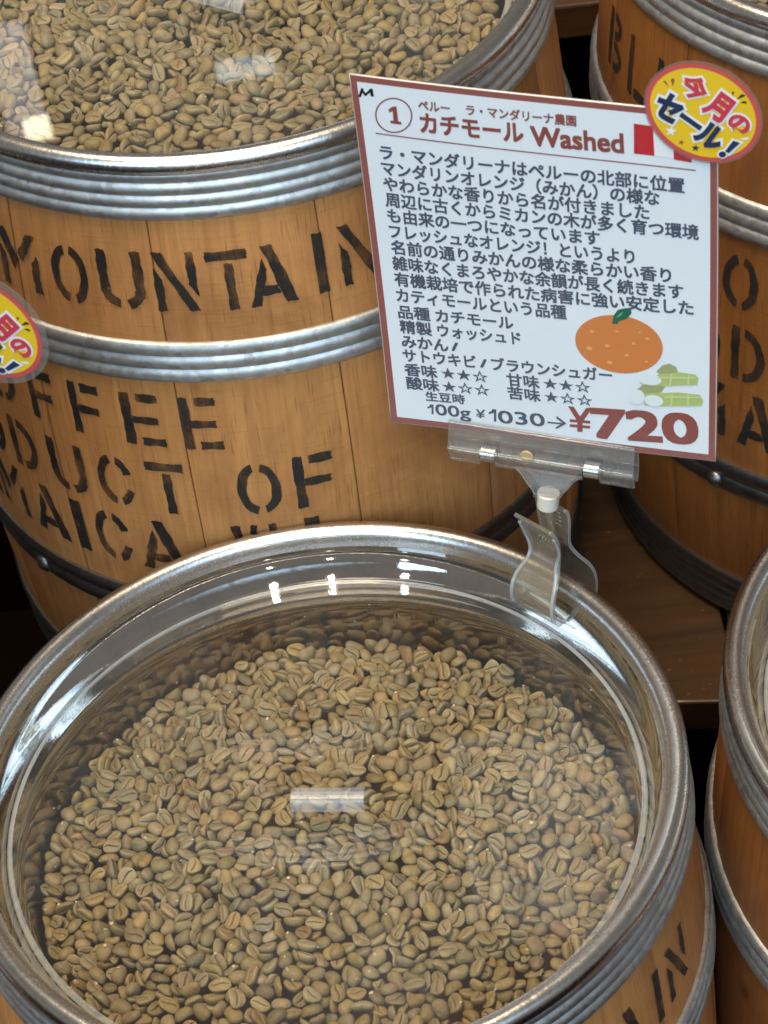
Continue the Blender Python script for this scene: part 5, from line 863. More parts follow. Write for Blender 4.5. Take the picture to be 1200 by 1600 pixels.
-1087, -738, -150, 48, -42, -19, -73, 11, 94, 1296, -126, -192, 7, -67, 71, 14, 0, 92, 835, 989, -153, 17, -61, 72, 26, 11, 100, -237, 1283, -205, 2, 7, 99, -7, 4, 82, -670, -1126, -191, 0, -19, -63, -74, 6, 98, 1250, 404, -184, 19, -75, 0, -62, 4, 83,
452, -1240, -181, 46, 18, 68, -53, 7, 89, 441, 1232, -201, 31, -14, -42, 83, 11, 82, -1182, -565, -183, 36, -72, 32, -48, 3, 95, 1247, -424, -138, 72, -1, -68, -10, 0, 94, -684, 1118, -194, 18, -20, 75, -58, 3, 89, -231, -1294, -191, 55, 73, 28, -26, 3, 96,
1050, 792, -189, 49, -77, 18, -34, 11, 100, -1291, 102, -205, 3, -94, 27, -13, 6, 98, 888, -977, -197, 67, 53, 50, 1, 5, 78, -21, 1320, -183, 57, -70, -32, -25, 5, 93, -903, -958, -189, 59, 73, -20, -25, 1, 97, 235, 494, -57, 42, -56, -57, 41, 7, 95,
824, 53, -53, 12, 79, 59, -3, 0, 98, -881, -8, -73, 24, -83, 29, 39, 1, 93, 885, 435, -83, 36, -18, -14, 89, 0, 99, -983, -253, -114, 10, 15, -96, -15, 4, 99, 1101, 151, -89, 10, 6, 14, 97, 7, 94, -794, 834, -110, 87, 32, 32, 12, 2, 87,
899, -637, -112, 1, -27, -23, 92, 7, 98, -243, 1135, -124, 55, 22, -13, 78, 5, 95, 1077, 352, -99, 15, 96, -18, 5, 2, 98, -210, -1111, -106, 25, 95, 7, 11, 2, 97, -756, 1054, -132, 81, -7, 51, -22, 4, 94, -499, 1216, -126, 82, 36, 0, 42, 3, 92,
-434, -1249, -142, 66, 64, -33, 15, 1, 98, 1157, 609, -157, 16, -19, -37, 88, 11, 96, 1309, -175, -147, 45, 15, -45, -74, 9, 84, 126, -1321, -110, 60, 58, 39, -37, 11, 98, 1039, -824, -111, 65, -62, -31, 27, 11, 95, -215, 1283, -167, 18, -97, -4, 4, 5, 88,
496, 1216, -196, 26, -74, -17, -58, 6, 80, -656, 1138, -131, 46, 63, 17, 58, 6, 97, 1070, 753, -137, 76, 1, -50, 39, 7, 98, 821, -986, -153, 81, -36, -29, -32, 3, 91, -937, -927, -130, 46, 2, 74, 47, 0, 100, -1017, 850, -139, 47, 8, -72, -48, 0, 79,
188, -1307, -143, 68, -46, -41, -36, 2, 81, 742, 1084, -204, 68, 70, 1, -15, 10, 93, -545, -1187, -183, 33, -86, -23, -28, 8, 81, -1222, 443, -194, 53, -29, 14, -78, 11, 95, 612, -1170, -112, 71, -39, -41, -40, 1, 98, 310, 1260, -164, 13, 80, -31, -48, 0, 92,
-1127, -699, -110, 13, 57, 44, -67, 8, 100, -792, 1024, -187, 62, -76, 2, -11, 5, 93, -67, -1298, -192, 61, 70, -29, -19, 1, 86, -52, 159, -41, 79, -5, -56, 21, 4, 91, -372, 497, -36, 47, -47, 0, -73, 4, 90, -654, 27, -51, 8, -28, -33, -89, 1, 94,
-483, 492, -35, 39, -14, 66, -61, 4, 92, 462, 526, -59, 63, 55, -7, -52, 0, 99, 281, 703, -60, 68, 28, 20, -63, 0, 97, -180, 830, -75, 12, 61, -63, 44, 5, 84, 663, 595, -80, 7, -13, -98, 3, 0, 95, -333, 918, -87, 24, -81, -49, 18, 1, 90,
-183, 937, -95, 52, -79, -25, 16, 5, 90, -556, -844, -89, 65, 4, 21, 72, 4, 94, -220, -944, -68, 44, 30, -83, 8, 1, 89, 796, 554, -82, 11, 37, 39, -83, 0, 97, -924, 97, -82, 33, -11, -88, 29, 8, 92, 919, 363, -79, 11, -92, -29, -17, 11, 84,
724, 713, -105, 18, -22, 89, -33, 1, 97, 323, -1055, -67, 12, -73, -48, -45, 0, 80, -977, -363, -100, 22, 25, -92, -15, 4, 93, -838, -644, -97, 24, 10, -96, 1, 3, 98, -775, 789, -104, 4, 52, -79, -30, 5, 90, 1002, 359, -82, 88, 43, -2, 12, 3, 92,
-188, -1037, -95, 65, -2, 56, -49, 6, 96, 1120, 77, -94, 8, 77, -60, -13, 3, 96, 503, 1129, -128, 38, -16, 15, 89, 3, 93, 1178, 399, -117, 41, 71, -52, 20, 3, 97, 825, 929, -127, 29, -51, -22, 77, 11, 89, 478, 1208, -148, 51, 46, -17, -69, 0, 95,
-214, -1300, -90, 33, 28, 66, 60, 5, 92, 205, -1282, -186, 7, 91, 20, 33, 11, 98, 707, 1097, -158, 9, -8, 60, 78, 2, 96, 1141, -639, -122, 92, -34, -11, -11, 1, 88, -404, 1247, -145, 4, 98, 5, 9, 8, 91, -568, -1188, -112, 30, 22, 51, 76, 5, 100,
-820, 1027, -130, 92, 22, -4, 30, 7, 88, -14, -1319, -124, 3, -6, -66, -74, 3, 99, 905, 909, -173, 58, -30, 75, -3, 7, 89, -748, -1083, -105, 28, -63, -39, 59, 1, 78, 378, -1253, -157, 11, -5, 98, 9, 4, 96, 587, 1178, -144, 62, 37, -36, 57, 11, 91,
-365, -1269, -127, 89, -18, 36, -14, 9, 97, 1120, 703, -150, 37, 27, 69, 55, 6, 99, 762, -1038, -177, 11, -16, 63, 73, 1, 85, 143, 42, -10, 34, 1, -17, 91, 2, 84, -257, 26, -26, 16, -32, -80, -45, 0, 100, 252, 107, -18, 85, 17, 2, -47, 1, 83,
298, -79, -17, 60, 19, 12, 75, 0, 94, 331, 42, -23, 43, -85, 18, 21, 2, 99, -308, 217, -23, 83, -12, -53, 6, 6, 96, 488, -15, -22, 42, 24, 25, 83, 5, 96, -12, 588, -39, 10, -6, -4, -98, 4, 93, 585, 77, -34, 0, -9, -99, -1, 7, 99,
167, -610, -27, 16, -12, 41, 88, 7, 89, -256, 562, -21, 93, -15, -27, 17, 4, 96, -505, -397, -33, 29, -35, 22, -85, 2, 99, -619, -277, -54, 87, -28, -6, 37, 11, 92, 56, 709, -45, 13, 23, 2, 95, 4, 79, -216, 720, -38, 10, 98, 6, -5, 0, 97,
630, 343, -34, 97, 12, -9, 9, 11, 99, -4, -799, -50, 51, 55, 30, 57, 2, 90, 540, 519, -38, 7, 5, 98, -11, 5, 96, -772, 330, -70, 33, -42, -83, -1, 7, 89, -416, 695, -69, 35, 92, -7, -11, 1, 95, 21, 890, -60, 92, 21, 28, -14, 0, 89,
-704, 475, -51, 69, -24, 3, 66, 0, 88, -171, -915, -78, 85, -32, 27, -29, 0, 85, -764, 670, -80, 47, 79, -34, -15, 8, 89, -889, -209, -85, 2, -92, 25, 28, 1, 85, -282, 896, -67, 54, 19, 26, -77, 5, 96, 954, -186, -83, 20, -45, 86, -4, 2, 94,
-602, 778, -85, 15, -88, -30, -29, 1, 99, 729, -649, -111, 30, 79, -51, -11, 4, 96, -919, -334, -82, 76, 31, 18, 53, 4, 97, -1010, 207, -72, 17, -84, -49, -1, 7, 95, -781, -671, -79, 25, 24, 27, 89, 7, 86, -741, 737, -91, 5, -84, -50, 14, 2, 93,
844, -627, -83, 8, -5, 6, 98, 0, 95, -526, -929, -93, 21, 64, -71, -12, 7, 89, -933, 426, -88, 13, 57, -78, -15, 8, 99, -579, 896, -100, 13, 88, -44, 3, 1, 79, -161, -1055, -86, 33, -78, -9, 51, 7, 92, -1026, 84, -85, 13, -89, -35, 20, 0, 93,
694, -794, -87, 14, -27, 94, -5, 3, 93, -370, 1027, -94, 23, 18, -10, 94, 1, 89, -404, -1045, -102, 85, -36, 6, 36, 11, 94, -56, -1156, -93, 16, 22, 7, 95, 1, 92, 1066, 216, -95, 17, 53, -81, -6, 3, 91, 378, -1072, -106, 11, 56, 81, -4, 5, 98,
484, 1064, -112, 81, -18, -53, -13, 6, 98, -248, -1156, -94, 1, 3, 70, 70, 1, 89, -849, 791, -121, 84, 18, -22, -45, 7, 83, 113, -1217, -103, 86, -49, -1, 1, 7, 96, 548, -1107, -100, 7, 31, -93, -13, 0, 91, 1133, -281, -116, 30, -16, -55, 75, 6, 88,
-647, 944, -88, 69, 68, -20, -3, 7, 94, -177, -1172, -109, 88, -15, 19, 38, 2, 97, 1078, -474, -115, 39, 86, -3, 29, 4, 90, 694, -1054, -105, 0, 89, -41, 15, 2, 100, -804, 940, -126, 40, -75, -46, -24, 3, 94, 439, 1177, -131, 47, 39, -2, -78, 4, 98,
-1288, 122, -137, 3, -13, -97, 15, 1, 99, 1258, 53, -150, 7, -43, 76, -47, 6, 98, 1148, 475, -131, 58, -49, 33, -53, 4, 94, 358, 1242, -139, 2, -68, -72, -5, 2, 97, -1057, -727, -115, 60, 8, 31, 72, 2, 87, 862, 897, -156, 63, 40, -24, -60, 4, 95,
977, -882, -113, 43, 62, 64, -2, 5, 89, -765, -1026, -114, 4, -12, -70, 69, 1, 97, -1074, 728, -129, 72, -11, -14, 65, 7, 97, 449, -1251, -109, 8, -13, 73, -65, 7, 91, 571, 1129, -142, 42, -73, -52, -4, 2, 99, -1235, -426, -131, 15, 32, -7, 92, 4, 88,
1198, -493, -106, 26, 9, 33, -89, 3, 94, -380, -1222, -134, 40, -40, -31, -75, 1, 95, 160, 1303, -144, 23, -2, -29, 92, 4, 84, -1018, -821, -153, 73, -20, 20, 61, 4, 84, -1228, -175, -128, 73, 19, -64, -1, 9, 81, 1078, -749, -136, 18, -74, 34, -52, 2, 92,
-283, 1254, -142, 67, 46, 50, -25, 4, 90, -1224, 504, -142, 69, -45, -53, 14, 11, 88, 515, -1193, -159, 5, -60, 76, 18, 4, 93, 420, 1245, -143, 71, -33, -9, -60, 8, 81, -1156, -625, -145, 40, 11, -87, 25, 11, 89, -283, -52, -38, 93, -12, -24, 19, 3, 95,
301, 142, 3, 50, -30, 78, -20, 4, 89, -22, 365, -16, 34, -18, 83, -37, 5, 85, 106, -437, -11, 20, 61, 74, -11, 7, 84, -348, -274, -12, 82, 49, 23, -12, 3, 90, 37, -419, -15, 6, -27, -94, 16, 2, 81, 137, 482, -34, 19, 17, -67, -69, 4, 85,
379, 393, -21, 7, -58, -80, -5, 5, 97, -237, 512, -35, 81, 53, -13, 15, 5, 94, 73, 570, -30, 27, 87, -40, -3, 2, 89, 597, 170, -27, 46, -31, 82, -4, 11, 98, -429, -428, -30, 33, -30, 3, -88, 3, 97, 353, 573, -42, 68, 32, -61, -20, 1, 95,
165, 684, -32, 76, -37, 22, -47, 0, 80, -438, 550, -37, 70, 11, 45, 52, 1, 78, 523, -478, -50, 96, 16, 19, -4, 10, 94, 241, -719, -53, 3, -2, -32, -94, 11, 89, -312, 676, -44, 82, 32, 14, -43, 0, 89, 87, 763, -61, 81, -26, -50, -9, 11, 93,
-761, -100, -58, 89, -18, 14, -38, 0, 98, 700, 257, -29, 76, 24, -59, -2, 1, 99, -443, 647, -40, 3, 13, -93, -30, 1, 92, 645, 521, -59, 31, -65, -68, -7, 0, 94, -768, -246, -48, 6, 98, -8, -13, 0, 94, -688, -481, -54, 91, -13, 28, -23, 6, 93,
544, 648, -66, 97, 1, -5, 21, 2, 90, -835, -80, -65, 47, 6, 26, -83, 5, 81, 886, 20, -52, 96, 1, -18, 16, 2, 84, 530, 752, -68, 9, -96, 19, 10, 3, 89, -588, 750, -54, 2, -23, -92, -26, 7, 85, -586, -770, -70, 5, -10, -27, -95, 1, 98,
429, 880, -74, 7, 42, 89, 12, 2, 100, 885, -389, -74, 79, -4, -6, 59, 11, 97, -285, -907, -64, 13, 71, 65, -17, 1, 95, 971, -56, -80, 36, 63, -63, -24, 6, 94, 63, -1024, -74, 8, -67, 62, -37, 7, 96, -944, -101, -82, 23, 36, -89, 7, 1, 97,
-201, 976, -84, 41, -50, -67, -33, 5, 90, -513, -870, -69, 3, 92, 1, -36, 1, 89, 934, 296, -69, 34, -44, 81, -15, 5, 90, -548, 847, -81, 0, 20, -55, 80, 7, 100, -217, -1011, -54, 78, -21, -24, -53, 11, 79, 668, -733, -92, 6, -73, 60, -27, 5, 85,
2, 1021, -102, 13, -94, -11, 26, 1, 93, 988, 103, -82, 23, 0, 96, 10, 2, 90, -830, 628, -69, 10, 4, 94, 30, 2, 87, 206, -1070, -67, 15, -10, -4, -97, 11, 93, 230, 1046, -115, 79, 31, -15, 49, 0, 97, -1057, -62, -87, 19, 97, 3, 10, 3, 90,
-606, -950, -65, 4, -8, -98, 11, 4, 92, 400, -1113, -64, 0, 96, 23, -1, 0, 99, 1004, -399, -92, 38, -59, 64, 28, 1, 88, 918, 633, -78, 6, 81, -56, -2, 11, 90, 73, 1178, -106, 25, -93, -22, 7, 11, 81, -823, 742, -98, 24, 7, -37, 88, 0, 80,
153, -1109, -92, 19, -47, -84, 14, 6, 96, 668, 909, -92, 73, -9, 49, -45, 6, 98, -515, -1044, -96, 20, -94, -22, -2, 5, 93, 504, -990, -112, 67, -34, -1, -64, 4, 97, -714, 913, -98, 13, -37, -86, -30, 8, 81, -739, -873, -108, 9, 69, 67, -20, 7, 95,
-1065, -351, -118, 90, 16, 29, 25, 8, 97, -405, -1109, -103, 50, 13, 84, 9, 1, 96, 195, 1165, -107, 25, 28, 27, -88, 11, 87, -826, 876, -111, 35, -78, -41, 27, 7, 97, -17, -1266, -103, 7, 99, 3, 5, 2, 93, 791, 910, -104, 32, -73, 57, 14, 10, 94,
927, -770, -95, 25, 6, -96, 2, 11, 99, -187, 1177, -99, 81, 51, -22, 9, 6, 91, -653, -1027, -102, 20, 26, 91, -20, 2, 80, 448, -1100, -110, 17, 60, -71, 29, 8, 83, -247, -1197, -121, 45, 79, -35, 16, 7, 91, 979, 719, -94, 10, 82, 26, 48, 11, 85,
56, 1209, -119, 92, 26, 2, 26, 2, 91, -843, -845, -112, 12, 72, 59, -30, 0, 87, -101, -1323, -126, 4, 19, 73, -64, 3, 81, 344, -1239, -80, 16, 27, -79, 50, 0, 89, 623, 1148, -107, 29, -50, -80, -3, 5, 97, 1137, -490, -128, 30, -53, 61, -48, 4, 98,
-327, -1270, -102, 77, -12, 56, 25, 0, 97, 771, -1050, -96, 94, 6, 13, 29, 3, 85, -969, -848, -114, 18, -96, 11, 7, 0, 96, 1095, -714, -83, 13, -55, -67, -46, 3, 92, -642, -1151, -92, 18, -18, -32, -90, 11, 90, 556, -1174, -91, 61, 28, -19, -70, 3, 90,
413, 1243, -108, 1, 73, 64, -19, 6, 94, 867, -921, -136, 39, 5, 44, -79, 4, 98, -39, 1315, -131, 35, -93, 0, -5, 2, 89, -840, -1014, -123, 32, -3, -91, 23, 5, 87, 1310, 113, -145, 1, -92, 10, -36, 8, 96, 259, -1286, -133, 4, -21, 97, -1, 0, 83,
-1236, -368, -132, 88, -31, -8, 33, 3, 82, 1173, 554, -140, 73, -19, -48, 43, 1, 93, -51, 112, -5, 91, 29, 14, -22, 7, 94, -47, -111, -25, 30, -54, -52, -57, 7, 80, 75, 213, -31, 51, 74, -39, 15, 3, 81, 166, 175, -3, 68, -35, -10, -63, 10, 84,
-95, -327, -5, 13, -81, -49, -28, 5, 99, -284, -227, -11, 5, 79, 58, 12, 2, 83, 388, 32, -16, 42, -1, -86, -25, 3, 84, 369, 160, 1, 18, -51, 49, -67, 6, 97, -243, 354, -9, 26, 22, -93, 7, 7, 82, 351, -346, -21, 73, -46, -27, 40, 11, 90,
55, 505, -16, 22, -2, -31, 91, 5, 88, 623, -252, -46, 64, -52, -16, 53, 3, 96, 554, 369, -20, 11, -14, 93, 28, 1, 94, 91, 715, -20, 49, 16, -1, 85, 11, 92, -715, -95, -37, 6, 94, 23, -19, 7, 96, -809, 60, -44, 29, -19, 89, -24, 6, 80,
-741, -184, -25, 84, 30, 22, 36, 7, 93, 146, 796, -42, 7, -70, -67, -19, 6, 96, -799, -195, -53, 46, 16, 81, -31, 9, 84, 733, -433, -46, 64, 28, -9, -69, 1, 90, 230, 851, -59, 35, -41, -11, 82, 1, 84, 883, -162, -59, 97, 10, -3, 19, 6, 95,
-73, -920, -62, 21, -80, 30, -46, 6, 95, 235, -913, -74, 22, -50, 59, -58, 0, 90, 404, -918, -80, 16, 90, 29, -25, 1, 89, -153, -976, -48, 23, -8, -93, 24, 5, 98, 168, -973, -71, 16, -31, -80, 47, 9, 89, -413, -949, -84, 82, 9, -15, -53, 1, 95,
229, 1014, -90, 75, 36, -20, 50, 2, 79, -679, 782, -78, 98, -8, 9, 3, 1, 90, -28, -1062, -96, 24, 58, 30, 71, 3, 90, -599, -893, -62, 49, 82, -12, -22, 4, 95, 362, -1024, -66, 75, -15, -31, 55, 11, 80, 969, -348, -78, 94, -13, -19, 22, 6, 96,
-494, 912, -81, 7, 20, -96, -12, 1, 99, -262, -1046, -72, 21, 43, -87, 3, 2, 89, 102, 1069, -97, 94, 25, 17, -10, 6, 97, 91, -1149, -81, 73, -44, 21, 45, 1, 95, 615, 867, -89, 4, 62, 76, 16, 2, 96, 1093, -280, -79, 16, -73, 65, 0, 2, 83,
-126, -1089, -73, 71, -57, -1, 38, 3, 95, 844, 765, -88, 28, 5, -94, 12, 7, 85, 289, -1108, -88, 5, -27, 47, 83, 2, 84, -336, -1082, -63, 5, -24, -26, 92, 7, 99, 990, 579, -101, 66, -15, -21, 69, 7, 95, 624, -958, -110, 56, 19, -3, -79, 4, 97,
-612, -1000, -85, 3, -26, -26, -92, 10, 96, -998, 529, -105, 28, 74, -56, -21, 8, 80, -273, -1281, -63, 26, 7, -18, -94, 3, 93, 730, -922, -93, 60, -17, 37, -67, 7, 86, -826, -795, -97, 24, -63, 2, 72, 1, 84, -884, 714, -95, 18, 71, -47, -47, 3, 94,
-515, -1113, -107, 43, 39, -56, -57, 11, 81, 652, -1077, -71, 48, -9, 6, 86, 0, 98, -77, -1216, -104, 13, -9, 21, 96, 2, 90, 829, 820, -117, 86, -25, -32, -28, 0, 82, 875, -802, -107, 92, -35, -1, 9, 7, 91, -753, -987, -95, 40, 13, -68, 59, 11, 90,
349, -1189, -81, 4, 5, 93, -34, 4, 84, 1192, -525, -74, 1, 3, -93, -35, 4, 98, -368, -1208, -91, 28, 82, 31, -36, 2, 98, 750, -991, -105, 39, 89, 16, 0, 3, 99, -939, -783, -111, 67, -17, 8, -71, 5, 88, 135, -1275, -77, 97, -2, -2, -18, 0, 96,
734, 959, -129, 37, 26, 34, -82, 0, 88, 1040, -704, -94, 67, -41, -50, 34, 6, 97, -247, 1208, -116, 9, 5, -97, 14, 0, 82, -588, -1062, -95, 70, 10, 38, 57, 3, 96, 1168, 338, -112, 84, 46, -17, -18, 5, 96, 533, -1203, -127, 21, 10, -96, -2, 8, 82,
-1088, -592, -114, 17, 16, 16, 95, 7, 93, -154, -1303, -73, 9, -43, -83, -31, 4, 99, 982, 778, -130, 87, -11, -45, -10, 6, 95, 862, -872, -92, 74, 6, -63, -15, 4, 98, -909, -926, -74, 9, 95, 28, -2, 7, 98, 255, -1292, -75, 50, -21, -31, -77, 0, 99,
1141, -606, -90, 1, 16, 7, -97, 4, 92, -456, -1232, -81, 88, -43, -7, 10, 7, 95, 680, -1118, -140, 11, 61, -77, -1, 7, 83, -1050, -802, -109, 56, 50, -65, 1, 4, 87, 43, -1315, -89, 2, -75, -41, 50, 0, 81, -1265, -121, -143, 74, -63, 11, -15, 5, 91,
-1135, 653, -125, 57, 19, 9, 78, 8, 100, 15, 84, -24, 78, 41, 43, -13, 0, 91, 172, 99, -10, 93, 30, 5, -12, 0, 90, -197, 283, 0, 28, 14, 13, 93, 7, 97, 500, -294, -20, 92, -11, -27, 22, 6, 88, -652, -100, -29, 37, -81, -23, 38, 6, 92,
-38, 851, -43, 7, -49, 85, 6, 10, 91, -714, -603, -57, 0, 97, -16, -12, 6, 83, 56, -977, -44, 16, -27, 93, -12, 7, 98, 897, -213, -64, 23, 69, -66, -13, 10, 92, -126, -918, -48, 66, -34, 15, 63, 3, 99, 141, -1038, -59, 17, -38, 89, 11, 0, 96,
-377, -1026, -55, 92, 7, 4, 36, 4, 100, 204, 970, -86, 53, -64, 52, -16, 2, 84, -7, -1020, -54, 80, -35, 10, -45, 2, 95, -315, -1011, -60, 35, -40, -24, 80, 1, 82, 79, -1098, -67, 76, -28, -9, 57, 0, 94, -455, -919, -57, 4, -97, -17, -9, 4, 94,
-122, -1046, -43, 69, -28, 27, 59, 1, 95, -56, 1050, -92, 23, 0, 84, -47, 6, 97, -680, -867, -70, 93, 18, -13, 24, 0, 90, -889, 582, -82, 50, 19, 8, -83, 2, 79, 268, -1077, -79, 81, -47, -30, 8, 6, 92, -729, 809, -97, 54, 9, -81, 15, 9, 90,
-28, -1173, -70, 24, 33, -90, -9, 6, 95, -570, -1029, -60, 72, 1, 25, 63, 4, 97, 450, -1038, -73, 41, 1, -21, -88, 8, 99, -264, -1120, -68, 2, -16, 90, -38, 0, 91, -769, -802, -77, 12, 64, 74, -4, 5, 86, 612, 946, -100, 31, 10, 90, 24, 6, 89,
-456, -1112, -79, 7, -32, 31, 88, 0, 91, 562, -1032, -108, 1, -90, -37, 15, 1, 90, -1017, -628, -104, 8, 46, 87, -3, 8, 89, -104, -1186, -66, 69, 32, -20, -60, 4, 97, 897, 814, -109, 50, 4, -13, 84, 3, 85, 937, -857, -88, 97, -6, -14, 15, 5, 100,
414, -1153, -95, 98, -12, 4, -10, 5, 89, -347, -1152, -101, 81, -20, 41, 33, 1, 91, 682, -969, -105, 63, 22, 15, -71, 6, 90, -880, -766, -92, 19, 93, 27, -2, 11, 91, 65, -1264, -73, 3, -83, 13, -52, 2, 100, 734, 928, -103, 82, 20, -18, 49, 3, 94,
-645, -1108, -66, 19, 87, -43, -3, 5, 100, 492, -1077, -98, 58, 30, 69, 28, 6, 92, -155, -1237, -91, 32, -73, -56, 16, 5, 99, -847, -952, -105, 4, -23, 91, 32, 0, 95, 1218, 132, -110, 31, -83, -43, -10, 6, 95, -937, 726, -102, 28, 3, -93, 17, 7, 86,
285, -1213, -93, 67, -33, -44, 49, 3, 94, 618, 984, -115, 86, 27, -32, 26, 1, 85, -432, -1180, -98, 56, 80, 18, 4, 3, 81, 682, -1129, -92, 3, 24, -93, 25, 6, 94, -76, -1300, -84, 80, 5, -14, -57, 0, 89, 863, 873, -111, 4, 23, 29, -92, 3, 78,
1060, -773, -70, 93, -28, -7, 16, 2, 97, -698, -1109, -106, 4, -65, -63, -40, 4, 94, 391, -1206, -118, 91, 9, -20, -32, 3, 93, -269, -1238, -114, 27, -19, 54, 76, 0, 98, 817, -951, -116, 58, -2, 80, 8, 3, 80, -955, -891, -83, 22, -14, 80, -52, 2, 81,
-982, 817, -128, 40, 75, 50, -13, 7, 91, 201, -1269, -109, 61, 52, 57, -10, 3, 99, 1089, -668, -97, 10, -10, 84, 50, 3, 90, 127, -72, 1, 12, 47, 81, 30, 2, 82, 125, 521, -11, 75, 57, 22, 19, 6, 89, -471, 586, -36, 29, 31, 84, -31, 8, 92,
220, -999, -41, 60, 3, 13, -78, 4, 93, 718, 540, -54, 28, -88, 29, -20, 1, 89, -371, -889, -29, 80, -24, 33, -42, 11, 95, -7, -962, -30, 2, -87, 43, -22, 5, 95, -850, 475, -67, 65, -74, 2, -8, 9, 96, -271, -982, -32, 64, -73, 15, -13, 4, 97,
117, -973, -55, 75, -11, -64, -4, 5, 92, -447, -996, -57, 97, 1, -15, 15, 0, 93, -75, -984, -40, 1, 94, -4, 30, 1, 92, 278, -1016, -50, 19, 83, 48, 16, 2, 96, -355, -951, -59, 3, -95, -24, 9, 7, 85, 8, -1122, -76, 64, 71, -27, 4, 4, 98,
-499, -940, -41, 36, -69, 60, -14, 5, 94, 393, -1012, -83, 73, 2, -37, -55, 8, 86, -225, -1077, -61, 27, 56, -15, 75, 9, 92, -745, -942, -75, 22, 13, 95, 13, 6, 93, 183, -1164, -70, 27, 4, -20, 93, 5, 98, -485, -1067, -66, 86, 41, 23, 13, 0, 91,
600, -1000, -78, 26, -18, -16, 92, 1, 89, -65, -1087, -65, 21, -60, -68, 34, 1, 91, -680, -953, -84, 58, 3, -9, -80, 0, 78, 307, -1162, -55, 67, 2, -21, -69, 3, 99, -478, 996, -98, 55, 41, 63, 33, 1, 84, -321, -1128, -93, 16, 17, 35, 90, 8, 83,
770, -953, -81, 95, -22, 7, -17, 0, 80, 110, -1181, -102, 27, 74, -49, 35, 8, 99, -570, -1130, -72, 6, 7, 98, 12, 6, 94, 581, -1072, -72, 25, 74, -56, -25, 11, 88, 1157, -325, -105, 52, -53, -52, -40, 6, 83, -175, -1164, -63, 92, 0, -1, -37, 0, 97,
796, -876, -83, 2, -76, 63, -9, 2, 99, -23, 1190, -113, 89, 40, -4, 13, 1, 79, -800, -884, -80, 81, -1, 7, 57, 2, 94, 233, -1160, -96, 95, 5, -26, -6, 0, 94, 585, 1075, -102, 38, 3, 82, 41, 0, 89, -456, -1154, -89, 44, 87, 15, -1, 8, 81,
670, -992, -78, 4, -7, 97, 19, 6, 96, -1007, -767, -87, 38, -18, 9, -89, 0, 97, 7, -1220, -83, 17, 69, -66, 20, 2, 96, 992, -775, -95, 62, 18, 74, 16, 5, 92, -691, -1038, -87, 21, -87, 6, -41, 5, 93, 480, -1189, -100, 11, 35, -90, -19, 4, 88,
-303, -1193, -95, 31, -62, -7, 70, 5, 91, 816, -1034, -128, 6, -39, 86, 30, 0, 80, -897, -854, -88, 17, 55, 76, 26, 5, 92, 226, -1223, -77, 16, 11, -83, -50, 3, 99, -516, -1187, -92, 88, -15, 2, -44, 0, 87, 616, -1126, -107, 63, -75, -12, 9, 3, 92,
916, -949, -134, 57, -61, -49, -20, 11, 98, -836, -999, -77, 97, -15, 8, 5, 2, 91]
rec = np.array(BEAN_DATA, dtype=np.int64).reshape(-1, 9)
BM = []
for k, kw in enumerate(VARS):
    BM.append(bean_mesh(seed=k, rows=15, **kw))
def bean_me(k):
    V, F, T3, C, E_ = BM[k]
    me = bpy.data.meshes.new('coffee_bean')
    me.from_pydata([tuple(v / 1000) for v in V], [], [tuple(t) for t in F] + [tuple(t) for t in T3])
    me.polygons.foreach_set('use_smooth', np.ones(len(me.polygons), dtype=bool))
    a = me.attributes.new('crease', 'FLOAT', 'POINT'); a.data.foreach_set('value', C.astype(np.float32))
    a = me.attributes.new('outline', 'FLOAT', 'POINT'); a.data.foreach_set('value', E_.astype(np.float32))
    me.materials.append(M_bean); me.update()
    return me
BME = [bean_me(k) for k in range(len(VARS))]
BPOS = rec[:, :3] / 10.0 / 1000.0
BQ = rec[:, 3:7].astype(float); BQ /= np.linalg.norm(BQ, axis=1)[:, None]
BS = rec[:, 8] / 100.0
N_IND = 300
def bmat(b):
    return Matrix.Translation(b.location) @ b.rotation_euler.to_matrix().to_4x4() @ Matrix.Rotation(-b.rotation_euler.z, 4, 'Z')
def qmat(q):
    w, x, y, z = q.T
    return np.stack([np.stack([1 - 2 * (y * y + z * z), 2 * (x * y - z * w), 2 * (x * z + y * w)], -1),
                     np.stack([2 * (x * y + z * w), 1 - 2 * (x * x + z * z), 2 * (y * z - x * w)], -1),
                     np.stack([2 * (x * z - y * w), 2 * (y * z + x * w), 1 - 2 * (x * x + y * y)], -1)], 1)
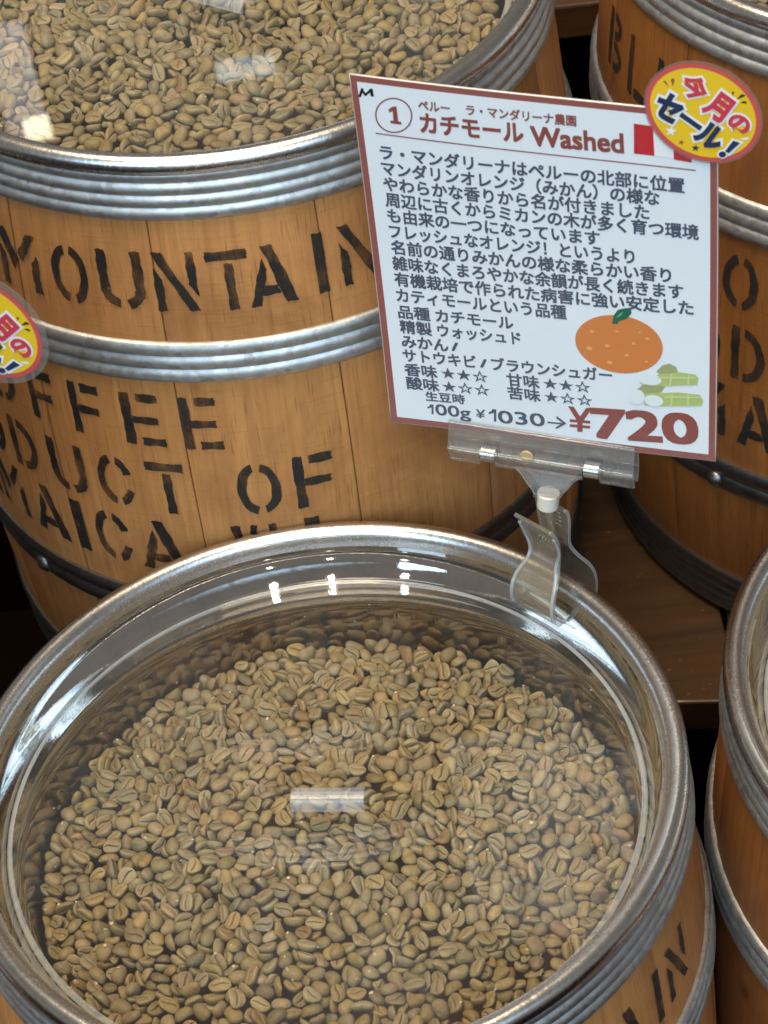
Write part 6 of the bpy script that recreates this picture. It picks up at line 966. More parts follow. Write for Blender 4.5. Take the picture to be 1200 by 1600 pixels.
def heap(name, b, idx, top, rot, label, seed):
    """the rest of the beans of one barrel, nobody could count them: one mesh"""
    M = np.array(bmat(b) @ Matrix.Translation((0, 0, H - top)) @ Matrix.Rotation(math.radians(rot), 4, 'Z'))
    VV, QQ, TT, CC, TN, EE = [], [], [], [], [], []
    base = 0
    rs = np.random.RandomState(seed)
    R = qmat(BQ)
    for i in idx:
        V, F, T3, C, E_ = BM[rec[i, 7]]
        w = (V / 1000 * BS[i]) @ R[i].T + BPOS[i]
        VV.append(w); QQ.append(np.array(F) + base); TT.append(np.array(T3) + base); CC.append(C); EE.append(E_)
        TN.append(np.full(len(V), rs.rand())); base += len(V)
    VV = np.concatenate(VV); QQ = np.concatenate(QQ); TT = np.concatenate(TT)
    me = bpy.data.meshes.new(name)
    me.vertices.add(len(VV)); me.vertices.foreach_set('co', VV.astype(np.float32).ravel())
    nl = len(QQ) * 4 + len(TT) * 3
    me.loops.add(nl); me.loops.foreach_set('vertex_index', np.concatenate([QQ.ravel(), TT.ravel()]).astype(np.int32))
    me.polygons.add(len(QQ) + len(TT))
    me.polygons.foreach_set('loop_start', np.concatenate([np.arange(len(QQ)) * 4, len(QQ) * 4 + np.arange(len(TT)) * 3]).astype(np.int32))
    me.polygons.foreach_set('use_smooth', np.ones(len(QQ) + len(TT), dtype=bool))
    me.update(calc_edges=True); me.validate()
    for nm, d in (('crease', np.concatenate(CC)), ('tone', np.concatenate(TN)), ('outline', np.concatenate(EE))):
        a = me.attributes.new(nm, 'FLOAT', 'POINT'); a.data.foreach_set('value', d.astype(np.float32))
    me.materials.append(M_bean_heap)
    o = bpy.data.objects.new(name, me); COL.objects.link(o)
    o.matrix_world = Matrix(M)
    tag(o, label, 'coffee beans', None, 'stuff')
    return o
TOP1, TOP2 = 0.0490, 0.0360
ROT1, ROT2 = 0.0, 0.0
M1 = bmat(B1) @ Matrix.Translation((0, 0, H - TOP1)) @ Matrix.Rotation(math.radians(ROT1), 4, 'Z')
for i in range(N_IND):
    o = bpy.data.objects.new('coffee_bean', BME[rec[i, 7]])
    COL.objects.link(o)
    o.matrix_world = M1 @ Matrix.Translation(BPOS[i]) @ Quaternion(BQ[i]).to_matrix().to_4x4() @ Matrix.Scale(BS[i], 4)
    tag(o, 'raw green coffee bean among those lying nearest in the front barrel', 'coffee bean', 'raw beans nearest in the front barrel')
heap('bean_heap', B1, range(N_IND, len(rec)), TOP1, ROT1, 'pale green raw coffee beans filling the front barrel under its lid', 4)
heap('bean_heap', B2, range(len(rec)), TOP2, 137.0, 'khaki raw coffee beans filling the MOUNTAIN barrel behind', 9)
heap('bean_heap', B3, range(len(rec)), TOP2, 250.0, 'raw coffee beans in the dark barrel at the top right corner', 12)
heap('bean_heap', B4, range(0, len(rec), 1), TOP1, 61.0, 'raw coffee beans in the barrel at the right edge', 15)

# flakes of pale skin that lie about on the beans
def flakes():
    r_ = random.Random(77)
    V, F = [], []
    R_ = qmat(BQ)
    for i in r_.sample(range(0, 1100), 70):
        w = (BM[rec[i, 7]][0] / 1000 * BS[i]) @ R_[i].T + BPOS[i]
        top = w[w[:, 2].argmax()] + np.array([0, 0, .0002])
        n = r_.choice((5, 6, 7)); a0 = r_.uniform(0, 6); s1, s2 = r_.uniform(.0004, .0011), r_.uniform(.0003, .0008)
        b = len(V); c, s = math.cos(a0), math.sin(a0)
        for k in range(n):
            t_ = 2 * math.pi * k / n; q_ = r_.uniform(.7, 1.2)
            x, y = s1 * q_ * math.cos(t_), s2 * q_ * math.sin(t_)
            V.append(M1 @ Vector((top[0] + x * c - y * s, top[1] + x * s + y * c, top[2] + r_.uniform(-.0002, .0003))))
        F.append(tuple(range(b, b + n)))
    o = meshobj('chaff', V, F, plain('pale_skin', (.62, .54, .36), .6), None, True)
    tag(o, 'small pale skin flakes scattered on the beans of the front barrel', 'chaff', None, 'stuff')
flakes()

# ------------------------------------------------------------------ price card
CARD_O = Vector((.07641528, .83778754, .45994152))
EX, NZ = Vector((.9140628, -.4053736, .0127043)).normalized(), Vector((-.4048756, -.9102085, .0871557)).normalized()
UPV = EX.cross(-NZ).normalized()
CM = Matrix(((EX.x, -NZ.x, UPV.x, CARD_O.x), (EX.y, -NZ.y, UPV.y, CARD_O.y), (EX.z, -NZ.z, UPV.z, CARD_O.z), (0, 0, 0, 1)))
# digitised artwork sheet -> millimetres on the card
HM = (.2857801184, -.0096339558, -239.1981862, .0525130427, -.3390171752, 189.0214972, .00010785635153, -.00018798121688)
def mm(x, y):
    w = HM[6] * x + HM[7] * y + 1
    return Vector(((HM[0] * x + HM[1] * y + HM[2]) / w, (HM[3] * x + HM[4] * y + HM[5]) / w))
def on_card(p, layer):
    """millimetres on the (slightly warped) card to card space in metres"""
    x, y = p[0], p[1]
    warp = .0012 * math.sin((y - 10) / 160 * math.pi) + .0010 * (x / 75) ** 2 * (y / 170) - .0004 * math.sin(x / 30 + y / 50)
    return (x / 1000, warp - layer * .00011, y / 1000)
def ink(name, col, rough=.30):
    m, t, b = mat(name)
    tc = node(t, 'ShaderNodeTexCoord').outputs['Object']
    n = noise(t, tc, 140, 3, .6)
    c = mix(t, ramp(t, n.outputs['Fac'], [(.35, (0, 0, 0)), (.75, (.16, .16, .16))]).outputs[0], col, tuple(min(1, .75 * x + .1) for x in col))
    t.links.new(c, b.inputs['Base Color']); setin(b, Roughness=rough); b.inputs['Coat Weight'].default_value = .35; b.inputs['Coat Roughness'].default_value = .12
    return m
I_paper = ink('laminated_paper', (.72, .775, .815), .32)
I_lam = ink('laminate_edge', (.60, .58, .56), .25)
I_brown = ink('maroon_ink', (.27, .085, .070))
I_slate = ink('slate_ink', (.075, .084, .118))
I_title = ink('maroon_text_ink', (.25, .065, .052))
I_red = ink('red_ink', (.50, .030, .035))
I_white = ink('white_ink', (.80, .81, .82))
I_black = ink('marker_ink', (.012, .012, .014))
I_orange = ink('orange_ink', (.60, .20, .055))
I_speck = ink('orange_speck_ink', (.74, .36, .11))
I_leaf = ink('leaf_ink', (.010, .125, .075))
I_leaf2 = ink('leaf_light_ink', (.16, .42, .18))
I_cane = ink('cane_ink', (.42, .50, .17))
I_cane2 = ink('cane_dark_ink', (.33, .36, .16))
I_cane3 = ink('cane_light_ink', (.56, .62, .30))
I_pale = ink('cane_end_ink', (.70, .77, .78))
I_yellow = ink('yellow_ink', (.80, .52, .020))
I_pink = ink('crimson_ink', (.58, .045, .075))
I_ring = ink('sticker_ring_ink', (.58, .085, .085))
I_navy = ink('navy_ink', (.020, .032, .085))

def sheet(name, quad, layer, m, parent, nx=24, ny=24, thick=0.0):
    (tl, tr, br, bl) = [Vector(q) for q in quad]
    V, F = [], []
    for j in range(ny + 1):
        for i in range(nx + 1):
            u, v = i / nx, j / ny
            V.append(on_card((tl * (1 - u) + tr * u) * (1 - v) + (bl * (1 - u) + br * u) * v, layer))
    for j in range(ny):
        for i in range(nx):
            a = j * (nx + 1) + i
            F.append((a, a + nx + 1, a + nx + 2, a + 1))
    o = meshobj(name, V, F, m, parent, True)
    if thick:
        s = o.modifiers.new('thickness', 'SOLIDIFY'); s.thickness = thick; s.offset = -1
    return o
def poly(pts_mm, layer, cuts=0):
    """flat printed outline, triangulated"""
    bm = bmesh.new()
    vs_ = [bm.verts.new((p[0], p[1], 0)) for p in pts_mm]
    bm.faces.new(vs_)
    bmesh.ops.triangulate(bm, faces=bm.faces[:])
    V = [on_card(v.co, layer) for v in bm.verts]
    bm.verts.index_update()
    F = []
    for f in bm.faces:
        q = tuple(v.index for v in f.verts)
        F.append(q if f.normal.z > 0 else q[::-1])
    bm.free()
    return V, F
def px(*pts): return [mm(*p) for p in pts]
_tc = {}
def glyphs(body, offset):
    k = (body, offset)
    if k in _tc: return _tc[k]
    c = bpy.data.curves.new('lettering', 'FONT'); c.body = body; c.size = 1; c.offset = offset; c.resolution_u = 4
    o = bpy.data.objects.new('lettering', c); COL.objects.link(o)
    bpy.context.view_layer.update()
    me = bpy.data.meshes.new_from_object(o.evaluated_get(bpy.context.evaluated_depsgraph_get()))
    V = [v.co.copy() for v in me.vertices]; F = [tuple(p.vertices) for p in me.polygons]
    F = [q if (V[q[1]] - V[q[0]]).cross(V[q[2]] - V[q[0]]).z > 0 else q[::-1] for q in F if len(q) > 2]
    bpy.data.objects.remove(o); bpy.data.curves.remove(c); bpy.data.meshes.remove(me)
    _tc[k] = (V, F)
    return _tc[k]
def text_run(body, p0, p1, em, layer, offset=.02, mid=.385):
    """one run of lettering from p0 to p1 (mm, mid-height), em = letter height in mm"""
    V, F = glyphs(body, 0)
    x0 = min(v.x for v in V); x1 = max(v.x for v in V)
    d = (p1 - p0); L = d.length; d.normalize(); u = Vector((-d.y, d.x))
    sx_ = L / (x1 - x0)
    if em is None: em = sx_
    k = offset * .55
    OV, OF = [], []
    for i, (ox, oy) in enumerate(((0, 0), (k, k), (-k, k), (k, -k), (-k, -k), (k, 0), (-k, 0), (0, k), (0, -k)) if k else ((0, 0),)):
        b = len(OV)
        OV += [on_card(p0 + d * ((v.x - x0 + ox) * sx_) + u * ((v.y - mid + oy) * em), layer + .06 * i) for v in V]
        OF += [tuple(j + b for j in q) for q in F]
    return OV, OF
def glyph_at(ch, c, ang, wpx, hpx, layer, offset, grow=0.0, mid=None):
    """one letter centred on an artwork point, turned by ang"""
    V, F = glyphs(ch, offset)
    V0, _ = glyphs(ch, .03)
    xs = [v.x for v in V0]; ys = [v.y for v in V0]
    cx, cy = (min(xs) + max(xs)) / 2, (min(ys) + max(ys)) / 2
    sx_, sy_ = wpx / (max(xs) - min(xs)), hpx / (max(ys) - min(ys))
    ca, sa = math.cos(math.radians(ang)), math.sin(math.radians(ang))
    out = []
    for v in V:
        x, y = (v.x - cx) * sx_, -(v.y - cy) * sy_
        out.append(on_card(mm(c[0] + x * ca - y * sa, c[1] + x * sa + y * ca), layer))
    return out, F
def ell(c, a, b, ang, n=64, a0=0, a1=360):
    ca, sa = math.cos(math.radians(ang)), math.sin(math.radians(ang))
    r = []
    for i in range(n if a1 - a0 == 360 else n + 1):
        t = math.radians(a0 + (a1 - a0) * i / n)
        x, y = a * math.cos(t), b * math.sin(t)
        r.append(mm(c[0] + x * ca - y * sa, c[1] + x * sa + y * ca))
    return r
def star(c, r, ang=0):
    return [mm(c[0] + (r if i % 2 == 0 else r * .42) * math.sin(math.radians(36 * i + ang)), c[1] - (r if i % 2 == 0 else r * .42) * math.cos(math.radians(36 * i + ang)) * .9) for i in range(10)]
def art(name, pieces, parent):
    """pieces: list of (V, F, material) printed side by side as one part"""
    V, F, FM, mats = [], [], [], []
    for v, f, m in pieces:
        if m not in mats: mats.append(m)
        b = len(V); V += list(v); F += [tuple(i + b for i in q) for q in f]; FM += [mats.index(m)] * len(f)
    return meshobj(name, V, F, mats, parent, False, fmat=FM)
def P(pts, layer, m): return (*poly(pts, layer), m)
def T(body, x0, y0, x1, y1, em, m, layer=3, offset=.02, mid=.385): return (*text_run(body, mm(x0, y0), mm(x1, y1), em, layer, offset, mid), m)

card = empty('price_card', (0, 0, 0), 'laminated price card with maroon border, orange drawing and ¥720, clipped on the front barrel', 'price card', 'laminated price cards')
card.matrix_world = CM
sheet('laminated_sheet', [(-81.6, 171.37), (73.33, 171.37), (75.04, 3.11), (-75.04, -3.11)], 0, I_lam, card, thick=.0007)
sheet('border', [(-81.15, 170.95), (72.9, 170.95), (74.6, 3.55), (-74.6, -2.6)], 1, I_brown, card)
sheet('paper', [(-78.2, 168.2), (70.2, 168.2), (71.8, 6.4), (-71.7, .5)], 2, I_paper, card)
# number and title
num = []
ro, ri = ell((616, 182.5), 29.5, 28, 5), ell((616, 182.5), 27.2, 25.8, 5)
n_ = len(ro)
num.append(([on_card(p, 3) for p in ro + ri], [(i, i + n_, (i + 1) % n_ + n_, (i + 1) % n_) for i in range(n_)], I_title))
num.append(P(px((613.5, 169), (620.5, 168), (623, 192), (627.5, 192.4), (628, 197), (611, 195), (610.5, 190.6), (615.5, 191), (614.5, 176), (608.5, 178), (608, 173)), 3, I_title))
art('number_badge', num, card)
art('title_lettering', [
    T('ペルー', 655, 165, 704, 170.5, 5.3, I_title, offset=.045),
    T('ラ・マンダリーナ農園', 730, 172.5, 901, 191, 5.3, I_title, offset=.045),
    T('カチモール', 658, 193, 818, 209, 10.6, I_title, offset=.060),
    T('Washed', 831, 213, 974, 226, 12.6, I_title, offset=.050, mid=.36),
    *[P(px((587 + 20 * k, 210.3 + 2.36 * k), (607 + 20 * k, 212.66 + 2.36 * k), (607 + 20 * k, 214.6 + 2.36 * k), (587 + 20 * k, 212.24 + 2.36 * k)), 3, I_title) for k in range(25)]], card)
art('marker_letter', [P(px(*q), 3, I_black) for q in (((560, 154), (565, 140), (569, 141), (564, 155)), ((565, 140), (573, 149), (571, 153), (564, 144)), ((571, 149), (580, 140), (581, 145), (572, 153)), ((578, 141), (583, 141), (585, 153), (580, 153)))], card)
BL = 7.5
BO = .046
art('description_lettering', [
    T('ラ・マンダリーナはペルーの北部に位置', 594, 240.5, 1069, 294.4, BL, I_slate, offset=BO),
    T('マンダリンオレンジ（みかん）の様な', 596, 265.4, 1030, 313.9, BL, I_slate, offset=BO),
    T('やわらかな香りから名が付きました', 599, 290.3, 1014, 335.9, BL, I_slate, offset=BO),
    T('周辺に古くからミカンの木が多く育つ環境', 602, 315.2, 1091, 368.1, BL, I_slate, offset=BO),
    T('も由来の一つになっています', 605, 340.1, 937, 375.4, BL, I_slate, offset=BO),
    T('フレッシュなオレンジ！というより', 608, 365.0, 991, 405.0, BL, I_slate, offset=BO),
    T('名前の通りみかんの様な柔らかい香り', 611, 389.9, 1048, 434.8, BL, I_slate, offset=BO),
    T('雑味なくまろやかな余韻が長く続きます', 613, 414.8, 1067, 460.6, BL, I_slate, offset=BO),
    T('有機栽培で作られた病害に強い安定した', 616, 439.7, 1083, 486.0, BL, I_slate, offset=BO),
    T('カティモールという品種', 619, 464.6, 885, 490.5, BL, I_slate, offset=BO),
    ], card)
art('tasting_lettering', [
    T('品種', 622, 490.5, 671, 495.1, 7.2, I_slate, offset=BO),
    T('カチモール', 681, 496.0, 802, 507.4, 7.2, I_slate, offset=BO),
    T('精製', 625, 513.5, 674, 518.1, 7.2, I_slate, offset=BO),
    T('ウォッシュド', 684, 519.0, 814, 531.3, 7.2, I_slate, offset=BO),
    T('みかん', 628, 536.0, 700, 542.8, 7.2, I_slate, offset=BO),
    T('/', 706, 543.3, 716, 544.3, 6, I_slate, offset=BO),
    T('サトウキビ', 630, 557.5, 744, 568.2, 7.2, I_slate, offset=BO),
    T('/', 751, 568.9, 761, 569.8, 6, I_slate, offset=BO),
    T('ブラウンシュガー', 769, 570.6, 957, 588.2, 7.2, I_slate, offset=BO),
    T('香味', 633, 579.5, 683, 584.2, 7, I_slate, offset=BO),
    T('★★☆', 690, 584.9, 763, 591.7, 6.6, I_slate, offset=.012),
    T('甘味', 793, 594.5, 843, 599.2, 7, I_slate, offset=BO),
    T('★★☆', 850, 599.9, 924, 606.9, 6.6, I_slate, offset=.012),
    T('酸味', 636, 600.0, 686, 604.7, 7, I_slate, offset=BO),
    T('★☆☆', 692, 605.3, 766, 612.2, 6.6, I_slate, offset=.012),
    T('苦味', 795, 614.9, 845, 619.6, 7, I_slate, offset=BO),
    T('★☆☆', 852, 620.3, 927, 627.4, 6.6, I_slate, offset=.012),
    T('生豆時', 666, 620.5, 727, 626.2, 5.4, I_slate, offset=BO),
    ], card)
def one(x, y, w, h, m):
    """figure 1 drawn about its centre, sheared with the sheet"""
    q = ((.05, -.5), (.62, -.5), (.62, .5), (.28, .5), (.28, -.20), (-.45, -.04), (-.45, -.22), (-.1, -.30))
    return P(px(*[(x + a_ * w, y + b_ * h + .10 * a_ * w) for a_, b_ in q]), 3, m)
def yen(x, y, w, h, m):
    s_ = lambda pts, l: P(px(*[(x + a_ * w, y + b_ * h + .08 * a_ * w) for a_, b_ in pts]), l, m)
    return [s_(((-.5, -.5), (-.26, -.5), (.10, .02), (-.10, .10)), 3), s_(((.5, -.5), (.26, -.5), (-.10, .02), (.10, .10)), 3.2), s_(((-.11, -.04), (.11, -.04), (.11, .5), (-.11, .5)), 3.4),
            s_(((-.42, .02), (.42, .02), (.42, .13), (-.42, .13)), 3.6), s_(((-.42, .22), (.42, .22), (.42, .33), (-.42, .33)), 3.8)]
art('price_lettering', [
    one(673, 641, 9, 15, I_slate), T('00g', 682, 641.5, 736, 647, 8.2, I_slate, offset=.026, mid=.33), *yen(752, 648, 15, 13, I_slate),
    one(770, 650, 11, 19, I_slate), T('030', 780, 651.8, 852, 657, 9.4, I_slate, offset=.026, mid=.36),
    P(px((857, 659.5), (880, 661.5), (880, 664), (857, 662)), 3, I_slate), P(px((872, 651), (887, 662.5), (871, 671), (869.5, 668.5), (881, 662), (870.5, 654)), 3.2, I_slate),
    *yen(908, 656, 38, 38, I_title), T('720', 929, 660, 1089, 671, 21.5, I_title, offset=.058, mid=.36)], card)
art('flag_picture', [P(px((991, 195.5), (1021, 200), (1023, 247), (991, 243)), 3, I_red), P(px((1021, 200), (1052, 204), (1053, 251), (1023, 247)), 3, I_white), P(px((1052, 204), (1081, 208), (1081, 258), (1053, 253)), 3, I_red)], card)
orp = [P(ell((968, 540), 69, 44, 11), 3, I_orange)]
for x, y, s in ((926, 520, 3.4), (965, 520, 3), (1012, 532, 3.4), (991, 539, 3), (950, 542, 4), (922, 546, 5), (980, 557, 3.6), (954, 568, 4.4), (1011, 567, 2.6), (1000, 522, 2.2)):
    orp.append(P(ell((x, y), s, s * .62, 15, 10), 4, I_speck))
orp.append(P(px((958, 503), (960, 495), (966, 487), (976, 484.5), (986, 484), (987.5, 492), (981, 500), (973, 503), (967, 505), (966, 509), (957, 508)), 4, I_leaf))
orp.append(P(px((963, 500), (969, 493), (975, 489), (971, 495)), 5, I_leaf2))
art('orange_picture', orp, card)
cane = [P(px((1026, 583), (1036, 573), (1047, 571), (1057, 576), (1061, 586), (1040, 592)), 3, I_cane2),
        P(px((1030, 587), (1062, 584), (1087, 588), (1092, 593), (1090, 604), (1030, 605), (1000, 600)), 4, I_cane),
        P(ell((1016, 594), 19, 9, 10, 24), 5, I_pale),
        P(px((992, 614), (1006, 602), (1021, 604), (1041, 606), (1034, 615), (1010, 618)), 3, I_cane2),
        P(px((1008, 616), (1062, 615), (1094, 619), (1100, 627), (1097, 636), (1035, 636), (1008, 634)), 4, I_cane),
        P(ell((996, 621), 13, 11.5, 0, 24), 5, I_pale), P(ell((1023, 627), 15, 8.5, 10, 24), 5, I_pale),
        P(px((1049, 586), (1052, 587), (1050, 604), (1047, 604)), 6, I_cane3), P(px((1076, 588), (1079, 588), (1078, 603), (1075, 604)), 6, I_cane3),
        P(px((1050, 617), (1053, 617), (1052, 635), (1049, 635)), 6, I_cane3), P(px((1075, 618), (1078, 618), (1078, 635), (1075, 635)), 6, I_cane3),
        P(px((1030, 590), (1088, 592), (1088, 594), (1030, 593)), 5.5, I_cane3), P(px((1040, 620), (1096, 622), (1096, 624), (1040, 623)), 5.5, I_cane3)]
art('sugarcane_picture', cane, card)

# ---- round sale sticker stuck over the corner of the card
def sticker(parent, margin):
    C, A, Bx, AN = (1100, 177.5), 94, 73, 28.2
    pts = ell(C, A + margin, Bx + margin, AN, 96)
    V = [on_card(p, 9) for p in pts] + [(x, y + .0005, z) for x, y, z in [on_card(p, 9) for p in pts]]
    n = len(pts)
    F = [tuple(range(n)), tuple(range(2 * n - 1, n - 1, -1))] + [(i, i + n, (i + 1) % n + n, (i + 1) % n) for i in range(n)]
    s = meshobj('sale_sticker', V, F, I_lam_clear, parent, False)
    art('sticker_ring', [P(ell(C, A, Bx, AN, 96), 10, I_ring)], s)
    sp = [P(ell(C, A - 7.5, Bx - 7, AN, 96), 11, I_yellow)]
    art('sticker_face', sp, s)
    L = []
    def big(ch, c, ang, w, h, m, o1, o2):
        L.append((*glyph_at(ch, c, ang, w, h, 12, o2), I_white)); L.append((*glyph_at(ch, c, ang, w, h, 14, o1), m))
    big('今', (1087, 137), 37, 43, 37, I_pink, .045, .125)
    big('月', (1124, 167), 37, 36, 43, I_pink, .055, .135)
    big('の', (1156.5, 195), 36, 34, 27, I_pink, .05, .13)
    big('セ', (1047, 168), 32, 41, 40, I_navy, .055, .135)
    big('ー', (1081, 190.5), 36, 38, 7, I_navy, .045, .12)
    big('ル', (1111, 214), 36, 42, 37, I_navy, .055, .135)
    for q, m, l in ((((1147, 221), (1158, 225), (1140, 241), (1134, 238)), I_navy, 14), (((1145, 218), (1163, 224), (1141, 246), (1129, 240)), I_white, 12)):
        L.append(P(px(*q), l, m))
    L.append(P(ell((1130, 243), 8.5, 7, 0, 20), 12, I_white)); L.append(P(ell((1130, 243), 5.8, 4.8, 0, 20), 14, I_navy))
    L.append(P(star((1050, 206), 9.5, 10), 12, I_white)); L.append(P(star((1066, 224), 5.2, 20), 12, I_brown)); L.append(P(star((1088, 233), 7, 8), 12, I_navy))
    for q, m in ((((1038, 127), (1042, 126), (1047, 136)), I_brown), (((1050, 124), (1055, 122), (1056, 126), (1053, 135)), I_brown), (((1145, 144), (1149, 144), (1146.5, 151)), I_black),
                 (((1160, 148), (1165, 149), (1166, 151), (1152, 157)), I_black), (((1163, 159), (1168, 160), (1168, 163), (1158, 162)), I_black)):
        L.append(P(px(*q), 12, m))
    L.append(P(px((1157, 219), (1170, 216), (1171, 220), (1162, 221)), 12, I_white))
    art('sticker_lettering', L, s)
    return s
I_card_dark = ink('darkened_unseen_card', (.05, .03, .02), .6)  # unseen card coloured dark so its reflection in the lid stays dim
I_lam_clear = clear_mat('sticker_laminate', (.90, .89, .86), .10, .10, (.7, .68, .62), .06)
stk = sticker(card, 3.0)
# the next card along stands just out of view; its sticker reaches into it
card2 = empty('price_card', (0, 0, 0), 'yellow round sale sticker at the left edge, on a card mostly out of view', 'price card', 'laminated price cards')
card2.matrix_world = Matrix.Translation((-.3130, -.0227, -.0047)) @ CM
sheet('laminated_sheet', [(-81.6, 171.37), (73.33, 171.37), (75.04, 3.11), (-75.04, -3.11)], 0, I_card_dark, card2, thick=.0007)
stk2 = sticker(card2, 10.0)
SC = Vector((.0677, 0, .1718))
stk2.matrix_local = Matrix.Translation(SC + Vector((.0279, -.0002, -.0322))) @ Matrix.Rotation(math.radians(16), 4, 'Y') @ Matrix.Scale(1.04, 4) @ Matrix.Translation(-SC)

# ------------------------------------------------------------------ clear clips that hold the cards
M_rivet = plain('amber_plastic', (.48, .36, .19), .35)
def prism(path, th, x0, x1, rounded=None):
    """ribbon: path of (y, z) mm swept along x from x0 to x1 (numbers or functions of the path position), thickness th"""
    n = len(path); out = []
    for i, (y, z) in enumerate(path):
        a = Vector(path[max(0, i - 1)]); b = Vector(path[min(n - 1, i + 1)])
        t = (b - a).normalized(); out.append(Vector((-t.y, t.x)))
    V, F = [], []
    for i, (y, z) in enumerate(path):
        f = i / (n - 1)
        xa = x0(f) if callable(x0) else x0; xb = x1(f) if callable(x1) else x1
        for x in (xa, xb):
            for s in (-1, 1):
                V.append(Vector((x, y + out[i].x * th / 2 * s, z + out[i].y * th / 2 * s)) / 1000)
    for i in range(n - 1):
        a, b = i * 4, i * 4 + 4
        F += [(a, a + 1, b + 1, b), (a + 2, b + 2, b + 3, a + 3), (a, b, b + 2, a + 2), (a + 1, a + 3, b + 3, b + 1)]
    F += [(0, 2, 3, 1), (4 * n - 4, 4 * n - 3, 4 * n - 1, 4 * n - 2)]
    return V, F
def smooth_path(pts, n):
    """Catmull-Rom through 2-D points"""
    p = [Vector(q) for q in pts]; p = [p[0] * 2 - p[1]] + p + [p[-1] * 2 - p[-2]]
    r = []
    for k in range(1, len(p) - 2):
        for j in range(n):
            t = j / n
            r.append(.5 * ((2 * p[k]) + (-p[k - 1] + p[k + 1]) * t + (2 * p[k - 1] - 5 * p[k] + 4 * p[k + 1] - p[k + 2]) * t * t + (-p[k - 1] + 3 * p[k] - 3 * p[k + 1] + p[k + 2]) * t ** 3))
    r.append(p[-2]); return [(q.x, q.y) for q in r]
def cyl(p0, p1, r, n=20, r1=None):
    p0, p1 = Vector(p0) / 1000, Vector(p1) / 1000; r /= 1000; r1 = r if r1 is None else r1 / 1000
    q = (p1 - p0).to_track_quat('Z', 'Y').to_matrix()
    V = [q @ Vector((rr * math.cos(2 * math.pi * i / n), rr * math.sin(2 * math.pi * i / n), 0)) + pp for pp, rr in ((p0, r), (p1, r1)) for i in range(n)]
    F = [(i, (i + 1) % n, n + (i + 1) % n, n + i) for i in range(n)] + [tuple(range(n))[::-1], tuple(range(n, 2 * n))]
    return V, F

# narrow side faces get a whiter plastic, a painted stand-in for caught light
def edge_mats(o, edge):
    me = o.data
    me.materials.append(edge)
    for p in me.polygons:
        if o_edge(me, p): p.material_index = 1
    return o
def o_edge(me, p):
    k = p.index % 4
    vs_ = [me.vertices[v].co for v in p.vertices]
    longest = max((vs_[j] - vs_[j - 1]).length for j in range(len(vs_)))
    return longest < .0052

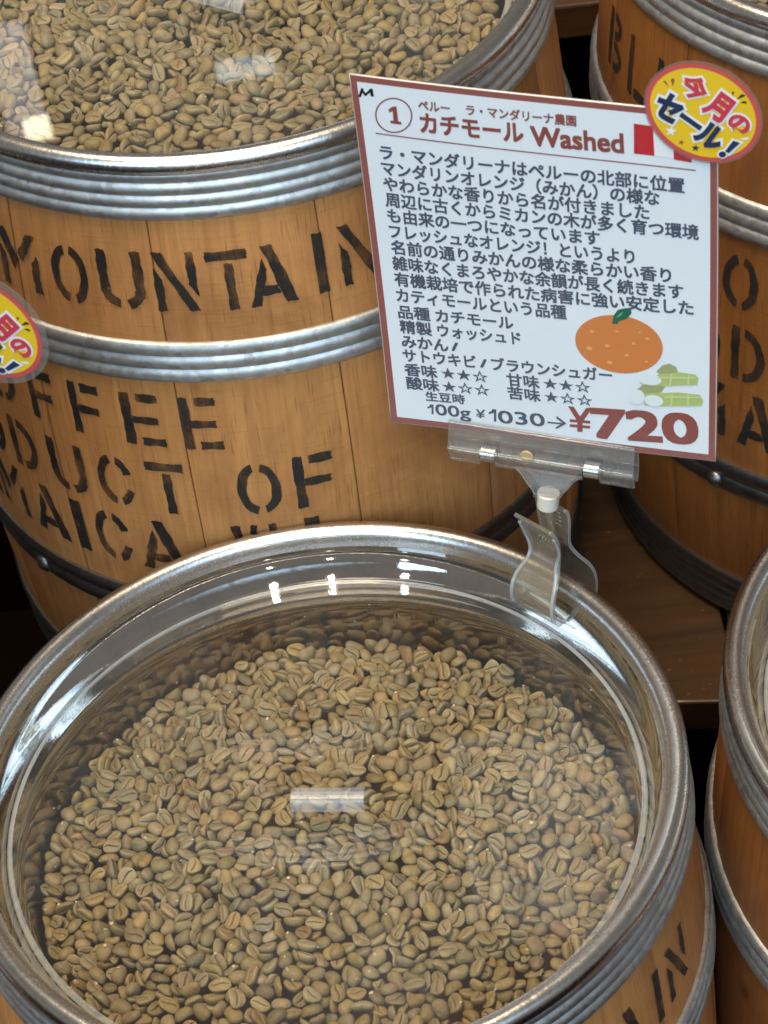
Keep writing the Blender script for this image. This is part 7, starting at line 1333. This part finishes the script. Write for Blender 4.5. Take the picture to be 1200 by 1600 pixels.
def clip(barrel_o, az, cm, label):
    """clamp on the rim at azimuth az (degrees), jaws in the card's own frame cm"""
    q = bmat(barrel_o)
    sc_ = barrel_o.scale.x
    a = math.radians(az)
    L = q @ Matrix.Scale(sc_, 4) @ Matrix.Translation((.155 * math.cos(a), .155 * math.sin(a), H)) @ Matrix.Rotation(a - math.pi / 2, 4, 'Z')
    L = L @ Matrix.Scale(1 / sc_, 4)
    e_ = empty('sign_clip', (0, 0, 0), label, 'clip', 'clear clips holding the price cards')
    e_.matrix_world = L
    J = L.inverted() @ cm
    def jaw_part(name, vf, m, sharp=35, bv=.0004):
        v, f = vf
        o = meshobj(name, [J @ Vector(p) for p in v], f, m, e_, True, sharp=sharp)
        if m is M_clip: edge_mats(o, M_clip_edge)
        if bv: bevel(o, bv, 2)
        return o
    # two jaws, notched where the sprung pins sit
    for s in (-1, 1):
        up = smooth_path([(s * 1.5, 4.8), (s * 2.6, 1.0), (s * 4.2, -4.0), (s * 4.6, -8.5)], 5)
        lo = smooth_path([(s * 4.6, -8.6), (s * 3.9, -12), (s * 2.4, -16.5)], 5)
        parts = [prism(up, 1.7, -46.3, 39.4)]
        for x0, x1 in ((-46.3, -32.2), (-25.0, 15.6), (23.4, 39.4)): parts.append(prism(lo, 1.7, x0, x1))
        parts.append(prism([(s * 2.6, 4.4), (s * 3.6, 4.4)], .7, -46.3, 39.4))
        if s < 0: parts.append(prism([(s * 6.0, -6.6), (s * 6.0, -8.4)], 1.1, -46.3, 39.4))
        jaw_part('jaw', merge(parts), M_clip)
    for x in (-28.6, 19.5):
        jaw_part('pin', merge([cyl((x - 3.4, 0, -12.2), (x + 3.4, 0, -12.2), 3.6, 18)] + [cyl((x + k, 0, -12.2), (x + k + .5, 0, -12.2), 4.0, 18) for k in (-3.2, -2.0, -.8, .4, 1.6, 2.7)]), M_pin, 40, 0)
    jaw_part('rivet', cyl((-9, -6.3, -6.0), (-9, -5.3, -6.0), 3.1, 20), M_rivet)
    # funnel-shaped yoke under the jaws
    fun = lambda f: -16.5 + 9.5 * min(1, f * 1.05) ** .8
    fun2 = lambda f: 15.5 - 10.5 * min(1, f * 1.05) ** .8
    for s in (-1, 1): jaw_part('yoke', prism([(s * 3.2, -14.5), (s * 3.2, -18), (s * 3.4, -22), (s * 3.5, -25), (s * 3.4, -28.5)], 1.4, fun, fun2), M_clip)
    jaw_part('joint', merge([cyl((-1.4, 0, -28.7), (-2.0, 0, -37.0), 5.2, 24, 4.9)]), M_joint, 40, .0005)
    piv = L.inverted() @ (cm @ Vector((-.0018, 0, -.0355)))
    pv = piv * 1000
    meshobj('peg', *cyl(pv, (1.0, 2.0, 24), 2.4, 16, 2.2), M_clip_old, e_, True, sharp=40)
    # clamp leaves over the rim; y is outwards from the barrel's axis
    fr = smooth_path([(-9.0, 37), (-5.8, 31), (-3.4, 23), (-2.2, 15), (-5.0, 7.5), (-10.0, 1), (-13.2, -6), (-13.4, -13), (-10.8, -19.5)], 6)
    wf = lambda f: 11.0 - 3.2 * math.exp(-((f - .40) / .16) ** 2) + 2.4 * f
    o = meshobj('clamp_leaf', *merge([prism(fr, 2.0, lambda f: -wf(f), wf), prism([(y - 1.2, z) for y, z in fr[6:-4]], 1.2, lambda f: -wf(f) - .2, lambda f: -wf(f) + 1.6), prism([(y - 1.2, z) for y, z in fr[6:-4]], 1.2, lambda f: wf(f) - 1.6, lambda f: wf(f) + .2)]), M_clip_old, e_, True, sharp=35)
    edge_mats(o, M_clip_edge); bevel(o, .0004)
    rr = smooth_path([(3.0, 41), (4.6, 38.5), (5.2, 33), (5.0, 25), (5.6, 17), (9.5, 8), (14.8, -1), (17.6, -10), (17.0, -19), (13.8, -25)], 6)
    wr = lambda f: 9.5 - 2.0 * math.exp(-((f - .45) / .15) ** 2) + 3.0 * f
    ridges = [prism([(4.0, z), (4.0, z + .9)], 1.2, -5.5, 5.5) for z in (28.5, 31, 33.5, 36)]
    o = meshobj('clamp_leaf', *merge([prism(rr, 2.0, lambda f: -wr(f), wr)] + ridges), M_clip_old, e_, True, sharp=35)
    edge_mats(o, M_clip_edge); bevel(o, .0004)
    meshobj('spring', *merge([cyl((-6 + 2 * k, 1.2, 17), (-5 + 2 * k, 1.2, 17), 2.6, 16) for k in range(6)]), M_pin, e_, True, sharp=40)
    return e_
clip(B1, 41.9, CM, 'clear clip on the front barrel rim holding the price card')
B5 = barrel((-.3892, .8419, .0), (0, 0, 1), 150, M_wood_red, 21, 'unseen barrel added beyond the left edge, beside the front barrel', 10)  # unseen; added to carry the left card and block light in the gap
clip(B5, -10, card2.matrix_world.copy(), 'clear clip beyond the left edge holding the card with the yellow sticker')
